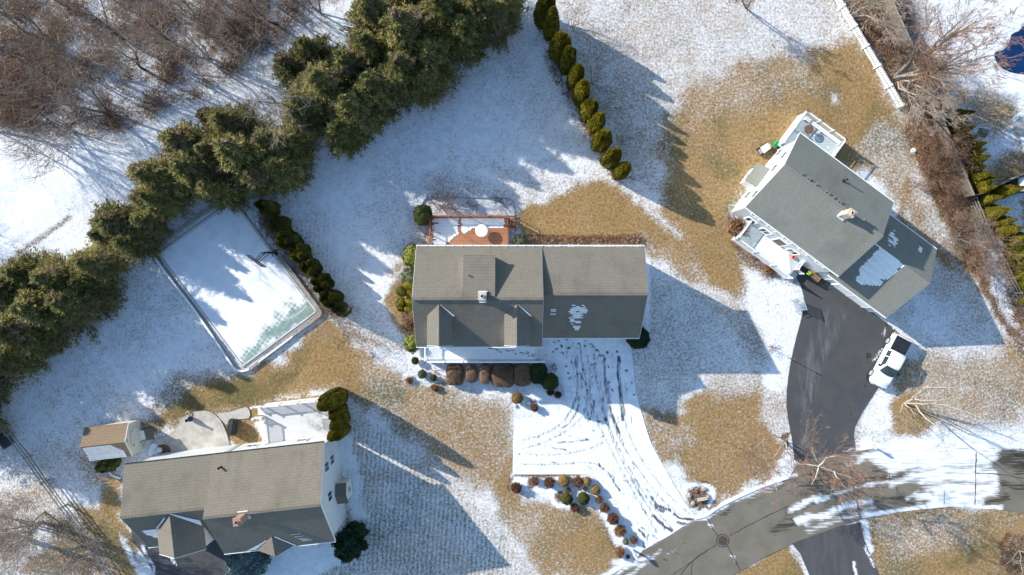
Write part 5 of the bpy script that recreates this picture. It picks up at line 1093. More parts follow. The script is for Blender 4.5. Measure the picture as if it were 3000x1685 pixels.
# ---- evergreen trees with feathery sprays
def conifer_crown(seed, h, Rr, nb=260, sprays=34, lump=.28, low=.06, tip=.9, sl=.36):
    r = rngf(seed); Vs = []; Fs = []; T = []; off = 0; br = []
    P = []; D = []; Nn = []; L = []; Wd = []; tint = []
    ph = r.uniform(0, 6.28, 6)
    for b in range(nb):
        t = (b + r.random()) / nb; z = h * (low + (1 - low) * t ** .9); a = r.uniform(0, 2 * np.pi)
        prof = (1 - (z / h) ** 1.7) ** .8 * (0.75 + .25 * min(1, z / (h * .25)))
        lob = 1 + lump * .6 * (np.sin(2 * a + ph[0]) * .5 + np.sin(3 * a + ph[1] + z * .7) * .5 + np.sin(5 * a + ph[2] + z * 1.5) * .35)
        ln = max(.35, Rr * prof * lob * (r.uniform(.45, 1.1) if r.random() < .8 else r.uniform(1.0, 1.38))); up = r.uniform(-.12, .28) + .5 * (z / h) ** 3
        d = np.array([np.cos(a), np.sin(a), up]); d /= np.linalg.norm(d); side = np.array([-np.sin(a), np.cos(a), 0])
        br.append((0, 0, z, *(d * ln * .8 + np.array([0, 0, z])), .05 * (1 - t) + .015, .01)); bt = r.normal(0, .16)
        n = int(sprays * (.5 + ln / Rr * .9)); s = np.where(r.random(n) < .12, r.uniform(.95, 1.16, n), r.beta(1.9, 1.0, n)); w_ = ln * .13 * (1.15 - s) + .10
        lat = r.normal(0, 1, n) * w_; c = d[None] * (ln * s)[:, None] + side[None] * lat[:, None]; c[:, 2] += z - .10 * ln * s ** 2 + r.normal(0, .10, n) - np.abs(lat) * .18
        dd = d[None] * .8 + side[None] * np.sign(lat)[:, None] * r.uniform(.1, .9, n)[:, None] + r.normal(0, .18, (n, 3)); dd[:, 2] -= .12
        P.append(c); D.append(dd); nn = np.array([0, 0, 1.0])[None] + d[None] * .35 + r.normal(0, .42, (n, 3)); Nn.append(nn)
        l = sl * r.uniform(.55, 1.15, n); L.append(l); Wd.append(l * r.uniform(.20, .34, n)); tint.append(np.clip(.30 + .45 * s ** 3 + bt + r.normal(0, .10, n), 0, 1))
    P, D, Nn, L, Wd, tint = map(np.concatenate, (P, D, Nn, L, Wd, tint)); V, F = diamonds(P, D, nrm(Nn), L, Wd)
    return np_mesh('crown', V, [F], np.repeat(tint, 4)), br
def trunk_mesh(h, r0, br=()):
    s = [];  n = 6
    for i in range(n): s.append((0, 0, h * i / n - .1, 0, 0, h * (i + 1) / n, r0 * (1 - i / n) + .02, r0 * (1 - (i + 1) / n) + .02))
    return segs_mesh('trunk', np.array(s + list(br)))
CON = []
for k, (h, rr, sd, lm) in enumerate(((10, 3.1, 11, .25), (8.5, 2.6, 12, .35), (11.5, 3.5, 13, .3), (6.5, 2.2, 14, .35))):
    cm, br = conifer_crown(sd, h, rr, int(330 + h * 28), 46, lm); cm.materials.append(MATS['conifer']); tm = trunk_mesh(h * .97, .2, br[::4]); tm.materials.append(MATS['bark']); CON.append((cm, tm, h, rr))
# (image x, y of crown centre, radius px, height m, label)
ev = [(40, 850, 80, 9, 'feathery evergreen at the left picture edge'), (105, 800, 62, 8.5, 'evergreen at the upper rim of the left edge clump'), (190, 815, 70, 9, 'bushy evergreen in the middle of the left edge clump'), (150, 900, 80, 9.5, 'tall evergreen on the lawn side of the left edge clump'),
      (60, 960, 84, 9.5, 'dark evergreen low on the left picture edge'), (235, 880, 66, 9, 'evergreen beside the lawn left of the court'), (285, 770, 64, 7, 'small evergreen below the lone olive tree'), (20, 1040, 62, 8, 'lowest evergreen of the left edge clump'), (130, 1000, 44, 6.5, 'small evergreen tip at the foot of the left edge clump'),
      (345, 655, 66, 6.5, 'olive evergreen left of the court corner, upper half'), (392, 712, 54, 6.5, 'olive evergreen touching the court corner'), (432, 650, 40, 5.5, 'thin evergreen between the court corner and big clump'), (300, 690, 34, 4.5, 'wispy evergreen sapling by the snowy strip'),
      (475, 525, 72, 10, 'golden green evergreen at the lower left of the big clump'), (480, 588, 50, 9, 'evergreen over the upper court corner'), (560, 430, 70, 9.5, 'evergreen on the snowy strip side of the big clump'), (585, 505, 72, 10.5, 'dark evergreen in the heart of the big clump'), (648, 560, 50, 9, 'dark evergreen above the court top'),
      (690, 370, 68, 10, 'brownish green evergreen at the top of the big clump'), (720, 460, 82, 11, 'tall evergreen in the middle of the big clump'), (800, 430, 62, 9.5, 'evergreen at the right of the big clump'), (830, 500, 58, 8.5, 'evergreen at the lawn edge of the big clump'), (768, 525, 50, 8.5, 'dark evergreen over the hedge start'), (625, 350, 36, 6, 'small evergreen tuft beside the snowy strip'),
      (860, 210, 56, 8.5, 'evergreen next to the leaning bare tree'), (925, 170, 60, 9.5, 'evergreen at the upper left of the middle clump'), (960, 260, 84, 11, 'tall bushy evergreen in the middle clump'), (1040, 330, 66, 9.5, 'evergreen at the lawn edge of the middle clump'), (900, 320, 62, 9, 'evergreen with reddish dead twigs in the middle clump'), (1010, 390, 56, 8, 'lowest evergreen of the middle clump'), (880, 400, 34, 5.5, 'small dark evergreen between the two clumps'),
      (1100, 60, 76, 11, 'evergreen at the top picture edge by the snowy strip'), (1090, 160, 74, 10.5, 'evergreen on the left side of the top clump'), (1190, 110, 88, 12, 'tallest evergreen in the heart of the top clump'), (1180, 215, 78, 10, 'evergreen spreading over the back lawn'), (1100, 270, 66, 9.5, 'evergreen joining the top and middle clumps'), (1270, 180, 66, 9.5, 'dark evergreen at the lawn edge of the top clump'), (1250, 250, 46, 7.5, 'small evergreen poking out over the back lawn'),
      (1290, 50, 84, 11, 'evergreen at the top edge, right of the tallest'), (1360, 110, 62, 9, 'dark evergreen at the right of the top clump'), (1400, 40, 70, 10, 'dark evergreen at the top edge near the hedge'), (1460, 60, 50, 8, 'smaller dark evergreen nearest the columnar hedge'), (1480, 0, 60, 9, 'evergreen cut by the top picture edge near the hedge'), (1190, -20, 80, 11, 'evergreen cut by the top picture edge'), (440, 590, 46, 6.5, 'evergreen filling the gap before the big clump'), (852, 432, 58, 8.5, 'evergreen bridging the big and the middle clump, lower one'), (880, 350, 56, 8.5, 'evergreen bridging the big and the middle clump, upper one'), (1030, 210, 66, 9.5, 'evergreen bridging the middle and the top clump'), (270, 830, 50, 7, 'low evergreen beside the left edge clump'), (640, 460, 60, 9, 'evergreen between the strip side and the clump heart')]
ORD_ = 'first second third fourth fifth'.split()
def plant_conifer(cx, cy, rpx, h, label, seed, grp='evergreens along the snowy strip', mats=None, var=None):
    h *= .88
    k = var if var is not None else seed % 4; cm, tm, h0, r0 = CON[k]; zc = h * .45; x, y, _ = W(cx, cy, zc); rr = rpx * S * (H - zc) / H
    rr *= 1.1
    o = thing('evergreen_tree', label, 'evergreen tree', (x, y, 0), grp); o.rotation_euler = (0, 0, seed * 2.4); o.scale = (rr / r0, rr / r0, h / h0)
    a = obj('crown', cm, None, o); b = obj('trunk', tm, None, o); return o
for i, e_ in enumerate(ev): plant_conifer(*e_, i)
for i, (x, y, r_, h) in enumerate(((-60, 900, 80, 9), (-80, 1010, 80, 9), (-95, 1100, 84, 9.5), (-120, 1190, 80, 9.5), (-150, 1270, 80, 9))): plant_conifer(x, y, r_, h, 'evergreen just beyond the left picture edge, ' + ORD_[i] + ' one', i)

# ---- dense clipped or columnar foliage
def sphere_dirs(r, n, zmin=-.25):
    z = r.uniform(zmin, 1, n); a = r.uniform(0, 2 * np.pi, n); q = np.sqrt(1 - z * z); return np.stack([q * np.cos(a), q * np.sin(a), z], 1)
def blob_mesh(name, a, b, c, n, leaf, seed, e=2.0, lump=.06, lf=3.0, z0=.0, rough=.06, core=.93, align=.55, elong=1.0, coretint=.1, thin=1.0):
    """superellipsoid of leaves round a solid core; centre at height c*z0"""
    r = rngf(seed); ph = r.uniform(0, 6, 9)
    def rad(d):
        q = (np.abs(d[:, 0] / a) ** e + np.abs(d[:, 1] / b) ** e + np.abs(d[:, 2] / c) ** e) ** (-1 / e)
        l = np.sin(d[:, 0] * lf * 2 + ph[0] + 2 * d[:, 2]) * np.sin(d[:, 1] * lf * 2.3 + ph[1]) + .6 * np.sin(d[:, 2] * lf * 3 + ph[2] + d[:, 0] * lf) + .5 * np.sin(d[:, 0] * lf * 5 + ph[3]) * np.sin(d[:, 1] * lf * 4.6 + ph[4] + d[:, 2] * 5)
        return q * (1 + lump * l)
    d = sphere_dirs(r, n); P = d * rad(d)[:, None]; rr = 1 - np.abs(r.normal(0, rough, n)); P *= rr[:, None]
    N0 = nrm(P / np.array([[a, b, c]]) ** 2); Nn = nrm(N0 * align + r.normal(0, 1, (n, 3)) * (1 - align) * .8); D = np.cross(Nn, r.normal(0, 1, (n, 3))) + np.array([[0, 0, .3]]) * (elong > 1)
    L = leaf * r.uniform(.6, 1.3, n) * elong; V, F = diamonds(P + N0 * leaf * .15, D + (N0 * 1.2 if elong > 1 else 0), Nn, L, leaf * thin * r.uniform(.5, .9, n))
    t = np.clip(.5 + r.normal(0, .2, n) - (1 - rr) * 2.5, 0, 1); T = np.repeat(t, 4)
    m, k = 20, 12; th = np.linspace(-.3, np.pi / 2, k); az = np.linspace(0, 2 * np.pi, m, endpoint=False); A, B = np.meshgrid(az, th)
    dd = np.stack([np.cos(B) * np.cos(A), np.cos(B) * np.sin(A), np.sin(B)], -1).reshape(-1, 3); C = dd * rad(dd)[:, None] * core
    ii = (np.arange(k - 1)[:, None] * m + np.arange(m)[None]); jj = (np.arange(k - 1)[:, None] * m + (np.arange(m)[None] + 1) % m)
    CF = np.stack([ii, jj, jj + m, ii + m], -1).reshape(-1, 4) + len(V)
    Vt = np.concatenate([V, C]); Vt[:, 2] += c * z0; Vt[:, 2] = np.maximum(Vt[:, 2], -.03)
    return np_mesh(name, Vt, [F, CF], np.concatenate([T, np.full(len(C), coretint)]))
def bullet_mesh(name, cols, n, leaf, seed, rough=.05, pw=2.0):
    """columnar evergreen: union of bullets (dx, dy, radius, height)"""
    r = rngf(seed); Vs = []; Fs = []; Ts = []; off = 0
    for (dx, dy, R_, h) in cols:
        ph = r.uniform(0, 6, 6)
        def rad(t, a): return R_ * np.where(t < .22, .80 + .9 * t, np.sqrt(np.clip(1 - ((t - .22) / .78) ** pw, 0, 1)) * .998) * (1 if pw > 1.5 else np.clip(1.25 - t, 0, 1) ** .8) * (1 + .05 * np.sin(5 * a + ph[0] + 4 * t) + .04 * np.sin(9 * a + ph[1] - 7 * t) + .03 * np.sin(17 * a + 11 * t))
        m_ = int(n * R_ * h); t = r.random(m_) ** .9; t = np.where(r.random(m_) < .25, 1 - r.random(m_) ** 2 * .3, t); a = r.uniform(0, 2 * np.pi, m_); q = rad(t, a) * (1 - np.abs(r.normal(0, rough, m_)))
        P = np.stack([dx + q * np.cos(a), dy + q * np.sin(a), t * h], 1); sl = R_ / h * 2.2 * t; N0 = nrm(np.stack([np.cos(a), np.sin(a), sl], 1))
        Nn = nrm(N0 * .6 + r.normal(0, .45, (m_, 3))); D = np.array([[0, 0, 1.0]]) + N0 * .5 + r.normal(0, .35, (m_, 3)); L = leaf * r.uniform(.7, 1.6, m_)
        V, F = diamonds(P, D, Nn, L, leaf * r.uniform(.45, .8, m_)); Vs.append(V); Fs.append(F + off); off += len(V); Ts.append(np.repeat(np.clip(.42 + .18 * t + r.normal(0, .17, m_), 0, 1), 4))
        k, mm = 12, 16; tt = np.linspace(0, .99, k); az = np.linspace(0, 2 * np.pi, mm, endpoint=False); A, B = np.meshgrid(az, tt); q = rad(B, A) * .9
        C = np.stack([dx + q * np.cos(A), dy + q * np.sin(A), B * h * .98], -1).reshape(-1, 3); ii = (np.arange(k - 1)[:, None] * mm + np.arange(mm)[None]); jj = (np.arange(k - 1)[:, None] * mm + (np.arange(mm)[None] + 1) % mm)
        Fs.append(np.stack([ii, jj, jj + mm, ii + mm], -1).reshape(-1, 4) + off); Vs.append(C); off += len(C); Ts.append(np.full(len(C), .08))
    me = np_mesh(name, np.concatenate(Vs), Fs, np.concatenate(Ts)); return me
def columns(cols, n, leaf, seed, mat='arborvitae', pw=2.0):
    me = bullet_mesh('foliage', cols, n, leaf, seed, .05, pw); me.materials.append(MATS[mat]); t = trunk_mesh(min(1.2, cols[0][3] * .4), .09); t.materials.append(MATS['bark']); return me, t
def plant_col(v, px, py, label, grp, seed, s=1.0, sz=None, cat='evergreen'):
    me, t = v; x, y, _ = W(px, py); o = thing('columnar_evergreen', label, cat, (x, y, 0), grp); q = rngf(seed * 13 + int(px)); s *= q.uniform(.9, 1.12); o.rotation_euler = (q.normal(0, .03), q.normal(0, .03), seed * 1.7); o.scale = (s, s * q.uniform(.92, 1.08), (sz or s) * q.uniform(.93, 1.08)); obj('foliage', me, None, o); obj('trunk', t, None, o); return o
ORD = 'first second third fourth fifth sixth seventh eighth ninth tenth eleventh twelfth thirteenth fourteenth fifteenth sixteenth seventeenth eighteenth nineteenth twentieth twenty-first twenty-second twenty-third twenty-fourth twenty-fifth'.split()
hA_ = [columns([(0, 0, .74, 4.7), (.38, .22, .42, 5.1)], 1150, .13, 51, pw=1.75), columns([(0, 0, .7, 5.2), (.32, -.2, .42, 4.6), (-.2, .3, .36, 4.2)], 1150, .13, 52, pw=1.75), columns([(0, 0, .78, 5.0), (-.35, .25, .4, 4.9)], 1150, .13, 53, pw=1.75)]
for i, (px, py) in enumerate([(1590, 66), (1613, 104), (1634, 160), (1656, 203), (1677, 252), (1696, 290), (1716, 333), (1739, 372), (1757, 425), (1783, 475), (1812, 510)]):
    s = (1.12, 1.06, 1.08, 1.05, .98, 1.0, .95, .98, 1.05, 1.05, .95)[i]; plant_col(hA_[i % 3], px, py, 'columnar evergreen above the middle house, %s in its row from the top' % ORD[i], 'columnar evergreens above the middle house', i, s * 1.2, s * (1.16 + .07 * math.sin(i * 3.1)))
hB_ = [columns([(0, 0, .82, 3.1), (.38, .32, .5, 3.7), (-.42, .25, .48, 3.6), (.05, -.45, .5, 3.5), (-.1, .5, .42, 3.3), (.45, -.2, .42, 3.4)], 1000, .12, 61, 'shade_darkened_evergreen'), columns([(0, 0, .82, 3.2), (-.38, -.32, .5, 3.5), (.42, .25, .46, 3.5), (-.3, .45, .42, 3.7), (.3, -.45, .42, 3.2)], 1000, .12, 62, 'shade_darkened_evergreen')]
for i, (px, py) in enumerate([(800, 616), (834, 662), (867, 705), (892, 745), (922, 788), (954, 829), (984, 873), (1012, 908)]):
    plant_col(hB_[i % 2], px, py, 'mounded evergreen in shade-darkened green along the court, %s in its row from the top' % ORD[i], 'mounded evergreens beside the court', i, (1.06 if i < 7 else .9) * (1 + .06 * math.sin(i * 2.7)), 1.0 + .09 * math.sin(i * 4.3))
hC_ = [columns([(0, 0, .66, 4.5)], 1300, .11, 71, 'arborvitae', 1.1), columns([(0, 0, .64, 4.3)], 1300, .11, 72, 'arborvitae', 1.1)]
fr = cc(2700, 300, 2.412)
rowC = [(195, 120, 290, 90), (195, 183, 295, 145), (205, 228, 330, 195), (220, 285, 335, 245), (245, 335, 395, 290), (275, 380, 415, 335), (285, 440, 435, 400), (305, 485, 445, 445), (325, 540, 475, 495), (345, 585, 485, 548), (362, 625, 470, 585), (395, 700, 530, 690), (440, 790, 570, 765), (500, 852, 590, 840), (530, 912, 645, 895), (590, 960, 668, 940), (605, 1025, 692, 1010), (600, 1095, 705, 1075), (610, 1155, 724, 1135), (640, 1222, 760, 1205), (665, 1280, 780, 1268), (685, 1335, 790, 1325), (705, 1390, 800, 1385)]
for i, (a, b, c_, d_) in enumerate(rowC):
    bx, by = fr(a + 14, b - 2); tx, ty = fr(c_, d_); k = math.hypot(tx - 1500, ty - 842.5) / math.hypot(bx - 1500, by - 842.5); z = max(2.6, min(4.4, H * (1 - 1 / k)))
    plant_col(hC_[i % 2], bx, by, 'golden pointed evergreen by the right picture edge, %s in its row from the top' % ORD[i], 'pointed evergreens along the right fence', i, 1.2 + .12 * math.sin(i * 2.3), z / 3.5)
plant_col(hC_[1], *fr(520, 640), 'golden pointed evergreen standing out of the right row beside the grey fence', 'pointed evergreens along the right fence', 30, 1.1, 1.0)
big = [columns([(0, 0, .85, 6.4), (-.3, .5, .45, 5.6)], 1000, .14, 81), columns([(0, 0, .72, 5.8), (.4, .3, .42, 5.0)], 1000, .14, 82)]
for i, (px, py, s) in enumerate([(1003, 1159, 1.1), (1006, 1192, .85), (1011, 1215, .8), (1008, 1246, .95)]): plant_col(big[i % 2], px, py, 'tall columnar evergreen at the white deck corner, %s of four from the top' % ORD[i], 'columnar evergreens at the white deck', i, s, s if i in (0, 3) else .95)

# ---- shrubs (photo px, radius px or (rx, ry), height m, material, label)
BL = {}
def shrub(px, py, rx, ry, h, mat, name, label, cat='shrub', grp=None, e=2.0, leaf=.1, dens=1.0, lump=.07, z0=.45, rot=0.0, rough=.06):
    zc = h * .6; k = S * (H - zc) / H; a, b = rx * k, ry * k; n = int((a * b) ** .5 * (a + b + h) * 1500 * dens * (.1 / leaf) ** 1.5); n = max(300, min(n, 16000))
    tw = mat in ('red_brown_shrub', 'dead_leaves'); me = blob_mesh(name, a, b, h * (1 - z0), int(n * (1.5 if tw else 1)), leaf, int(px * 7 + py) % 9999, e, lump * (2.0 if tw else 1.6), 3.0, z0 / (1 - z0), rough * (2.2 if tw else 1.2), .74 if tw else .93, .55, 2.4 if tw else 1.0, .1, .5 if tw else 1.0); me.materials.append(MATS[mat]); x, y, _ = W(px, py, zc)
    o = obj(name, me, None, None, (x, y, 0)); o.rotation_euler = (0, 0, rot); tag(o, label, cat, grp); return o
F2 = cc(1150, 850, 4.134); F1_ = cc(1150, 550, 4.134)
def sh2(f, u, v, ru, rv, sc, *a, **k): x, y = f(u, v); return shrub(x, y, ru / sc, rv / sc, *a, **k)
hg = 'clipped russet hedges below the front porch'
for (u0, u1, v0, v1, lb) in ((650, 856, 905, 1152, 'clipped russet hedge block, leftmost below the porch rail'), (886, 1020, 908, 1118, 'narrow clipped russet hedge block, second from the left'), (1053, 1180, 903, 1138, 'narrow half shaded hedge block between a narrow and the widest one'), (1196, 1478, 893, 1174, 'widest clipped russet hedge block below the porch rail'), (1468, 1678, 893, 1162, 'russet hedge block touching the black green ball shrub')):
    sh2(F2, (u0 + u1) / 2, (v0 + v1) / 2, (u1 - u0) / 2, (v1 - v0) / 2, 4.134, 1.25, 'russet_hedge', 'clipped_hedge', lb, 'hedge', hg, e=4.2, leaf=.075, dens=1.5, lump=.025, z0=.3)
sh2(F2, 1768, 1010, 108, 132, 4.134, 1.5, 'dark_conifer', 'round_shrub', 'black green ball shrub in the shade at the porch steps', leaf=.09, e=2.3, lump=.04)
sh2(F2, 1905, 1112, 104, 108, 4.134, 1.5, 'boxwood', 'round_shrub', 'clipped green ball shrub beside the snowy driveway', leaf=.08, lump=.03)
sh2(F2, 1510, 1312, 70, 68, 4.134, 1.1, 'golden_shrub', 'round_shrub', 'small olive ball shrub next to the terracotta pot ring', leaf=.075, lump=.03)
sh2(F2, 272, 858, 42, 44, 4.134, .8, 'boxwood', 'small_shrub', 'small green shrub left of the porch, nearest the house', leaf=.08)
sh2(F2, 358, 1018, 52, 54, 4.134, .8, 'holly', 'small_shrub', 'round green shrub below the left end of the porch', leaf=.08)
sh2(F2, 493, 1066, 38, 38, 4.134, .7, 'boxwood', 'small_shrub', 'smallest green shrub in the snow below the porch', leaf=.08)
sh2(F2, 228, 655, 82, 96, 4.134, 1.9, 'rhododendron', 'rhododendron', 'green shrub at the front left corner of the middle house', leaf=.16, lump=.12, dens=.8)
sh2(F2, 1716, 1428, 40, 42, 4.134, .7, 'red_brown_shrub', 'small_shrub', 'small russet shrub right of the terracotta pot', leaf=.08, lump=.1)
sh2(F2, 1912, 1240, 44, 34, 4.134, .5, 'red_brown_shrub', 'small_shrub', 'flat russet tuft under the green ball shrub', leaf=.08, lump=.1)
sh2(F2, 2006, 1270, 40, 38, 4.134, .5, 'red_brown_shrub', 'small_shrub', 'small dark russet tuft on the driveway edge', leaf=.08, lump=.1)
sh2(F2, 220, 420, 40, 90, 4.134, 1.0, 'dead_leaves', 'dry_shrub', 'reddish brown dry shrub on the left wall of the middle house', leaf=.1, lump=.16, rough=.15)
sh2(F2, 505, 1185, 40, 48, 4.134, .5, 'dead_leaves', 'dry_shrub', 'pale brown dry tuft in the bed left of the hedges', leaf=.1, lump=.16, rough=.2)
sh2(F2, 205, 1095, 50, 46, 4.134, .35, 'dead_leaves', 'dry_shrub', 'tan tuft of dry grass at the left bed edge', leaf=.12, lump=.16, rough=.25)
sh2(F1_, 222, 825, 92, 138, 4.134, 2.6, 'rhododendron', 'rhododendron', 'bright yellow green rhododendron at the back left house corner', leaf=.17, lump=.1, dens=.85)
sh2(F1_, 195, 1075, 84, 100, 4.134, 2.0, 'holly', 'rhododendron', 'grey green shrub between the rhododendron and golden evergreens', leaf=.15, lump=.1, dens=.8)
sh2(F1_, 365, 330, 108, 124, 4.134, 2.6, 'boxwood', 'round_shrub', 'dark rounded shrub at the left corner of the red deck', leaf=.09, lump=.05, e=2.2)
sh2(F1_, 1550, 655, 100, 84, 4.134, 1.5, 'holly', 'round_shrub', 'green leafy ball shrub right of the red deck', leaf=.13, lump=.06)
for i, (u, v, r_) in enumerate([(115, 1255, 62), (185, 1185, 52), (205, 1275, 52)]): sh2(F1_, u, v, r_, r_, 4.134, 2.8 - i * .2, 'arborvitae', 'golden_shrub', 'golden green rounded evergreen in the upper trio, %s' % ('outermost', 'uppermost', 'nearest the wall')[i], 'evergreen', 'golden evergreens on the left wall', leaf=.11, lump=.06, z0=.5)
for i, (u, v, r_) in enumerate([(100, 1395, 58), (190, 1385, 50), (185, 1462, 52), (105, 1450, 50)]): sh2(F1_, u, v, r_, r_, 4.134, 2.5 - i * .12, 'arborvitae', 'golden_shrub', 'golden green rounded evergreen in the lower foursome, %s' % ('upper outer one', 'upper one by the wall', 'lower one by the wall', 'lower outer one')[i], 'evergreen', 'golden evergreens on the left wall', leaf=.11, lump=.06, z0=.5)
shrub(1871, 990, 33, 33, 1.9, 'dark_conifer', 'round_shrub', 'black green ball shrub at the garage corner', leaf=.09, lump=.04)
F4 = cc(1480, 1350, 4.319); bed = [(140, 345, 66, 66, .9, 'red_brown_shrub', 'red brown twiggy mound at the left corner of the white parking pad'), (375, 258, 48, 52, .7, 'red_brown_shrub', 'grey brown mound, second along the parking pad'), (560, 282, 61, 66, .9, 'red_brown_shrub', 'red brown mound, third along the parking pad'), (748, 258, 73, 80, .9, 'golden_shrub', 'largest golden brown ball along the parking pad'),
    (915, 270, 62, 74, .8, 'red_brown_shrub', 'russet mound with dry sprigs right of the golden brown ball'), (1038, 265, 52, 60, .8, 'golden_shrub', 'lumpy golden brown shrub near the curve of the bed'), (1145, 378, 62, 62, .8, 'golden_shrub', 'neat golden brown ball in the curve of the bed'), (1190, 495, 46, 44, .6, 'dead_leaves', 'small pale russet shrub below the neat golden ball'),
    (1262, 600, 61, 58, .8, 'red_brown_shrub', 'round russet shrub at the driveway, above the bright one'), (1366, 742, 74, 70, 1.0, 'red_brown_shrub', 'largest bright russet shrub beside the driveway'), (1455, 890, 74, 70, .9, 'dead_leaves', 'fuzzy brown shrub below the bright russet one'), (1628, 1010, 42, 46, .6, 'red_brown_shrub', 'small dark red shrub alone in the snow by the mailbox'), (1525, 1028, 34, 40, .5, 'holly', 'small grey green tuft near the mailbox'),
    (1452, 1160, 56, 78, .8, 'dead_leaves', 'fuzzy rust coloured shrub at the lawn edge by the mailbox'), (885, 597, 55, 55, .7, 'red_brown_shrub', 'small russet ball below the two dark green balls'), (780, 486, 75, 76, 1.0, 'boxwood', 'left one of the two dark green balls'), (992, 480, 75, 80, 1.0, 'boxwood', 'right one of the two dark green balls'), (798, 375, 32, 34, .45, 'dead_leaves', 'small brown tuft above the left dark green ball'), (1015, 362, 26, 26, .4, 'dead_leaves', 'tiny brown tuft above the right dark green ball'), (1555, 1215, 24, 26, .35, 'red_brown_shrub', 'tiny rust tuft beside the mailbox post')]
for (u, v, ru, rv, h, m, lb) in bed: sh2(F4, u, v, ru, rv, 4.319, h, m, 'round_shrub', lb, grp='shrubs in the bed beside the snowy driveway', leaf=.075, lump=.05 if m in ('boxwood', 'golden_shrub') else .08, rough=.05 if m == 'boxwood' else .12)
shrub(1022, 1598, 42, 44, 3.4, 'dark_conifer', 'evergreen_shrub', 'dark shaggy evergreen at the front corner of the bottom left house', 'evergreen', leaf=.22, lump=.14, rough=.16, dens=1.6)
shrub(1040, 1560, 34, 30, 1.6, 'dark_conifer', 'evergreen_shrub', 'low dark purple green shrub behind the shaggy evergreen', 'shrub', leaf=.14, lump=.12, rough=.14)
shrub(722, 1652, 56, 50, 3.2, 'blue_spruce', 'blue_spruce', 'blue grey spruce in front of the bottom left house', 'evergreen', leaf=.2, lump=.1, rough=.16, dens=1.7)
shrub(318, 1358, 26, 22, 1.8, 'boxwood', 'evergreen_shrub', 'ragged green shrub in the shadow of the shed', 'shrub', leaf=.16, lump=.2, rough=.2, rot=.4)
shrub(296, 1370, 16, 13, 1.0, 'boxwood', 'evergreen_shrub', 'low green shrub at the lower tip of the ragged one', 'shrub', leaf=.14, lump=.2, rough=.2)
shrub(2163, 668, 27, 25, 1.1, 'dead_leaves', 'oakleaf_shrub', 'large leaved tan shrub left of the porch of the right house', 'shrub', leaf=.26, lump=.14, rough=.2, dens=1.2)
shrub(2225, 745, 22, 18, .5, 'dead_leaves', 'dry_shrub', 'low brown shrub below the porch skirt, upper one', leaf=.12, lump=.2, rough=.3); shrub(2258, 790, 24, 16, .5, 'dead_leaves', 'dry_shrub', 'low brown shrub below the porch skirt, lower one', leaf=.12, lump=.2, rough=.3)

# ---- bare trees and twiggy shrubs
def grow(r, p, d, ln, rad, depth, out, spread=.45, kids=(3, 4), shrink=.68, up=.12, bend=.12, taper=.62, minr=.006):
    n = 4 if depth > 2 else 3; q = p; dd = d; rr = rad
    for i in range(n):
        dd = dd + r.normal(0, bend, 3) + np.array([0, 0, up * .3]); dd /= np.linalg.norm(dd); q2 = q + dd * ln / n; r2 = rad * (1 - (1 - taper) * (i + 1) / n); out.append((*q, *q2, rr, r2))
        if depth > 0 and i >= 1:
            for _ in range(1 if i < n - 1 else r.integers(kids[0] - 1, kids[1])):
                a = r.normal(0, 1, 3); a -= a.dot(dd) * dd; a /= np.linalg.norm(a); e = dd + a * spread * r.uniform(.7, 1.4); e /= np.linalg.norm(e)
                grow(r, q2, e, ln * shrink * r.uniform(.75, 1.15), max(minr, r2 * r.uniform(.5, .72)), depth - 1, out, spread, kids, shrink, up, bend, taper, minr)
        q = q2; rr = r2
def bare_tree(seed, stems, depth, twig_r=.02, **k):
    """stems: (dx, dy, dz direction), length, radius ; returns trunk mesh and crown mesh"""
    r = rngf(seed); T = []; Cc = []
    for (p, d, ln, rad) in stems:
        out = []; d = np.array(d, float); d /= np.linalg.norm(d); grow(r, np.array(p, float), d, ln, rad, depth, out, **k); o = np.array(out)
        T.append(o[o[:, 6] > rad * .42]); Cc.append(o[o[:, 6] <= rad * .42])
    return segs_mesh('trunk', np.concatenate(T)), segs_mesh('crown', np.concatenate(Cc))
BT = []
for sd, st_, dp in ((101, [((0, 0, -.1), (.02, 0, 1), 7.0, .17)], 4), (102, [((0, 0, -.1), (.15, .1, 1), 6.0, .13), ((.1, 0, -.1), (-.2, .1, 1), 5.0, .10)], 4), (103, [((0, 0, -.1), (-.05, .05, 1), 6.2, .22)], 4), (104, [((0, 0, -.1), (.3, .2, 1), 4.2, .12), ((0, .1, -.1), (-.3, .3, 1), 4.0, .1), ((0, -.1, -.1), (.0, -.35, 1), 4.2, .1)], 4)):
    BT.append(bare_tree(sd, st_, dp, spread=.6, kids=(3, 5), shrink=.68, up=.2, bend=.15, minr=.012))
def plant_bare(k, px, py, label, grp, s=1.0, rot=0.0, bark='bark', twig='twig', h=None, name='bare_tree', lean=(0, 0)):
    t, c = BT[k]; x, y, _ = W(px, py); o = thing(name, label, 'bare tree', (x, y, 0), grp); o.rotation_euler = (lean[0], lean[1], rot); o.scale = (s, s, h or s)
    for nm, me, m in (('trunk', t, bark), ('crown', c, twig)):
        q = me.copy() if (me.name + m) not in BL else BL[me.name + m]
        if (me.name + m) not in BL: q.materials.clear(); q.materials.append(MATS[m]); BL[me.name + m] = q
        obj(nm, q, None, o)
    return o
GW = 'leafless trees in the snowy wood'
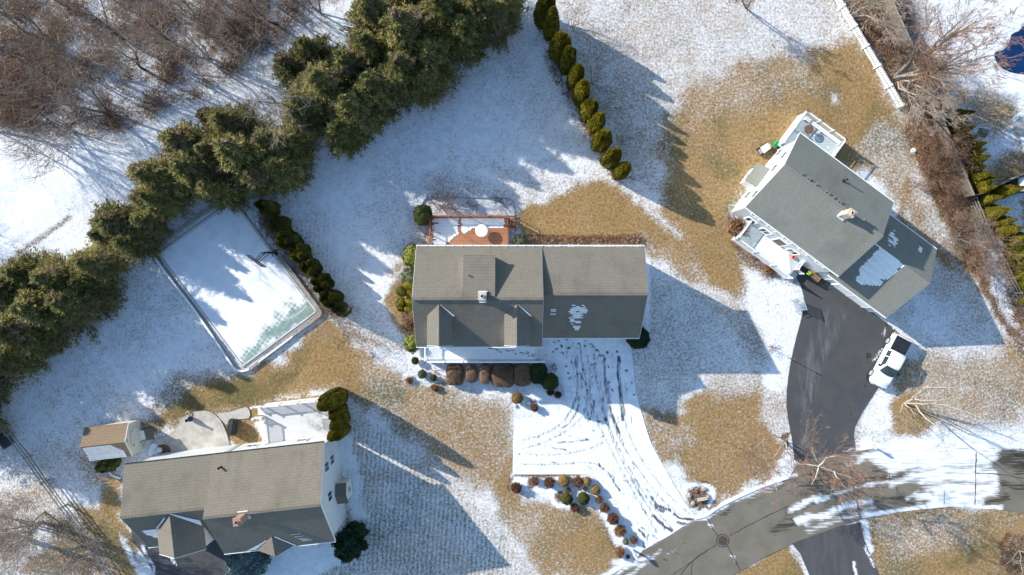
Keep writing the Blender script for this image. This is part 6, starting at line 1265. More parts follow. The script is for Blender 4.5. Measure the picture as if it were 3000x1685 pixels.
for i, (px, py, k, s, bk, tw, lb) in enumerate([(812, 70, 0, 1.1, 'bark', 'twig', 'leafless tree with a dark trunk at the right end of the wood'), (425, 205, 0, 1.0, 'bark', 'grey_twig', 'leafless tree with a thin slanting trunk in the middle of the wood'), (319, 332, 3, 1.5, 'grey_bark', 'grey_twig', 'multi stemmed leafless tree at the lower edge of the wood'), (184, 153, 2, 1.15, 'bark', 'twig', 'thick trunked leafless tree at the left of the wood'), (377, 120, 2, .95, 'bark', 'twig', 'leafless tree with a dark upright trunk near the wood centre'),
        (575, 60, 1, 1.0, 'bark', 'twig', 'forked leafless tree near the top of the wood'), (610, 170, 3, 1.35, 'birch_bark', 'pale_twig', 'pale barked leafless tree at the right of the wood'), (90, 290, 3, 1.2, 'bark', 'red_twig', 'reddish leafless thicket tree at the left picture edge'), (500, 120, 2, .8, 'bark', 'twig', 'smaller leafless tree between the centre and the pale one'), (690, 110, 1, 1.0, 'bark', 'red_twig', 'brown forked leafless tree near the dark trunk'),
        (250, 40, 0, .95, 'bark', 'grey_twig', 'leafless tree at the top picture edge of the wood'), (60, 60, 1, 1.0, 'grey_bark', 'grey_twig', 'leafless tree in the top left picture corner'), (150, 360, 3, .95, 'bark', 'red_twig', 'small reddish tree at the lower left rim of the wood'), (270, 230, 1, .85, 'bark', 'twig', 'leafless tree between the thick trunk and the lower edge'), (760, -20, 0, .95, 'bark', 'twig', 'leafless tree at the top edge right of the forked one'), (940, 40, 3, .95, 'grey_bark', 'grey_twig', 'small leafless tree beside the snowy strip at the top')]):
    plant_bare(k, px, py, lb, GW, s * .82, i * 1.3, bk, tw)
for i, (px, py, k, s) in enumerate(((-130, 230, 0, 1.0), (420, -120, 2, 1.1), (650, -130, 1, 1.1), (870, -150, 0, 1.0), (180, -140, 0, 1.1), (-160, 60, 2, 1.0), (1020, -120, 3, 1.2))): plant_bare(k, px, py, 'leafless tree beyond the picture edge of the wood, ' + ('left of it', 'above its middle', 'above its right end', 'above the snowy strip', 'above its left end', 'at its upper left corner', 'above the evergreens')[i], GW, s, i)
plant_bare(0, 824, 303, 'leafless pale tree leaning between two evergreen clumps', None, .8, .5, 'grey_bark', 'pale_twig')
plant_bare(0, -190, 312, 'tall bare tree beyond the left edge throwing a long shadow on the snow', None, 1.05, 2.0, h=.85)
plant_bare(3, -330, 640, 'bare tree beyond the left edge', None, 1.2, 1.0); plant_bare(1, -420, 560, 'forked bare tree beyond the left edge', None, 1.0, 1.0)
# brush (uncountable undergrowth) : arching twigs + dead leaves over a polygon
def brush(name, poly, n, hmax, mat, label, seed, leaves=0, leafmat='dead_leaves', lean=(0, 0), ln=1.4, rad=.012, clump=.25):
    r = rngf(seed); xs = [p[0] for p in poly]; ys = [p[1] for p in poly]; P = []
    while sum(len(q) for q in P) < n:
        q = np.stack([r.uniform(min(xs), max(xs), n * 3), r.uniform(min(ys), max(ys), n * 3)], 1); d = sdist(poly, q[:, 0], q[:, 1]); den = wob(q[:, 0], q[:, 1], 1, 24, seed) + .5 * wob(q[:, 0], q[:, 1], 1, 9, seed + 1)
        P.append(q[(r.normal(0, 8, len(q)) - d > 0) & (r.random(len(q)) < np.clip(.45 + clump * den, .03, 1))])
    P = np.concatenate(P)[:n]; b = np.stack([(P[:, 0] - 1500) * S, (842.5 - P[:, 1]) * S, r.uniform(-.05, hmax * .35, n)], 1)
    a = r.uniform(0, 2 * np.pi, n); l = ln * r.uniform(.4, 1.2, n); out = []; d = np.stack([np.cos(a) * .7 + lean[0], np.sin(a) * .7 + lean[1], r.uniform(.2, 1.2, n)], 1); d = nrm(d)
    for i in range(3):
        e = b + d * (l / 3)[:, None]; out.append(np.concatenate([b, e, np.full((n, 1), rad * (1 - i * .3)), np.full((n, 1), rad * (1 - (i + 1) * .3))], 1)); b = e; d = nrm(d + r.normal(0, .35, (n, 3)) + np.array([[0, 0, -.25]]))
    me = segs_mesh(name, np.concatenate(out)); me.materials.append(MATS[mat]); o = obj(name, me); tag(o, label, kind='stuff')
    if leaves:
        q = P[r.integers(0, n, leaves)] + r.normal(0, 4, (leaves, 2)); p3 = np.stack([(q[:, 0] - 1500) * S, (842.5 - q[:, 1]) * S, np.abs(r.normal(0, hmax * .22, leaves)) + .02], 1)
        V, F = diamonds(p3, r.normal(0, 1, (leaves, 3)) * np.array([[1, 1, .3]]), nrm(np.array([[0, 0, 1.]]) + r.normal(0, .5, (leaves, 3))), np.full(leaves, .17), np.full(leaves, .12)); lm = np_mesh(name, V, [F], np.repeat(r.random(leaves), 4)); lm.materials.append(MATS[leafmat]); tag(obj('fallen_leaves', lm), 'brown leaves caught in ' + label, kind='stuff')
    return o
wood_poly = [(-60, -60), (960, -60), (900, 40), (820, 110), (740, 170), (650, 240), (560, 290), (460, 330), (380, 370), (290, 380), (200, 400), (90, 380), (-60, 350)]
brush('undergrowth', wood_poly, 14000, 1.5, 'twig', 'tangled brown undergrowth of the snowy wood', 201, 16000, ln=1.5, rad=.014, clump=.6)
brush('undergrowth', [(-40, 200), (60, 200), (110, 270), (120, 360), (60, 390), (-40, 330)], 1800, 1.8, 'red_twig', 'reddish thicket at the left edge of the wood', 202, 900, ln=1.5, rad=.014)
brush('undergrowth', [(560, -40), (780, -40), (800, 60), (740, 140), (640, 150), (580, 60)], 2200, 2.2, 'pale_twig', 'pale pinkish twig haze over the right end of the wood', 203, 600, ln=1.7, rad=.012)
brush('undergrowth', [(2440, -60), (2640, -60), (2700, 120), (2800, 380), (2850, 600), (2780, 560), (2700, 420), (2620, 250)], 5200, 1.3, 'red_twig', 'reddish brown brush between the white fence and the board fence', 204, 3200, ln=1.3, rad=.013)
brush('undergrowth', [(2660, 380), (2740, 440), (2850, 640), (2900, 720), (2880, 800), (2820, 740), (2760, 620), (2700, 500)], 3200, 1.0, 'red_twig', 'rust coloured brush along the lawn side of the board fence', 205, 3600, ln=1.1, rad=.012)
brush('undergrowth', [(770, 600), (820, 640), (900, 760), (1010, 930), (960, 930), (840, 770), (760, 660)], 1500, .7, 'twig', 'leafless groundcover between the court and the mounded evergreens', 206, 500, ln=.8, rad=.011)
brush('undergrowth', [(2940, 830), (2985, 900), (3040, 960), (3040, 1040), (2960, 930)], 500, .7, 'red_twig', 'rust coloured brush along the rail fence', 207, 600, ln=.8)
brush('undergrowth', [(1545, 692), (1885, 692), (1885, 715), (1545, 715)], 900, .6, 'red_twig', 'brown dry plants along the back wall of the garage wing', 208, 900, ln=.7)
brush('undergrowth', [(2935, 1590), (2970, 1565), (3030, 1570), (3030, 1690), (2960, 1680)], 500, .8, 'pale_twig', 'dry plants in the round bed at the bottom right', 209, 500, ln=.9)
brush('undergrowth', [(1570, 30), (1590, 60), (1640, 200), (1700, 320), (1760, 440), (1830, 520), (1800, 530), (1720, 400), (1640, 260), (1570, 120)], 900, .4, 'twig', 'dry weeds at the foot of the columnar row', 210, 500, ln=.6)
def twiggy(px, py, r_px, h, seed, n, label, mat='twig', cat='bare shrub', grp=None, rad=.012, spread=1.0, stems=9, lean=(0, 0), name='bare_shrub', depth=2, up=.1):
    r = rngf(seed); out = []; R_ = r_px * S
    for i in range(stems):
        a = 2 * np.pi * i / stems + r.uniform(-.3, .3); d = np.array([np.cos(a) * spread + lean[0], np.sin(a) * spread + lean[1], r.uniform(.5, 1.3) * h / max(R_, .1)]); d /= np.linalg.norm(d)
        grow(r, np.array([np.cos(a) * .08, np.sin(a) * .08, -.05]), d, math.hypot(R_, h) * .62 * r.uniform(.8, 1.1), rad * 2.2, depth, out, .55, (3, 4), .6, up, .16, .6, rad * .6)
    me = segs_mesh(name, np.array(out)); me.materials.append(MATS[mat]); x, y, _ = W(px, py, h * .3); return tag(obj(name, me, None, None, (x, y, 0)), label, cat, grp)
for i, (px, py, rp, h, lb) in enumerate([(1680, 70, 36, 2.6, 'pale bare shrub beside the topmost columnar evergreens'), (1650, 140, 24, 2.0, 'thin bare shrub beside the third columnar evergreen'), (1740, 235, 46, 3.0, 'large bare shrub fanning out beside the fifth columnar evergreen'), (1775, 310, 44, 2.8, 'bare shrub fanning out beside the seventh columnar evergreen'), (1730, 395, 20, 1.4, 'low grey twiggy shrub left of the eighth columnar evergreen'), (1825, 415, 34, 2.2, 'bare shrub beside the ninth columnar evergreen'), (1790, 492, 18, 1.2, 'low grey twiggy shrub between the last two columnar evergreens'), (1850, 520, 26, 1.6, 'bare shrub beyond the last columnar evergreen')]):
    twiggy(px, py, rp, h, 300 + i, 0, lb, 'twig', grp='bare shrubs among the columnar evergreens', depth=3 if rp > 30 else 2, lean=(.35, .1))
twiggy(1290, 603, 24, 1.5, 320, 0, 'left round leafless shrub behind the red deck', 'red_twig', stems=14, depth=3, grp='leafless shrubs behind the red deck'); twiggy(1322, 605, 22, 1.4, 321, 0, 'right round leafless shrub behind the red deck', 'red_twig', stems=14, depth=3, grp='leafless shrubs behind the red deck')
twiggy(1375, 595, 14, .8, 322, 0, 'golden brown dry shrub behind the deck', 'pale_twig'); twiggy(1395, 600, 15, .9, 323, 0, 'thin dry shrub behind the deck right of the golden one', 'twig')
twiggy(1476, 600, 18, .7, 324, 0, 'dark bare shrub at the deck stairs', 'bark', depth=3); twiggy(1450, 590, 14, .5, 325, 0, 'low dark twigs behind the table side of the deck', 'bark')
twiggy(1245, 690, 24, 1.3, 326, 0, 'dark bare shrub against the left end of the red deck', 'twig', depth=3)
twiggy(1608, 705, 20, .7, 327, 0, 'pale spiky dry grass tuft behind the garage wing', 'pale_twig', stems=24, depth=0, rad=.02)
twiggy(985, 945, 52, 2.2, 328, 0, 'pale pinkish bare tree below the mounded evergreens', 'pale_twig', depth=4, stems=6); twiggy(1030, 900, 18, 2.6, 329, 0, 'pale twiggy sapling in front of the last mounded evergreen', 'pale_twig', depth=3, stems=5)
twiggy(838, 735, 34, 1.0, 330, 0, 'spreading bare shrub beside the basketball hoop', 'twig', depth=3, stems=8); twiggy(790, 655, 22, .8, 331, 0, 'low bare purple shrub beside the second mounded evergreen', 'twig', depth=3)
twiggy(1275, 1090, 12, .5, 332, 0, 'tiny red bare plant left of the first hedge block', 'red_twig'); twiggy(1622, 1078, 16, .5, 333, 0, 'dry tan grass tuft at the driveway edge by the porch', 'pale_twig', stems=20, depth=0, rad=.02, lean=(.5, .4))
twiggy(2262, 1020, 14, .5, 334, 0, 'tan dry plant in the snow left of the right driveway', 'pale_twig', stems=14); twiggy(2095, 1200 - 770, 1, .1, 335, 0, 'tiny dry twig in the tan lawn', 'twig')
# large rusty rounded shrub on the right and a grey haze tree above it
for i, (px, py, rp, h, n_, lb, m) in enumerate([(2862, 742, 58, 3.2, 0, 'dense reddish brown leafless shrub covering the rail fence', 'red_twig'), (2815, 690, 44, 2.6, 0, 'grey brown leafless shrub just above the dense reddish one', 'grey_twig'), (2790, 430, 50, 2.6, 0, 'brown leafless shrub against the board fence', 'red_twig'), (2740, 500, 40, 2.2, 0, 'smaller leafless shrub by the lower board fence', 'twig'), (2710, 250, 60, 3.2, 0, 'tangled brown leafless shrub by the end of the white fence', 'pale_twig')]):
    twiggy(px, py, rp, h, 340 + i, 0, lb, m, depth=4, stems=13, rad=.016, grp='large leafless shrubs by the right fence')
def limb_tree(label, px, py, limbs, bark, twig, seed, r0, grp=None, dens=1.0, tw=.55, depth=3, name='bare_tree', cat='bare tree', minr=.012, tl=1.6, tspread=.55):
    """limbs: list of polylines of (px, py, z) image points from the base outwards; twigs sprout along them"""
    r = rngf(seed); b = W(px, py); T = []; Cc = []
    for li in limbs:
        pts = [np.array(W(*p)) for p in li]; n = len(pts); rr = r0 * li[0][3] if len(li[0]) > 3 else r0
        L = sum(np.linalg.norm(pts[i + 1] - pts[i]) for i in range(n - 1)); acc = 0
        for i in range(n - 1):
            s = np.linalg.norm(pts[i + 1] - pts[i]); m = max(2, int(s / .9)); prev = pts[i]
            for k in range(m):
                t0, t1 = acc / L, (acc + s / m) / L; q = pts[i] + (pts[i + 1] - pts[i]) * (k + 1) / m + r.normal(0, .05, 3); T.append((*prev, *q, rr * (1 - t0 * .85), rr * (1 - t1 * .85))); d = (q - prev); d /= np.linalg.norm(d)
                if t0 > .16:
                    for _ in range(int(r.poisson(1.5 * dens))):
                        a = r.normal(0, 1, 3); a -= a.dot(d) * d; a /= np.linalg.norm(a); e = d + a * r.uniform(.5, 1.1); grow(r, q, e / np.linalg.norm(e), tl * r.uniform(.5, 1.3) * (1.1 - t0 * .5), max(minr, rr * (1 - t0 * .85) * .4), depth, Cc, tspread, (3, 4), .62, .15, .14, .6, minr)
                prev = q; acc += s / m
    o = thing(name, label, cat, b, grp)
    for nm, sgs, m in (('trunk', T, bark), ('crown', Cc, twig)):
        a = np.array(sgs); a[:, 0:3] -= b; a[:, 3:6] -= b; me = segs_mesh(nm, a); me.materials.append(MATS[m]); obj(nm, me, None, o)
    return o
g5 = cc(2000, 1085, 2.412)
def L5(*p): return [(*g5(u, v), z) for u, v, z in p]
limb_tree('white birch leaning over the mouth of the right driveway', *g5(728, 508), [L5((728, 508, 0), (745, 580, 2.2), (790, 665, 4)) + L5((880, 665, 6), (1000, 690, 8.2), (1110, 730, 9.6), (1240, 785, 11)), L5((728, 508, 0), (680, 570, 2.4), (620, 640, 4.2), (570, 720, 5.6), (520, 690, 7)), L5((725, 500, .2), (650, 460, 2.2), (590, 470, 3.6), (520, 540, 5), (440, 560, 6)), L5((960, 680, 7.6), (1010, 620, 8.8), (1090, 600, 9.6), (1180, 620, 10.4)), L5((960, 690, 7.6), (940, 760, 8.6), (915, 810, 9.2)), L5((1070, 715, 9.2), (1110, 780, 9.8), (1160, 850, 10.4)), L5((950, 640, 7.2), (915, 560, 8.4), (905, 520, 9)), L5((660, 800, 4.5), (665, 850, 5))], 'birch_bark', 'red_twig', 401, .085, None, 1.25, tl=1.9, cat='birch')
limb_tree('pale multi stemmed birch on the lawn below the pickup', *g5(1565, 235), [L5((1565, 235, 0), (1620, 195, 2), (1690, 150, 4.2), (1760, 80, 6.5), (1800, 30, 8)), L5((1565, 235, 0), (1640, 205, 2.4), (1750, 215, 5), (1850, 210, 7.4), (2000, 160, 10)), L5((1565, 235, 0), (1700, 240, 3.6), (1850, 240, 6.5), (2000, 290, 9.5), (2110, 340, 11)), L5((1565, 235, 0), (1610, 270, 1.8), (1650, 330, 2.6)), L5((1650, 250, 2), (1720, 340, 4), (1810, 410, 6), (1900, 460, 8)), L5((1640, 205, 2.2), (1700, 120, 4.6), (1860, 120, 7), (1960, 110, 9)), L5((1565, 230, 0), (1550, 260, .8), (1535, 300, 1.2))], 'birch_bark', 'pale_twig', 402, .08, None, .9, tl=1.7, minr=.009, depth=2, cat='birch')
g6 = cc(2600, 0, 3.6175)
def L6(*p): return [(*g6(u, v), z) for u, v, z in p]
limb_tree('very tall fan shaped bare tree at the top right', *g6(60, 830), [L6((60, 830, 0), (350, 610, 4), (620, 430, 8), (850, 280, 11.5), (1080, 180, 15)), L6((60, 830, 0), (300, 640, 4), (520, 450, 8), (700, 300, 11), (900, 120, 14)), L6((60, 830, 0), (300, 760, 4), (600, 700, 8), (900, 640, 11.5), (1250, 560, 15)), L6((60, 830, 0), (260, 800, 3.5), (520, 740, 7), (820, 560, 11), (1150, 400, 14.5)), L6((60, 830, 0), (250, 640, 4), (330, 450, 7.5), (420, 300, 10)), L6((60, 830, 0), (400, 760, 5), (700, 780, 8.5), (1000, 780, 12))], 'grey_bark', 'red_twig', 403, .2, None, .95, tl=2.0, minr=.012, tspread=.4)
limb_tree('drooping pale limbed tree at the end of the white fence', *g6(120, 850), [L6((110, 850, 0), (120, 940, 2), (250, 990, 4), (420, 1040, 6), (620, 1060, 8)), L6((110, 850, 0), (300, 900, 4), (420, 980, 6), (560, 1040, 8)), L6((110, 850, 0), (260, 860, 4), (420, 800, 6.5), (560, 850, 8.5), (640, 960, 9.5)), L6((110, 850, 0), (230, 1000, 3), (330, 1120, 5.5), (480, 1220, 7.5))], 'pale_twig', 'pale_twig', 404, .13, None, 1.3, tl=1.8)
g7 = cc(2000, 0, 2.412)
def L7(*p): return [(*g7(u, v), z) for u, v, z in p]
limb_tree('pale tangled tree at the top edge beside the white fence', *g7(1180, 120), [L7((1180, 120, 0), (1260, 60, 3), (1380, 20, 6), (1540, -10, 9)), L7((1180, 120, 0), (1290, 110, 3), (1400, 150, 5.5), (1480, 200, 7.5)), L7((1180, 120, 0), (1200, 40, 3), (1300, -20, 6))], 'pale_twig', 'pale_twig', 405, .13, None, 1.7, tl=2.0)
limb_tree('small dark bare tree on the snowy lawn near the top edge', *g7(450, 60), [L7((450, 60, 0), (480, 10, 2.5), (520, -40, 5)), L7((450, 60, 0), (420, 0, 2.5), (400, -40, 4))], 'bark', 'twig', 406, .09, None, 1.6, tl=1.2)
g8 = cc(0, 1200, 2.983)
def L8(*p): return [(*g8(u, v), z) for u, v, z in p]
limb_tree('fallen looking pale tree leaning out of the lower left corner', *g8(365, 985), [L8((365, 985, 0), (300, 1030, 3), (200, 1120, 6.5), (100, 1230, 9.5), (-40, 1350, 13)), L8((365, 985, 0), (250, 1010, 3.5), (130, 1040, 6), (0, 1070, 9)), L8((365, 985, 0), (310, 1050, 3.2), (150, 1190, 8), (20, 1290, 12))], 'pale_twig', 'pale_twig', 407, .17, None, 1.3, tl=1.9)
limb_tree('pale bare tree at the bottom edge beside the rail fence', *g8(700, 1185), [L8((700, 1185, 0), (640, 1270, 3), (560, 1390, 7), (500, 1480, 10)), L8((700, 1185, 0), (560, 1270, 3.5), (420, 1330, 6.5), (330, 1420, 9)), L8((700, 1185, 0), (660, 1240, 2.5), (640, 1340, 5), (600, 1430, 8))], 'grey_bark', 'pale_twig', 408, .13, None, 1.3, tl=1.9)
limb_tree('dark limbed bare tree at the left edge below the fence', *g8(90, 1090), [L8((90, 1090, 0), (40, 1140, 3), (-20, 1240, 6)), L8((90, 1090, 0), (20, 1110, 3), (-80, 1160, 6))], 'bark', 'twig', 409, .2, None, 1.2, tl=1.6)
limb_tree('pale thin bare tree high in the lower left corner area', *g8(120, 960), [L8((120, 960, 0), (80, 900, 2), (110, 850, 4)), L8((120, 960, 0), (40, 930, 3), (-30, 960, 5)), L8((120, 960, 0), (90, 1000, 2.4), (20, 1060, 5))], 'pale_twig', 'pale_twig', 410, .1, None, 1.3, tl=1.5)
limb_tree('bare tree in the round mulch bed at the bottom right', 2985, 1612, [[(2985, 1612, 0), (3010, 1620, 2), (3050, 1640, 4)], [(2985, 1612, 0), (2990, 1650, 2), (3000, 1700, 4)], [(2985, 1612, 0), (2965, 1640, 1.2), (2940, 1660, 2)]], 'pale_twig', 'pale_twig', 411, .08, None, 1.2, tl=1.3)
brush('undergrowth', [(-40, 1440), (100, 1460), (200, 1520), (280, 1600), (330, 1700), (-40, 1700)], 1200, .6, 'pale_twig', 'thin dry twigs in the lower left corner', 211, 900, ln=1.0, rad=.009)
plant_bare(0, 130, 1500, 'tall slim bare tree beside the rail fence in the lower left', None, .62, .2, 'grey_bark', 'pale_twig')

# ================================================================ FENCES, VEHICLES, SMALL THINGS
# white picket fence, upper right
pk0, pk1 = (2424, -30), (2628, 316); A = W(*pk0); B = W(*pk1); FW = Frame(A[0], A[1], math.atan2(B[1] - A[1], B[0] - A[0])); Lf = math.dist(A[:2], B[:2])
fp = thing('picket_fence', 'white picket fence running down from the top edge', 'fence', A)
g = Geo(); [g.obb(FW, 0, Lf, -.03, .03, z, z + .09) for z in (.25, .85)]; g.build('rail', 'white_trim', fp, A)
n_ = int(Lf / 2.3)
for k in range(n_ + 1):
    u = Lf * k / n_; g = Geo(); g.obb(FW, u - .07, u + .07, -.07, .07, -.1, 1.2); g.obb(FW, u - .1, u + .1, -.1, .1, 1.2, 1.25); g.build('post', 'white_trim', fp, A)
g = Geo(); u = .12
while u < Lf: g.obb(FW, u - .06, u + .06, .031, .055, .06, 1.2); u += .19
k = g.build('pickets', 'white_trim', fp, A); k['kind'] = 'stuff'
# weathered board fence on the right
bp = [(2560, -60), (2592, 45), (2636, 140), (2686, 250), (2726, 355), (2770, 470), (2817, 580)]; bw = [W(*p) for p in bp]; A = bw[3]
fb = thing('board_fence', 'tall weathered grey board fence on the right', 'fence', A); Hf = 1.95
for a, b in zip(bw[:-1], bw[1:]):
    F = Frame(a[0], a[1], math.atan2(b[1] - a[1], b[0] - a[0])); L = math.dist(a[:2], b[:2]); g = Geo(); g.obb(F, .02, L - .02, -.02, .02, .03, Hf); g.build('board_panel', 'weathered_board', fb, A)
    g = Geo(); [g.obb(F, .0, L, .021, .07, z, z + .1) for z in (.3, 1.6)]; g.obb(F, 0, L, -.06, .06, Hf, Hf + .05); g.build('rail', 'grey_rail', fb, A)
    g = Geo(); g.obb(F, -.06, .06, .02, .14, -.1, Hf + .04); g.build('post', 'grey_rail', fb, A)
e0 = W(2817, 580); e1 = W(2846, 573); F = Frame(e0[0], e0[1], math.atan2(e1[1] - e0[1], e1[0] - e0[0])); g = Geo(); g.obb(F, 0, 1.1, -.02, .02, .03, Hf - .1); g.build('board_panel', 'weathered_board', fb, A)
# second fence further right (board, edge on)
q0, q1 = W(2880, 556), W(3060, 476); F = Frame(q0[0], q0[1], math.atan2(q1[1] - q0[1], q1[0] - q0[0])); L = math.dist(q0[:2], q1[:2])
f3_ = thing('board_fence', 'short board fence by the dark car at the right edge', 'fence', q0); g = Geo(); g.obb(F, 0, L, -.03, .03, 0, 1.7); g.build('board_panel', 'weathered_board', f3_, q0); g = Geo(); [g.obb(F, u, u + .12, .031, .12, -.05, 1.75) for u in np.arange(0, L, 2.2)]; g.build('post', 'grey_rail', f3_, q0)
def rail_fence(pts, label, nr=3, org=None):
    w_ = [W(*p) for p in pts]; o = w_[len(w_) // 2]; t = thing('rail_fence', label, 'fence', o)
    for p in w_: g = Geo(); g.obb(Frame(p[0], p[1], .5), -.07, .07, -.07, .07, -.1, 1.35); g.build('post', 'grey_rail', t, o)
    rg = random.Random(len(pts))
    for a, b in zip(w_[:-1], w_[1:]):
        for k in range(nr): z = .35 + k * .42; g = Geo(); g.bar((a[0], a[1], z + rg.uniform(-.03, .03)), (b[0], b[1], z + rg.uniform(-.03, .03)), .075, .09); g.build('rail', 'grey_rail', t, o)
    return t
rail_fence([(2838, 583), (2866, 650), (2893, 710), (2922, 765), (2946, 815), (2968, 858), (2996, 915), (3030, 975)], 'grey split rail fence on the right beside the pointed evergreens')
rail_fence([(-20, 1190), (43, 1268), (95, 1335), (144, 1406), (198, 1478), (251, 1547), (297, 1616), (345, 1690), (395, 1760)], 'grey split rail fence slanting across the lower left')
g = Geo(); c = W(20, 1288); g.obb(Frame(c[0], c[1], -.9), -.7, .7, -.45, .45, 0, .45); g.obb(Frame(c[0], c[1], -.9), -.75, .75, -.5, .5, .45, .52)
tag(g.build('compost_bin', 'black_metal', None, (c[0], c[1], 0)), 'low dark box under the rail fence at the left edge', 'bin')
# ---- pickup truck
cxy = (38.36, -7.50); FT = Frame(cxy[0], cxy[1], math.atan2(-.886, -.462)); oT = (cxy[0], cxy[1], 0)   # +u = front
tk = thing('pickup_truck', 'white pickup truck with black bed cover on the driveway edge', 'pickup truck', oT)
def hull(secs, name, mat, parent, smooth=False, sub=0):
    """secs: list of (u, [(v,z)...]) closed rings"""
    n = len(secs[0][1]); P = []; f = []
    for u, rg_ in secs: P += [FT(u, v, z) for v, z in rg_]
    for i in range(len(secs) - 1):
        for k in range(n): a = i * n + k; b = i * n + (k + 1) % n; f.append((a, b, b + n, a + n))
    f += [tuple(range(n - 1, -1, -1)), tuple(range((len(secs) - 1) * n, len(secs) * n))]
    g = Geo(); g.solid(P, f); me = g.mesh(name, oT, smooth); import bmesh
    bm = bmesh.new(); bm.from_mesh(me); bmesh.ops.recalc_face_normals(bm, faces=bm.faces); bm.to_mesh(me); bm.free()
    o = obj(name, me, mat, parent, oT)
    if sub: md = o.modifiers.new('bevel', 'BEVEL'); md.width = sub; md.segments = 3; md.limit_method = 'ANGLE'; md.angle_limit = R(25)
    return o
def ring(w0, w1, zb, zt, c=.10): return [(-w0, zb), (-w0, (zb + zt) / 2), (-w1, zt - c * .5), (-w1 + c, zt), (0, zt + .015), (w1 - c, zt), (w1, zt - c * .5), (w0, (zb + zt) / 2), (w0, zb)]
body = hull([(-2.78, ring(.88, .86, .5, 1.02)), (-2.70, ring(.95, .92, .42, 1.14)), (-.95, ring(.97, .94, .36, 1.16)), (1.10, ring(.97, .93, .36, 1.13)), (2.0, ring(.97, .88, .38, 1.09)), (2.45, ring(.92, .80, .40, 1.0)), (2.72, ring(.78, .62, .46, .88)), (2.80, ring(.55, .42, .5, .74))], 'body', 'car_white', tk, True, .03)
ring_ = ring
def ring(w0, w1, zb, zt, c=.10): return [(-w0, zb), (-(w0 + w1) / 2 - .015, (zb + zt) / 2), (-w1, zt - c * .5), (-w1 + c, zt), (0, zt + .015), (w1 - c, zt), (w1, zt - c * .5), ((w0 + w1) / 2 + .015, (zb + zt) / 2), (w0, zb)]
hull([(-1.02, ring(.92, .72, 1.08, 1.70, .12)), (-.70, ring(.93, .74, 1.08, 1.80, .12)), (.35, ring(.93, .72, 1.08, 1.80, .12)), (.60, ring(.93, .68, 1.08, 1.73, .12)), (1.40, ring(.90, .80, 1.06, 1.13, .05))], 'cab', 'car_white', tk, True, .03)
ring = ring_
g = Geo(); ws = [FT(.62, -.64, 1.735), FT(1.34, -.80, 1.17), FT(1.46, -.4, 1.16), FT(1.50, 0, 1.165), FT(1.46, .4, 1.16), FT(1.34, .80, 1.17), FT(.62, .64, 1.735), FT(.66, .32, 1.75), FT(.675, 0, 1.755), FT(.66, -.32, 1.75)]
ws = [(p[0], p[1], p[2] + .045) for p in ws]; g.face([ws[0], ws[1], ws[2], ws[9]]); g.face([ws[9], ws[2], ws[3], ws[8]]); g.face([ws[8], ws[3], ws[4], ws[7]]); g.face([ws[7], ws[4], ws[5], ws[6]]); g.build('windshield', 'glass', tk, oT)
for s in (-1, 1):
    g = Geo(); P = [FT(.98, s * .945, 1.16), FT(.50, s * .80, 1.66), FT(-.18, s * .80, 1.69), FT(-.18, s * .945, 1.16)]; g.face(P); P = [FT(-.26, s * .945, 1.16), FT(-.26, s * .80, 1.69), FT(-.86, s * .80, 1.63), FT(-.86, s * .945, 1.16)]; g.face(P); g.build('side_window', 'glass', tk, oT)
    g = Geo(); g.obb(FT, .78, .98, s * .95, s * 1.18, 1.16, 1.32); g.build('mirror', 'black_metal', tk, oT)
    Geo().obb(FT, 2.45, 2.68, s * .60, s * .84, .78, .93).build('headlight', 'pale_metal', tk, oT); Geo().obb(FT, -2.80, -2.66, s * .72, s * .93, .75, 1.10).build('taillight', 'red_plastic', tk, oT)
    g = Geo(); g.obb(FT, -.1, .1, s * .965, s * .985, .98, 1.02); g.build('door_handle', 'grey_metal', tk, oT)
g = Geo(); g.obb(FT, -2.62, -1.08, -.78, .78, 1.155, 1.20); g.build('bed_cover', 'tonneau', tk, oT)
g = Geo(); g.obb(FT, -2.62, -1.08, .79, .82, 1.15, 1.22); g.obb(FT, -2.62, -1.08, -.82, -.79, 1.15, 1.22); g.build('bed_rail', 'black_metal', tk, oT)
g = Geo(); P = [FT(-1.07, -.62, 1.28), FT(-1.07, .62, 1.28), FT(-.99, .58, 1.62), FT(-.99, -.58, 1.62)]; g.face(P); g.build('rear_window', 'glass', tk, oT)
g = Geo(); g.obb(FT, -2.92, -2.78, -.85, .85, .45, .66); g.obb(FT, 2.70, 2.86, -.6, .6, .42, .6); g.build('bumper', 'grey_metal', tk, oT)
g = Geo(); g.bar(FT(2.78, -.42, .72), FT(2.78, .42, .72), .10, .12); g.build('grille', 'black_metal', tk, oT)
for u in (-1.82, 1.86):
    for s in (-1, 1):
        g = Geo(); g.tube(FT(u, s * .74, .39), FT(u, s * 1.0, .39), .39, n=28); wh = g.build('wheel', 'tyre', tk, oT)
        g = Geo(); g.tube(FT(u, s * 1.0, .39), FT(u, s * 1.02, .39), .27, n=24); [g.bar(FT(u, s * 1.03, .39), FT(u + .25 * math.cos(a), s * 1.03, .39 + .25 * math.sin(a)), .03, .05) for a in np.arange(0, 6.2, 1.05)]; g.build('rim', 'grey_metal', wh, oT)
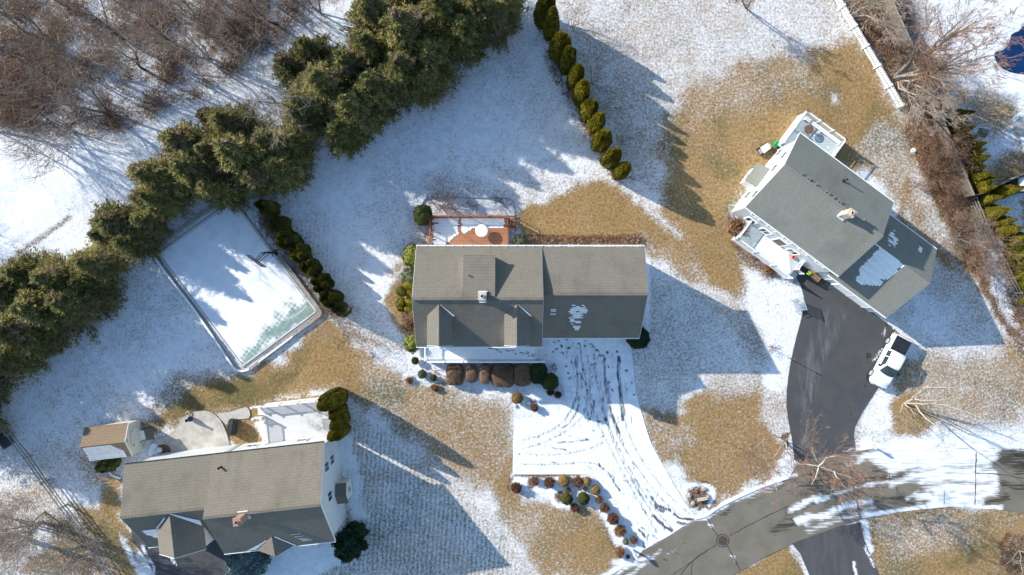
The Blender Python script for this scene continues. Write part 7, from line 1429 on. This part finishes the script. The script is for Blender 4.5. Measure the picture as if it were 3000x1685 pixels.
# ---- dark vehicle at the right edge
cv = W(3000, 540, .6); FV = Frame(cv[0], cv[1], .1); oV = (cv[0], cv[1], 0); FT_ = FT; FT = FV; oT_ = oT; oT = oV
cr = thing('parked_car', 'dark car with a white framed hatch cut by the right edge', 'car', oV)
hull([(-1.6, ring(.75, .6, .35, .85)), (-1.3, ring(.85, .75, .3, .95)), (1.2, ring(.85, .78, .3, .98)), (1.7, ring(.7, .55, .35, .8))], 'body', 'tonneau', cr, True, .04)
hull([(-.9, ring(.7, .55, .95, 1.2, .1)), (-.5, ring(.74, .58, .95, 1.42, .1)), (.6, ring(.74, .58, .95, 1.42, .1)), (1.0, ring(.7, .5, .95, 1.1, .1))], 'cab', 'car_white', cr, True, .03)
Geo().obb(FV, -.35, .5, -.42, .42, 1.44, 1.47).build('sunroof', 'glass', cr, oV)
for u in (-1.0, 1.1):
    for s in (-1, 1): g = Geo(); g.tube(FV(u, s * .68, .32), FV(u, s * .87, .32), .32, n=20); g.build('wheel', 'tyre', cr, oV)
FT, oT = FT_, oT_
# ---- pool and patio, top right
pc = W(3075, 150)
g = Geo(); pp = smooth_poly([(2908, 152), (2942, 148), (2958, 122), (2963, 98), (2985, 92), (3002, 70), (3120, 60), (3140, 230), (3040, 222), (2992, 217), (2953, 210), (2924, 192)], 2); g.prism([W(*p)[:2] for p in pp], -.05, .02)
tag(g.build('swimming_pool', 'pool_blue', None, (pc[0], pc[1], 0)), 'dark blue pool cut by the top right edge', 'pool')
g = Geo(); pp = [(2956, 356), (2975, 338), (3060, 325), (3060, 460), (2995, 450), (2985, 405)]; g.prism([W(*p)[:2] for p in pp], -.05, .35); c = W(3000, 390)
st_ = g.build('stone_patio', 'concrete', None, (c[0], c[1], 0)); tag(st_, 'grey stone slab with a snowy rim at the right edge', 'stone slab')
g = Geo(); [g.bar((*W(*a)[:2], .38), (*W(*b)[:2], .38), .4, .06) for a, b in (((2960, 356), (2977, 341)), ((2977, 341), (3060, 328)), ((2988, 405), (2998, 448)))]; g.build('snow_rim', 'snow', st_, (c[0], c[1], 0))
rg = random.Random(77)
for i, (u, v, a) in enumerate(((1305, 130, -1.0), (1225, 195, -1.2), (1125, 230, -1.1), (1045, 300, -1.2), (1330, 820, 1.0), (1425, 830, -1.1), (1200, 780, .6), (1130, 715, .6), (1400, 40, .8))):
    c = W(*g6(u, v)); g = Geo(); g.tube((c[0], c[1], 0), (c[0] + .25, c[1] + .2, 1.0), .025); g.tube((c[0] + .25, c[1] + .2, 1.0), (c[0] + .25 + .35 * math.cos(a), c[1] + .2 - .35 * math.sin(a), .9), .02)
    tag(g.build('fence_stake', 'grey_rail', None, (c[0], c[1], 0)), 'thin stake in the snow by the blue pool, ' + ('third above the twig tips', 'second above the twig tips', 'first above the twig tips', 'among the twig tips', 'below the pool with a bent top', 'lowest on the picture edge', 'slanting one left of the bent one', 'lowest left one in the twigs', 'thick dark one at the top corner')[i], 'stake', 'stakes around the pool')
c = W(2876, 390); F = Frame(c[0], c[1], -.3); g = Geo(); g.solid([F(u, v, z) for u, v, z in ((-.45, -.4, 0), (.45, -.4, 0), (.5, .4, 0), (-.4, .45, 0), (-.3, -.25, .6), (.3, -.28, .6), (.32, .28, .6), (-.28, .3, .6))], [(3, 2, 1, 0), (4, 5, 6, 7), (0, 1, 5, 4), (1, 2, 6, 5), (2, 3, 7, 6), (3, 0, 4, 7)])
tag(g.build('utility_box', 'box_green', None, (c[0], c[1], 0)), 'dark green utility box on the snow beyond the pointed evergreens', 'utility box')
# ---- basketball hoop
b0 = W(805, 742); oH = (b0[0], b0[1], 0); bb = W(749, 768, 3.2); hp = thing('basketball_hoop', 'black basketball hoop with clear backboard leaning over the court', 'basketball hoop', oH)
dv = Vector((bb[0] - b0[0], bb[1] - b0[1], 0)).normalized(); sdv = Vector((-dv.y, dv.x, 0)); bz = Vector((b0[0], b0[1], 0)); bk = Vector((bb[0], bb[1], 0)) - dv * .15
g = Geo(); g.tube(bz, bz + Vector((0, 0, 1.6)), .1, n=10); top = bz + dv * .15 + Vector((0, 0, 3.1)); g.tube(bz + Vector((0, 0, 1.5)), top, .09, n=10); g.build('pole', 'black_metal', hp, oH)
g = Geo()
for s in (-.13, .13):
    g.bar(top + sdv * s, bk + sdv * s + Vector((0, 0, 3.3)), .06, .08); g.bar(bz + sdv * s + Vector((0, 0, 1.7)), bk + sdv * s + Vector((0, 0, 2.8)), .06, .08)
for t in (.2, .5, .8): p = top.lerp(bk + Vector((0, 0, 3.3)), t); g.bar(p - sdv * .13, p + sdv * .13, .05, .05)
g.build('arm', 'black_metal', hp, oH)
FH = Frame(bk.x, bk.y, math.atan2(sdv.y, sdv.x)); s_ = 1 if FH(0, 1)[0] * dv.x + FH(0, 1)[1] * dv.y > FH(0, 0)[0] * dv.x + FH(0, 0)[1] * dv.y else -1
g = Geo(); y0, y1 = sorted((0, s_ * .06)); g.obb(FH, -.90, .90, y0, y1, 2.75, 3.75); bo = g.build('backboard', 'pale_metal', hp, oH)
g = Geo(); y0, y1 = sorted((-s_ * .01, s_ * .09)); g.obb(FH, -.95, .95, y0, y1, 3.75, 3.82); g.obb(FH, -.95, .95, y0, y1, 2.68, 2.75); g.obb(FH, -.95, -.9, y0, y1, 2.75, 3.75); g.obb(FH, .9, .95, y0, y1, 2.75, 3.75); g.build('frame', 'black_metal', bo, oH)
g = Geo(); rc = bk + dv * .38
for k in range(20): a0, a1 = k * math.pi / 10, (k + 1) * math.pi / 10; g.tube((rc.x + .23 * math.cos(a0), rc.y + .23 * math.sin(a0), 3.05), (rc.x + .23 * math.cos(a1), rc.y + .23 * math.sin(a1), 3.05), .015, n=6)
g.build('rim', 'orange_plastic', hp, oH); Geo().obb(Frame(b0[0], b0[1], .4), -.3, .3, -.3, .3, .0, .12).build('base', 'black_metal', hp, oH)
# ---- patio of the bottom left house
c3 = cc(200, 1130, 5.078); PP = [c3(*p) for p in ((1170, 1060), (1175, 1010), (1200, 930), (1250, 830), (1330, 775), (1440, 750), (1510, 725), (1570, 670), (1650, 570), (1730, 470), (1830, 405), (1960, 371), (2070, 376), (2180, 418), (2280, 520), (2350, 670), (2385, 800), (2400, 900), (2395, 960), (1700, 1040))]
oP2 = W(575, 1270); PP = smooth_poly(PP, 1); g = Geo(); g.prism([W(*p)[:2] for p in PP], -.05, .10); g.hdir = (1, 0)
plain('stamped_concrete', (.45, .42, .375), .9, .22, .9, .2)
pt = g.build('patio', 'stamped_concrete', None, oP2); tag(pt, 'pear shaped stamped concrete patio behind the bottom left house', 'patio')
g = Geo(); cxm = sum(p[0] for p in PP) / len(PP); cym = sum(p[1] for p in PP) / len(PP); inn = [(p[0] + (cxm - p[0]) * .075, p[1] + (cym - p[1]) * .075) for p in PP[2:-3]]
for a, b in zip(inn[:-1], inn[1:]): g.bar((*W(*a)[:2], .102), (*W(*b)[:2], .102), .035, .008)
g.build('border_joint', 'stone', pt, oP2)
g = Geo(); sd_ = smooth_poly([c3(*p) for p in ((1330, 960), (1340, 900), (1390, 868), (1450, 870), (1510, 900), (1535, 960), (1530, 1020), (1400, 1060))], 1); g.prism([W(*p)[:2] for p in sd_], .05, .115); g.build('soil_bed', 'rust', pt, oP2)
g = Geo(); sd_ = smooth_poly([c3(*p) for p in ((1180, 1040), (1200, 950), (1240, 870), (1290, 850), (1350, 890), (1300, 960), (1260, 1040))], 1); g.prism([W(*p)[:2] for p in sd_], .05, .135); g.build('snow_patch', 'snow', pt, oP2)
wk = smooth_poly([(634, 1214), (640, 1211), (668, 1208), (690, 1203), (706, 1196), (729, 1192), (734, 1225), (712, 1227), (690, 1229), (676, 1233), (668, 1250)], 1)
g = Geo(); g.prism([W(*p)[:2] for p in wk], -.06, .06); tag(g.build('footpath', 'concrete'), kind='structure', label='pale concrete path from the patio to the deck')
def small(name, label, cat, px, py, z0=0.0, grp=None): c = W(px, py, z0); return thing(name, label, cat, (c[0], c[1], z0), grp), c
t, c = small('fire_ring', 'round copper ring standing on the grass beside the patio', 'ring', *c3(1788, 412), .1); g = Geo()
for k in range(24): a0, a1 = k * math.pi / 12, (k + 1) * math.pi / 12; g.tube((c[0] + .2 * math.cos(a0), c[1] + .2 * math.sin(a0), .25), (c[0] + .2 * math.cos(a1), c[1] + .2 * math.sin(a1), .25), .045, n=8)
g.build('rim', 'pale_brick', t, (c[0], c[1], .1)); g = Geo(); [g.tube((c[0] + .2 * math.cos(a), c[1] + .2 * math.sin(a), .0), (c[0] + .2 * math.cos(a), c[1] + .2 * math.sin(a), .25), .02) for a in (0, 2.1, 4.2)]; g.build('leg', 'rust', t, (c[0], c[1], .1))
t, c = small('chiminea', 'dark clay pot stove on the patio edge', 'stove', *c3(1835, 490), .1); g = Geo(); g.lathe((c[0], c[1], .1), [(.12, 0), (.24, .15), (.28, .4), (.2, .65), (.12, .8), (.12, 1.1), (.16, 1.13), (.11, 1.13), (.09, .9)], 20); g.build('pot', 'navy_glaze', t, (c[0], c[1], .1)); Geo().lathe((c[0], c[1], .1), [(.2, -.0), (.2, .06)], 16).build('stand', 'rust', t, (c[0], c[1], .1))
# covered grill
t, c = small('covered_grill', 'large grill under a black cover between patio and deck', 'grill', *c3(2432, 620), .55); org = (c[0], c[1], 0); t.location = org; FG = Frame(c[0], c[1], math.pi / 2 - .12)
g = Geo(); P = []
secs = [(-.80, .18, .32, .86), (-.72, .30, .36, .98), (-.45, .34, .36, 1.16), (.45, .34, .36, 1.18), (.72, .30, .36, .98), (.80, .18, .32, .86)]
for u, a, b, zt in secs: P += [FG(u, -b, .02), FG(u, -b * 1.0, zt * .7), FG(u, -a * .7, zt), FG(u, a * .7, zt), FG(u, b, zt * .7), FG(u, b, .02)]
f = []
for i in range(len(secs) - 1):
    for k in range(6): a = i * 6 + k; b = i * 6 + (k + 1) % 6; f.append((a, b, b + 6, a + 6))
f += [(0, 1, 2, 3, 4, 5), tuple(range(35, 29, -1))]; g.solid(P, f); g.build('cover', 'grill_cover', t, org)
g = Geo(); [g.obb(FG, u - .03, u + .03, v - .03, v + .03, -.03, .1) for u in (-.6, .6) for v in (-.25, .25)]; g.build('leg', 'black_metal', t, org)
# propane tank
t, c = small('propane_tank', 'white propane tank on its side in the patio planting bed', 'tank', *c3(1330, 972), .45); org = (c[0], c[1], 0); t.location = org; FPt = Frame(c[0], c[1], A6 + .25)
g = Geo(); pr_ = [(-.42, .02), (-.40, .15), (-.33, .27), (-.22, .32), (.22, .32), (.33, .27), (.40, .15), (.42, .02)]; P = []; f = []; n = 18
for u, r_ in pr_: P += [FPt(u, r_ * math.cos(2 * math.pi * k / n), .42 + r_ * math.sin(2 * math.pi * k / n)) for k in range(n)]
for i in range(len(pr_) - 1):
    for k in range(n): a = i * n + k; b = i * n + (k + 1) % n; f.append((a, b, b + n, a + n))
f += [tuple(range(n - 1, -1, -1)), tuple(range(7 * n, 8 * n))]; g.solid(P, f); g.build('vessel', 'propane_white', t, org, smooth=False); Geo().lathe(FPt(-.1, 0, .72), [(.10, 0), (.11, .1), (.05, .12)], 14).build('valve_dome', 'propane_white', t, org); g = Geo(); g.obb(FPt, -.3, -.2, -.2, .2, -.0, .15); g.obb(FPt, .2, .3, -.2, .2, -.0, .15); g.build('foot', 'grey_metal', t, org)
# satellite dish by the right wall of the bottom left house
t, c = small('satellite_dish', 'round white dish beside the right wall of the bottom left house', 'dish', 1015.5, 1388, 1.0); org = (c[0], c[1], 0); t.location = org
g = Geo(); g.lathe((c[0], c[1], 1.0), [(.02, .02), (.14, .04), (.26, .1), (.34, .2), (.36, .2), (.28, .06), (.14, -.01), (.02, -.03)], 24, 1.0); g.build('dish', 'propane_white', t, org); Geo().tube((c[0], c[1], -.05), (c[0], c[1], 1.0), .035).build('mast', 'grey_metal', t, org); Geo().tube((c[0] - .03, c[1] - .16, 1.08), (c[0], c[1] - .02, 1.35), .02).build('feed_arm', 'black_metal', t, org)
# wire table and chairs on the white deck
def wire_chair(label, px, py, rot, first=None):
    c = W(px, py, 1.5); org = (c[0], c[1], 1.0)
    if first: return dup(first, org, rot, 1, label)
    t = thing('wire_chair', label, 'chair', org, 'wire chairs on the white deck'); F = Frame(0, 0, 0); z = (0, 0, 0)
    g = Geo(); [g.bar((-.22, y, .42), (.22, y, .42), .012, .012) for y in np.linspace(-.22, .22, 6)]; [g.bar((x, -.22, .42), (x, .22, .42), .03, .02) for x in (-.22, .22)]; g.build('seat', 'pale_metal', t, z)
    g = Geo(); [g.bar((x, -.22, .42), (x * .9, -.3, .88), .018, .018) for x in np.linspace(-.22, .22, 5)]; g.bar((-.2, -.3, .88), (.2, -.3, .88), .03, .03); g.build('backrest', 'pale_metal', t, z)
    for x in (-.2, .2):
        for y in (-.2, .2): Geo().tube((x, y, 0), (x, y, .42), .014, n=6).build('leg', 'grey_metal', t, z)
    return t
f9 = cc(650, 1120, 5.17)
wc = wire_chair('wire chair on the left side of the wire table', *f9(1215, 560), 1.2)
for i, (u, v, r_, lb) in enumerate(((1345, 440, 3.0, 'wire chair above the wire table'), (1480, 430, 3.3, 'wire chair at the upper right of the wire table'), (1330, 650, .5, 'wire chair below the wire table on the left'), (1460, 650, -.3, 'wire chair below the wire table on the right'))): wire_chair(lb, *f9(u, v), r_, wc)
c = W(*f9(1385, 545), 1.7); org = (c[0], c[1], 1.0); t = thing('wire_table', 'square see through wire table on the white deck', 'table', org); F = Frame(c[0], c[1], A6)
g = Geo(); [g.obb(F, u - .01, u + .01, -.5, .5, 1.70, 1.715) for u in np.linspace(-.5, .5, 11)]; [g.obb(F, -.5, .5, v - .01, v + .01, 1.716, 1.725) for v in np.linspace(-.5, .5, 11)]; [g.obb(F, a, b, c_, d_, 1.695, 1.73) for a, b, c_, d_ in ((-.53, .53, -.54, -.51), (-.53, .53, .51, .54), (-.54, -.51, -.5, .5), (.51, .54, -.5, .5))]; g.build('table_top', 'pale_metal', t, org)
for x in (-.45, .45):
    for y in (-.45, .45): Geo().tube(F(x, y, 1.0), F(x, y, 1.7), .018, n=6).build('leg', 'grey_metal', t, org)
# ---- things by the right house
t, c = small('lawn_tractor', 'pale canopied garden tractor beside the left wall of the right house', 'garden tractor', 2238, 437, .5); org = (c[0], c[1], 0); t.location = org; F = Frame(c[0], c[1], FB.a + 1.25)
g = Geo(); g.solid([F(u, v, z) for u, v, z in ((-.45, -.34, 1.0), (.42, -.34, 1.0), (.62, 0, .98), (.42, .34, 1.0), (-.45, .34, 1.0), (-.40, -.28, 1.08), (.38, -.28, 1.1), (.5, 0, 1.06), (.38, .28, 1.1), (-.40, .28, 1.08))], [(4, 3, 2, 1, 0), (5, 6, 7, 8, 9)] + [(i, (i + 1) % 5, 5 + (i + 1) % 5, 5 + i) for i in range(5)]); g.build('canopy', 'cream_siding', t, org)
g = Geo(); [g.tube(F(a, b, .4), F(a, b, 1.0), .025) for a in (-.35, .35) for b in (-.25, .25)]; g.build('canopy_post', 'black_metal', t, org); g = Geo(); g.obb(F, -.5, .35, -.25, .25, .3, .5); g.obb(F, .35, .75, -.2, .2, .3, .7); g.build('body', 'grey_metal', t, org)
for u in (-.35, .5):
    for s in (-1, 1): g = Geo(); g.tube(F(u, s * .28, .22), F(u, s * .42, .22), .22, n=16); g.build('wheel', 'tyre', t, org)
t, c = small('hose_reel', 'bright green hose reel at the left wall of the right house', 'hose reel', 2277, 420, .5); org = (c[0], c[1], 0); t.location = org; F = Frame(c[0], c[1], FB.a + 1.57)
g = Geo(); g.tube(F(0, -.16, .5), F(0, .16, .5), .26, n=18); g.build('hose', 'green_plastic', t, org); g = Geo(); [g.tube(F(0, s * .2, .5), F(0, s * .17, .5), .34, n=18) for s in (-1, 1)]; g.obb(F, -.25, .25, -.22, .22, 0, .08); [g.obb(F, -.04, .04, s * .2 - .02, s * .2 + .02, .08, .5) for s in (-1, 1)]; g.build('stand', 'green_plastic', t, org)
f5_ = cc(2100, 600, 3.617)
c = W(*f5_(808, 556), 1.15); org = (c[0], c[1], .97); t = thing('bucket', 'orange bucket on the porch of the right house', 'bucket', org); Geo().lathe((c[0], c[1], .97), [(.13, 0), (.17, .36), (.19, .38), (.15, .38), (.12, .05)], 20).build('body', 'orange_plastic', t, org); Geo().bar((c[0] - .17, c[1], 1.34), (c[0] + .17, c[1], 1.36), .015, .015).build('handle', 'grey_metal', t, org)
c = W(*f5_(806, 682), .3); org = (c[0], c[1], 0); t = thing('fuel_can', 'small red can on the porch step of the right house', 'fuel can', (c[0], c[1], .7)); og = (c[0], c[1], .7); g = Geo(); g.obb(Frame(c[0], c[1], .4), -.16, .16, -.11, .11, .71, .98); g.build('body', 'red_plastic', t, og); Geo().tube((c[0], c[1], .98), (c[0] + .1, c[1], 1.1), .03).build('spout', 'black_metal', t, og)
c = W(*f5_(1035, 755), .4); org = (c[0], c[1], 0); t = thing('firewood_rack', 'rack of split logs against the right house wall', 'firewood rack', org); F = Frame(c[0], c[1], FB.a)
g = Geo(); [g.obb(F, -.85, .85, v - .03, v + .03, .05, .12) for v in (-.2, .2)]; [g.obb(F, u - .03, u + .03, v - .03, v + .03, .0, .8) for u in (-.85, .85) for v in (-.2, .2)]; g.build('frame', 'black_metal', t, org)
rg = random.Random(6)
for k in range(16): u = -.7 + (k % 8) * .19; z = .2 + (k // 8) * .17; g = Geo(); g.tube(F(u, -.24, z), F(u + rg.uniform(-.02, .02), .24, z), .085, n=8); g.build('log', 'log_end', t, org)
c = W(*f5_(985, 728), .6); t = thing('work_gloves', 'bright yellow green bag lying on the firewood rack', 'bag', (c[0], c[1], .48)); bm_ = blob_mesh('body', .26, .15, .12, 500, .05, 5, 2.4, .12); bm_.materials.append(MATS['lime_plastic']); q = obj('body', bm_, None, t); g = Geo(); g.tube((-.0, 0, .1), (.12, .05, .16), .02); g.build('handle', 'lime_plastic', t)
t.name = 'work_bag'
# slatted bench
c = W(*f5_(865, 1062), .6); org = (c[0], c[1], 0); F = Frame(c[0], c[1], R(18)); t = thing('garden_bench', 'pale slatted metal bench on the snow beside the right driveway', 'bench', org)
g = Geo(); [g.obb(F, -.36, .12, v, v + .07, .44, .47) for v in np.linspace(-.62, .55, 11)]; g.build('seat', 'bench_grey', t, org)
g = Geo(); [g.bar(F(.14, v, .46), F(.42, v, 1.25), .06, .03) for v in np.linspace(-.6, .6, 8)]; g.bar(F(.42, -.66, 1.25), F(.42, .66, 1.25), .07, .05); g.bar(F(.14, -.66, .47), F(.14, .66, .47), .06, .05); g.build('backrest', 'bench_grey', t, org)
for u in (-.3, .12):
    for v in (-.6, .6): Geo().tube(F(u, v, -.02), F(u, v, .46), .03).build('leg', 'grey_metal', t, org)
g = Geo(); [g.bar(F(-.34, v, .68), F(.22, v, .68), .05, .04) for v in (-.64, .64)]; [g.tube(F(-.32, v, .44), F(-.32, v, .68), .02) for v in (-.64, .64)]; g.build('armrest', 'bench_grey', t, org)
# lamp post left of the drive and mailboxes
b = W(2311, 1050); c6 = cc(2000, 550, 2.412); b = W(*c6(742, 1200)); org = (b[0], b[1], 0); t = thing('marker_stake', 'thin driveway marker stake on the left edge of the right driveway', 'stake', org); Geo().tube((b[0], b[1], -.05), (b[0], b[1], 1.6), .035).build('pole', 'black_metal', t, org); Geo().tube((b[0], b[1], 1.6), (b[0], b[1], 1.9), .06).build('reflector', 'rust', t, org)
def mailbox(px, py, label, rot, mat, box='propane_white'):
    b = W(px, py); org = (b[0], b[1], 0); t = thing('mailbox', label, 'mailbox', org, None); F = Frame(b[0], b[1], rot)
    g = Geo(); g.obb(F, -.09, .09, -.09, .09, -.05, 1.05); g.obb(F, -.08, .5, -.07, .07, .95, 1.05); g.bar(F(.05, 0, .65), F(.38, 0, .95), .08, .08); g.build('post', mat, t, org)
    g = Geo(); n = 8; P = []; f = []
    for u in (-.02, .58): P += [F(u, -.13, 1.06), F(u, .13, 1.06)] + [F(u, .13 * math.cos(math.pi * k / n), 1.2 + .13 * math.sin(math.pi * k / n)) for k in range(n + 1)]
    m = n + 3; f = [tuple(range(m)), tuple(range(2 * m - 1, m - 1, -1))] + [(i, i + m, (i + 1) % m + m, (i + 1) % m) for i in range(m)]; g.solid(P, f); g.build('box', box, t, org)
    g = Geo(); g.bar(F(.1, .15, 1.2), F(.1, .15, 1.42), .02, .05); g.build('flag', 'red_plastic', t, org); return t
mailbox(*F4(1605, 1125), 'cream mailbox post at the end of the shrub bed by the street', -1.0, 'cream_siding'); mailbox(*g5(1292, 512), 'white mailbox post in the snow right of the dark driveway', -.6, 'white_trim')
t, c = small('pot_ring', 'terracotta pot filled with snow in the front bed', 'pot', *F2(1650, 1372), .2); org = (c[0], c[1], 0); t.location = org; Geo().lathe((c[0], c[1], 0), [(.18, 0), (.27, .32), (.29, .34), (.22, .34), (.2, .2)], 22).build('pot', 'terracotta', t, org); Geo().lathe((c[0], c[1], 0), [(.215, .1), (.215, .3)], 20).build('snow', 'snow', t, org)
def rock(px, py, r_, label, seed, mat='stone', grp=None, h=.6):
    me = blob_mesh('rock', r_, r_ * .8, r_ * h, 10, .02, seed, 2.6, .10, 1.6, .2); me.materials.append(MATS[mat]); x, y, _ = W(px, py); o = obj('rock', me, None, None, (x, y, 0)); o.rotation_euler = (0, 0, seed); tag(o, label, 'rock', grp); return o
rock(*F2(1706, 1343), .22, 'dark round stone beside the terracotta pot', 1, 'stone'); rock(*F2(1492, 1404), .2, 'pale stone below the olive ball shrub', 2, 'concrete')
rgr = random.Random(9); RP = [(2020, 1452, .5, 'upper left boulder of the stone bed by the street'), (2040, 1440, .45, 'topmost boulder of the stone bed by the street'), (2062, 1432, .5, 'upper right boulder of the stone bed by the street'), (2030, 1475, .5, 'left boulder of the stone bed by the street'), (2055, 1470, .42, 'central boulder of the stone bed by the street'), (2075, 1455, .4, 'right boulder of the stone bed by the street'), (2044, 1490, .3, 'lowest boulder of the stone bed by the street'), (2070, 1486, .22, 'small low boulder at the right of the stone bed')]
for i, (x, y, r_, lb) in enumerate(RP): rock(x, y, r_ * .58, lb, 20 + i, 'rust' if i % 3 == 1 else 'stone', 'boulders in the stone bed')
tag(Geo().bar((*W(2040, 1462)[:2], .35), (*W(2068, 1456)[:2], .45), .28, .2).build('log', 'birch_bark', None), 'pale cut log lying on the boulders of the stone bed', 'log')
c = W(2677, 441); me = blob_mesh('snow_heap', .33, .28, .2, 10, .02, 3, 2.2, .12); me.materials.append(MATS['snow']); tag(obj('snow_heap', me, None, None, (c[0], c[1], 0)), 'small heap of white snow on the tan lawn by the brush', 'snow heap')
# pale stone edging by the shed, stones
g = Geo(); pts = [c3(*p) for p in ((610, 1262), (640, 1300), (680, 1335), (730, 1355), (790, 1370))]
es = thing('stone_edging', 'snow capped stone edging at the left wall of the bottom left house', 'edging', W(*pts[2]))
for i, (a, b) in enumerate(zip(pts[:-1], pts[1:])): A_, B_ = W(*a), W(*b); Geo().bar((A_[0], A_[1], .08), (B_[0], B_[1], .08), .22, .2).build('block', 'stone', es, W(*pts[2])); Geo().bar((A_[0], A_[1], .2), (B_[0], B_[1], .2), .2, .05).build('snow_cap', 'snow', es, W(*pts[2]))
# edging kerb behind the red deck
g = Geo(); el = smooth_poly([(1237, 610), (1238, 590), (1250, 581), (1290, 578), (1400, 579), (1490, 581), (1505, 590), (1508, 630)], 2, False)
for a, b in zip(el[:-1], el[1:]): g.bar((*W(*a)[:2], .04), (*W(*b)[:2], .04), .1, .1)
tag(g.build('bed_edging', 'grey_metal'), 'dark curved edging of the bed behind the red deck', 'edging')
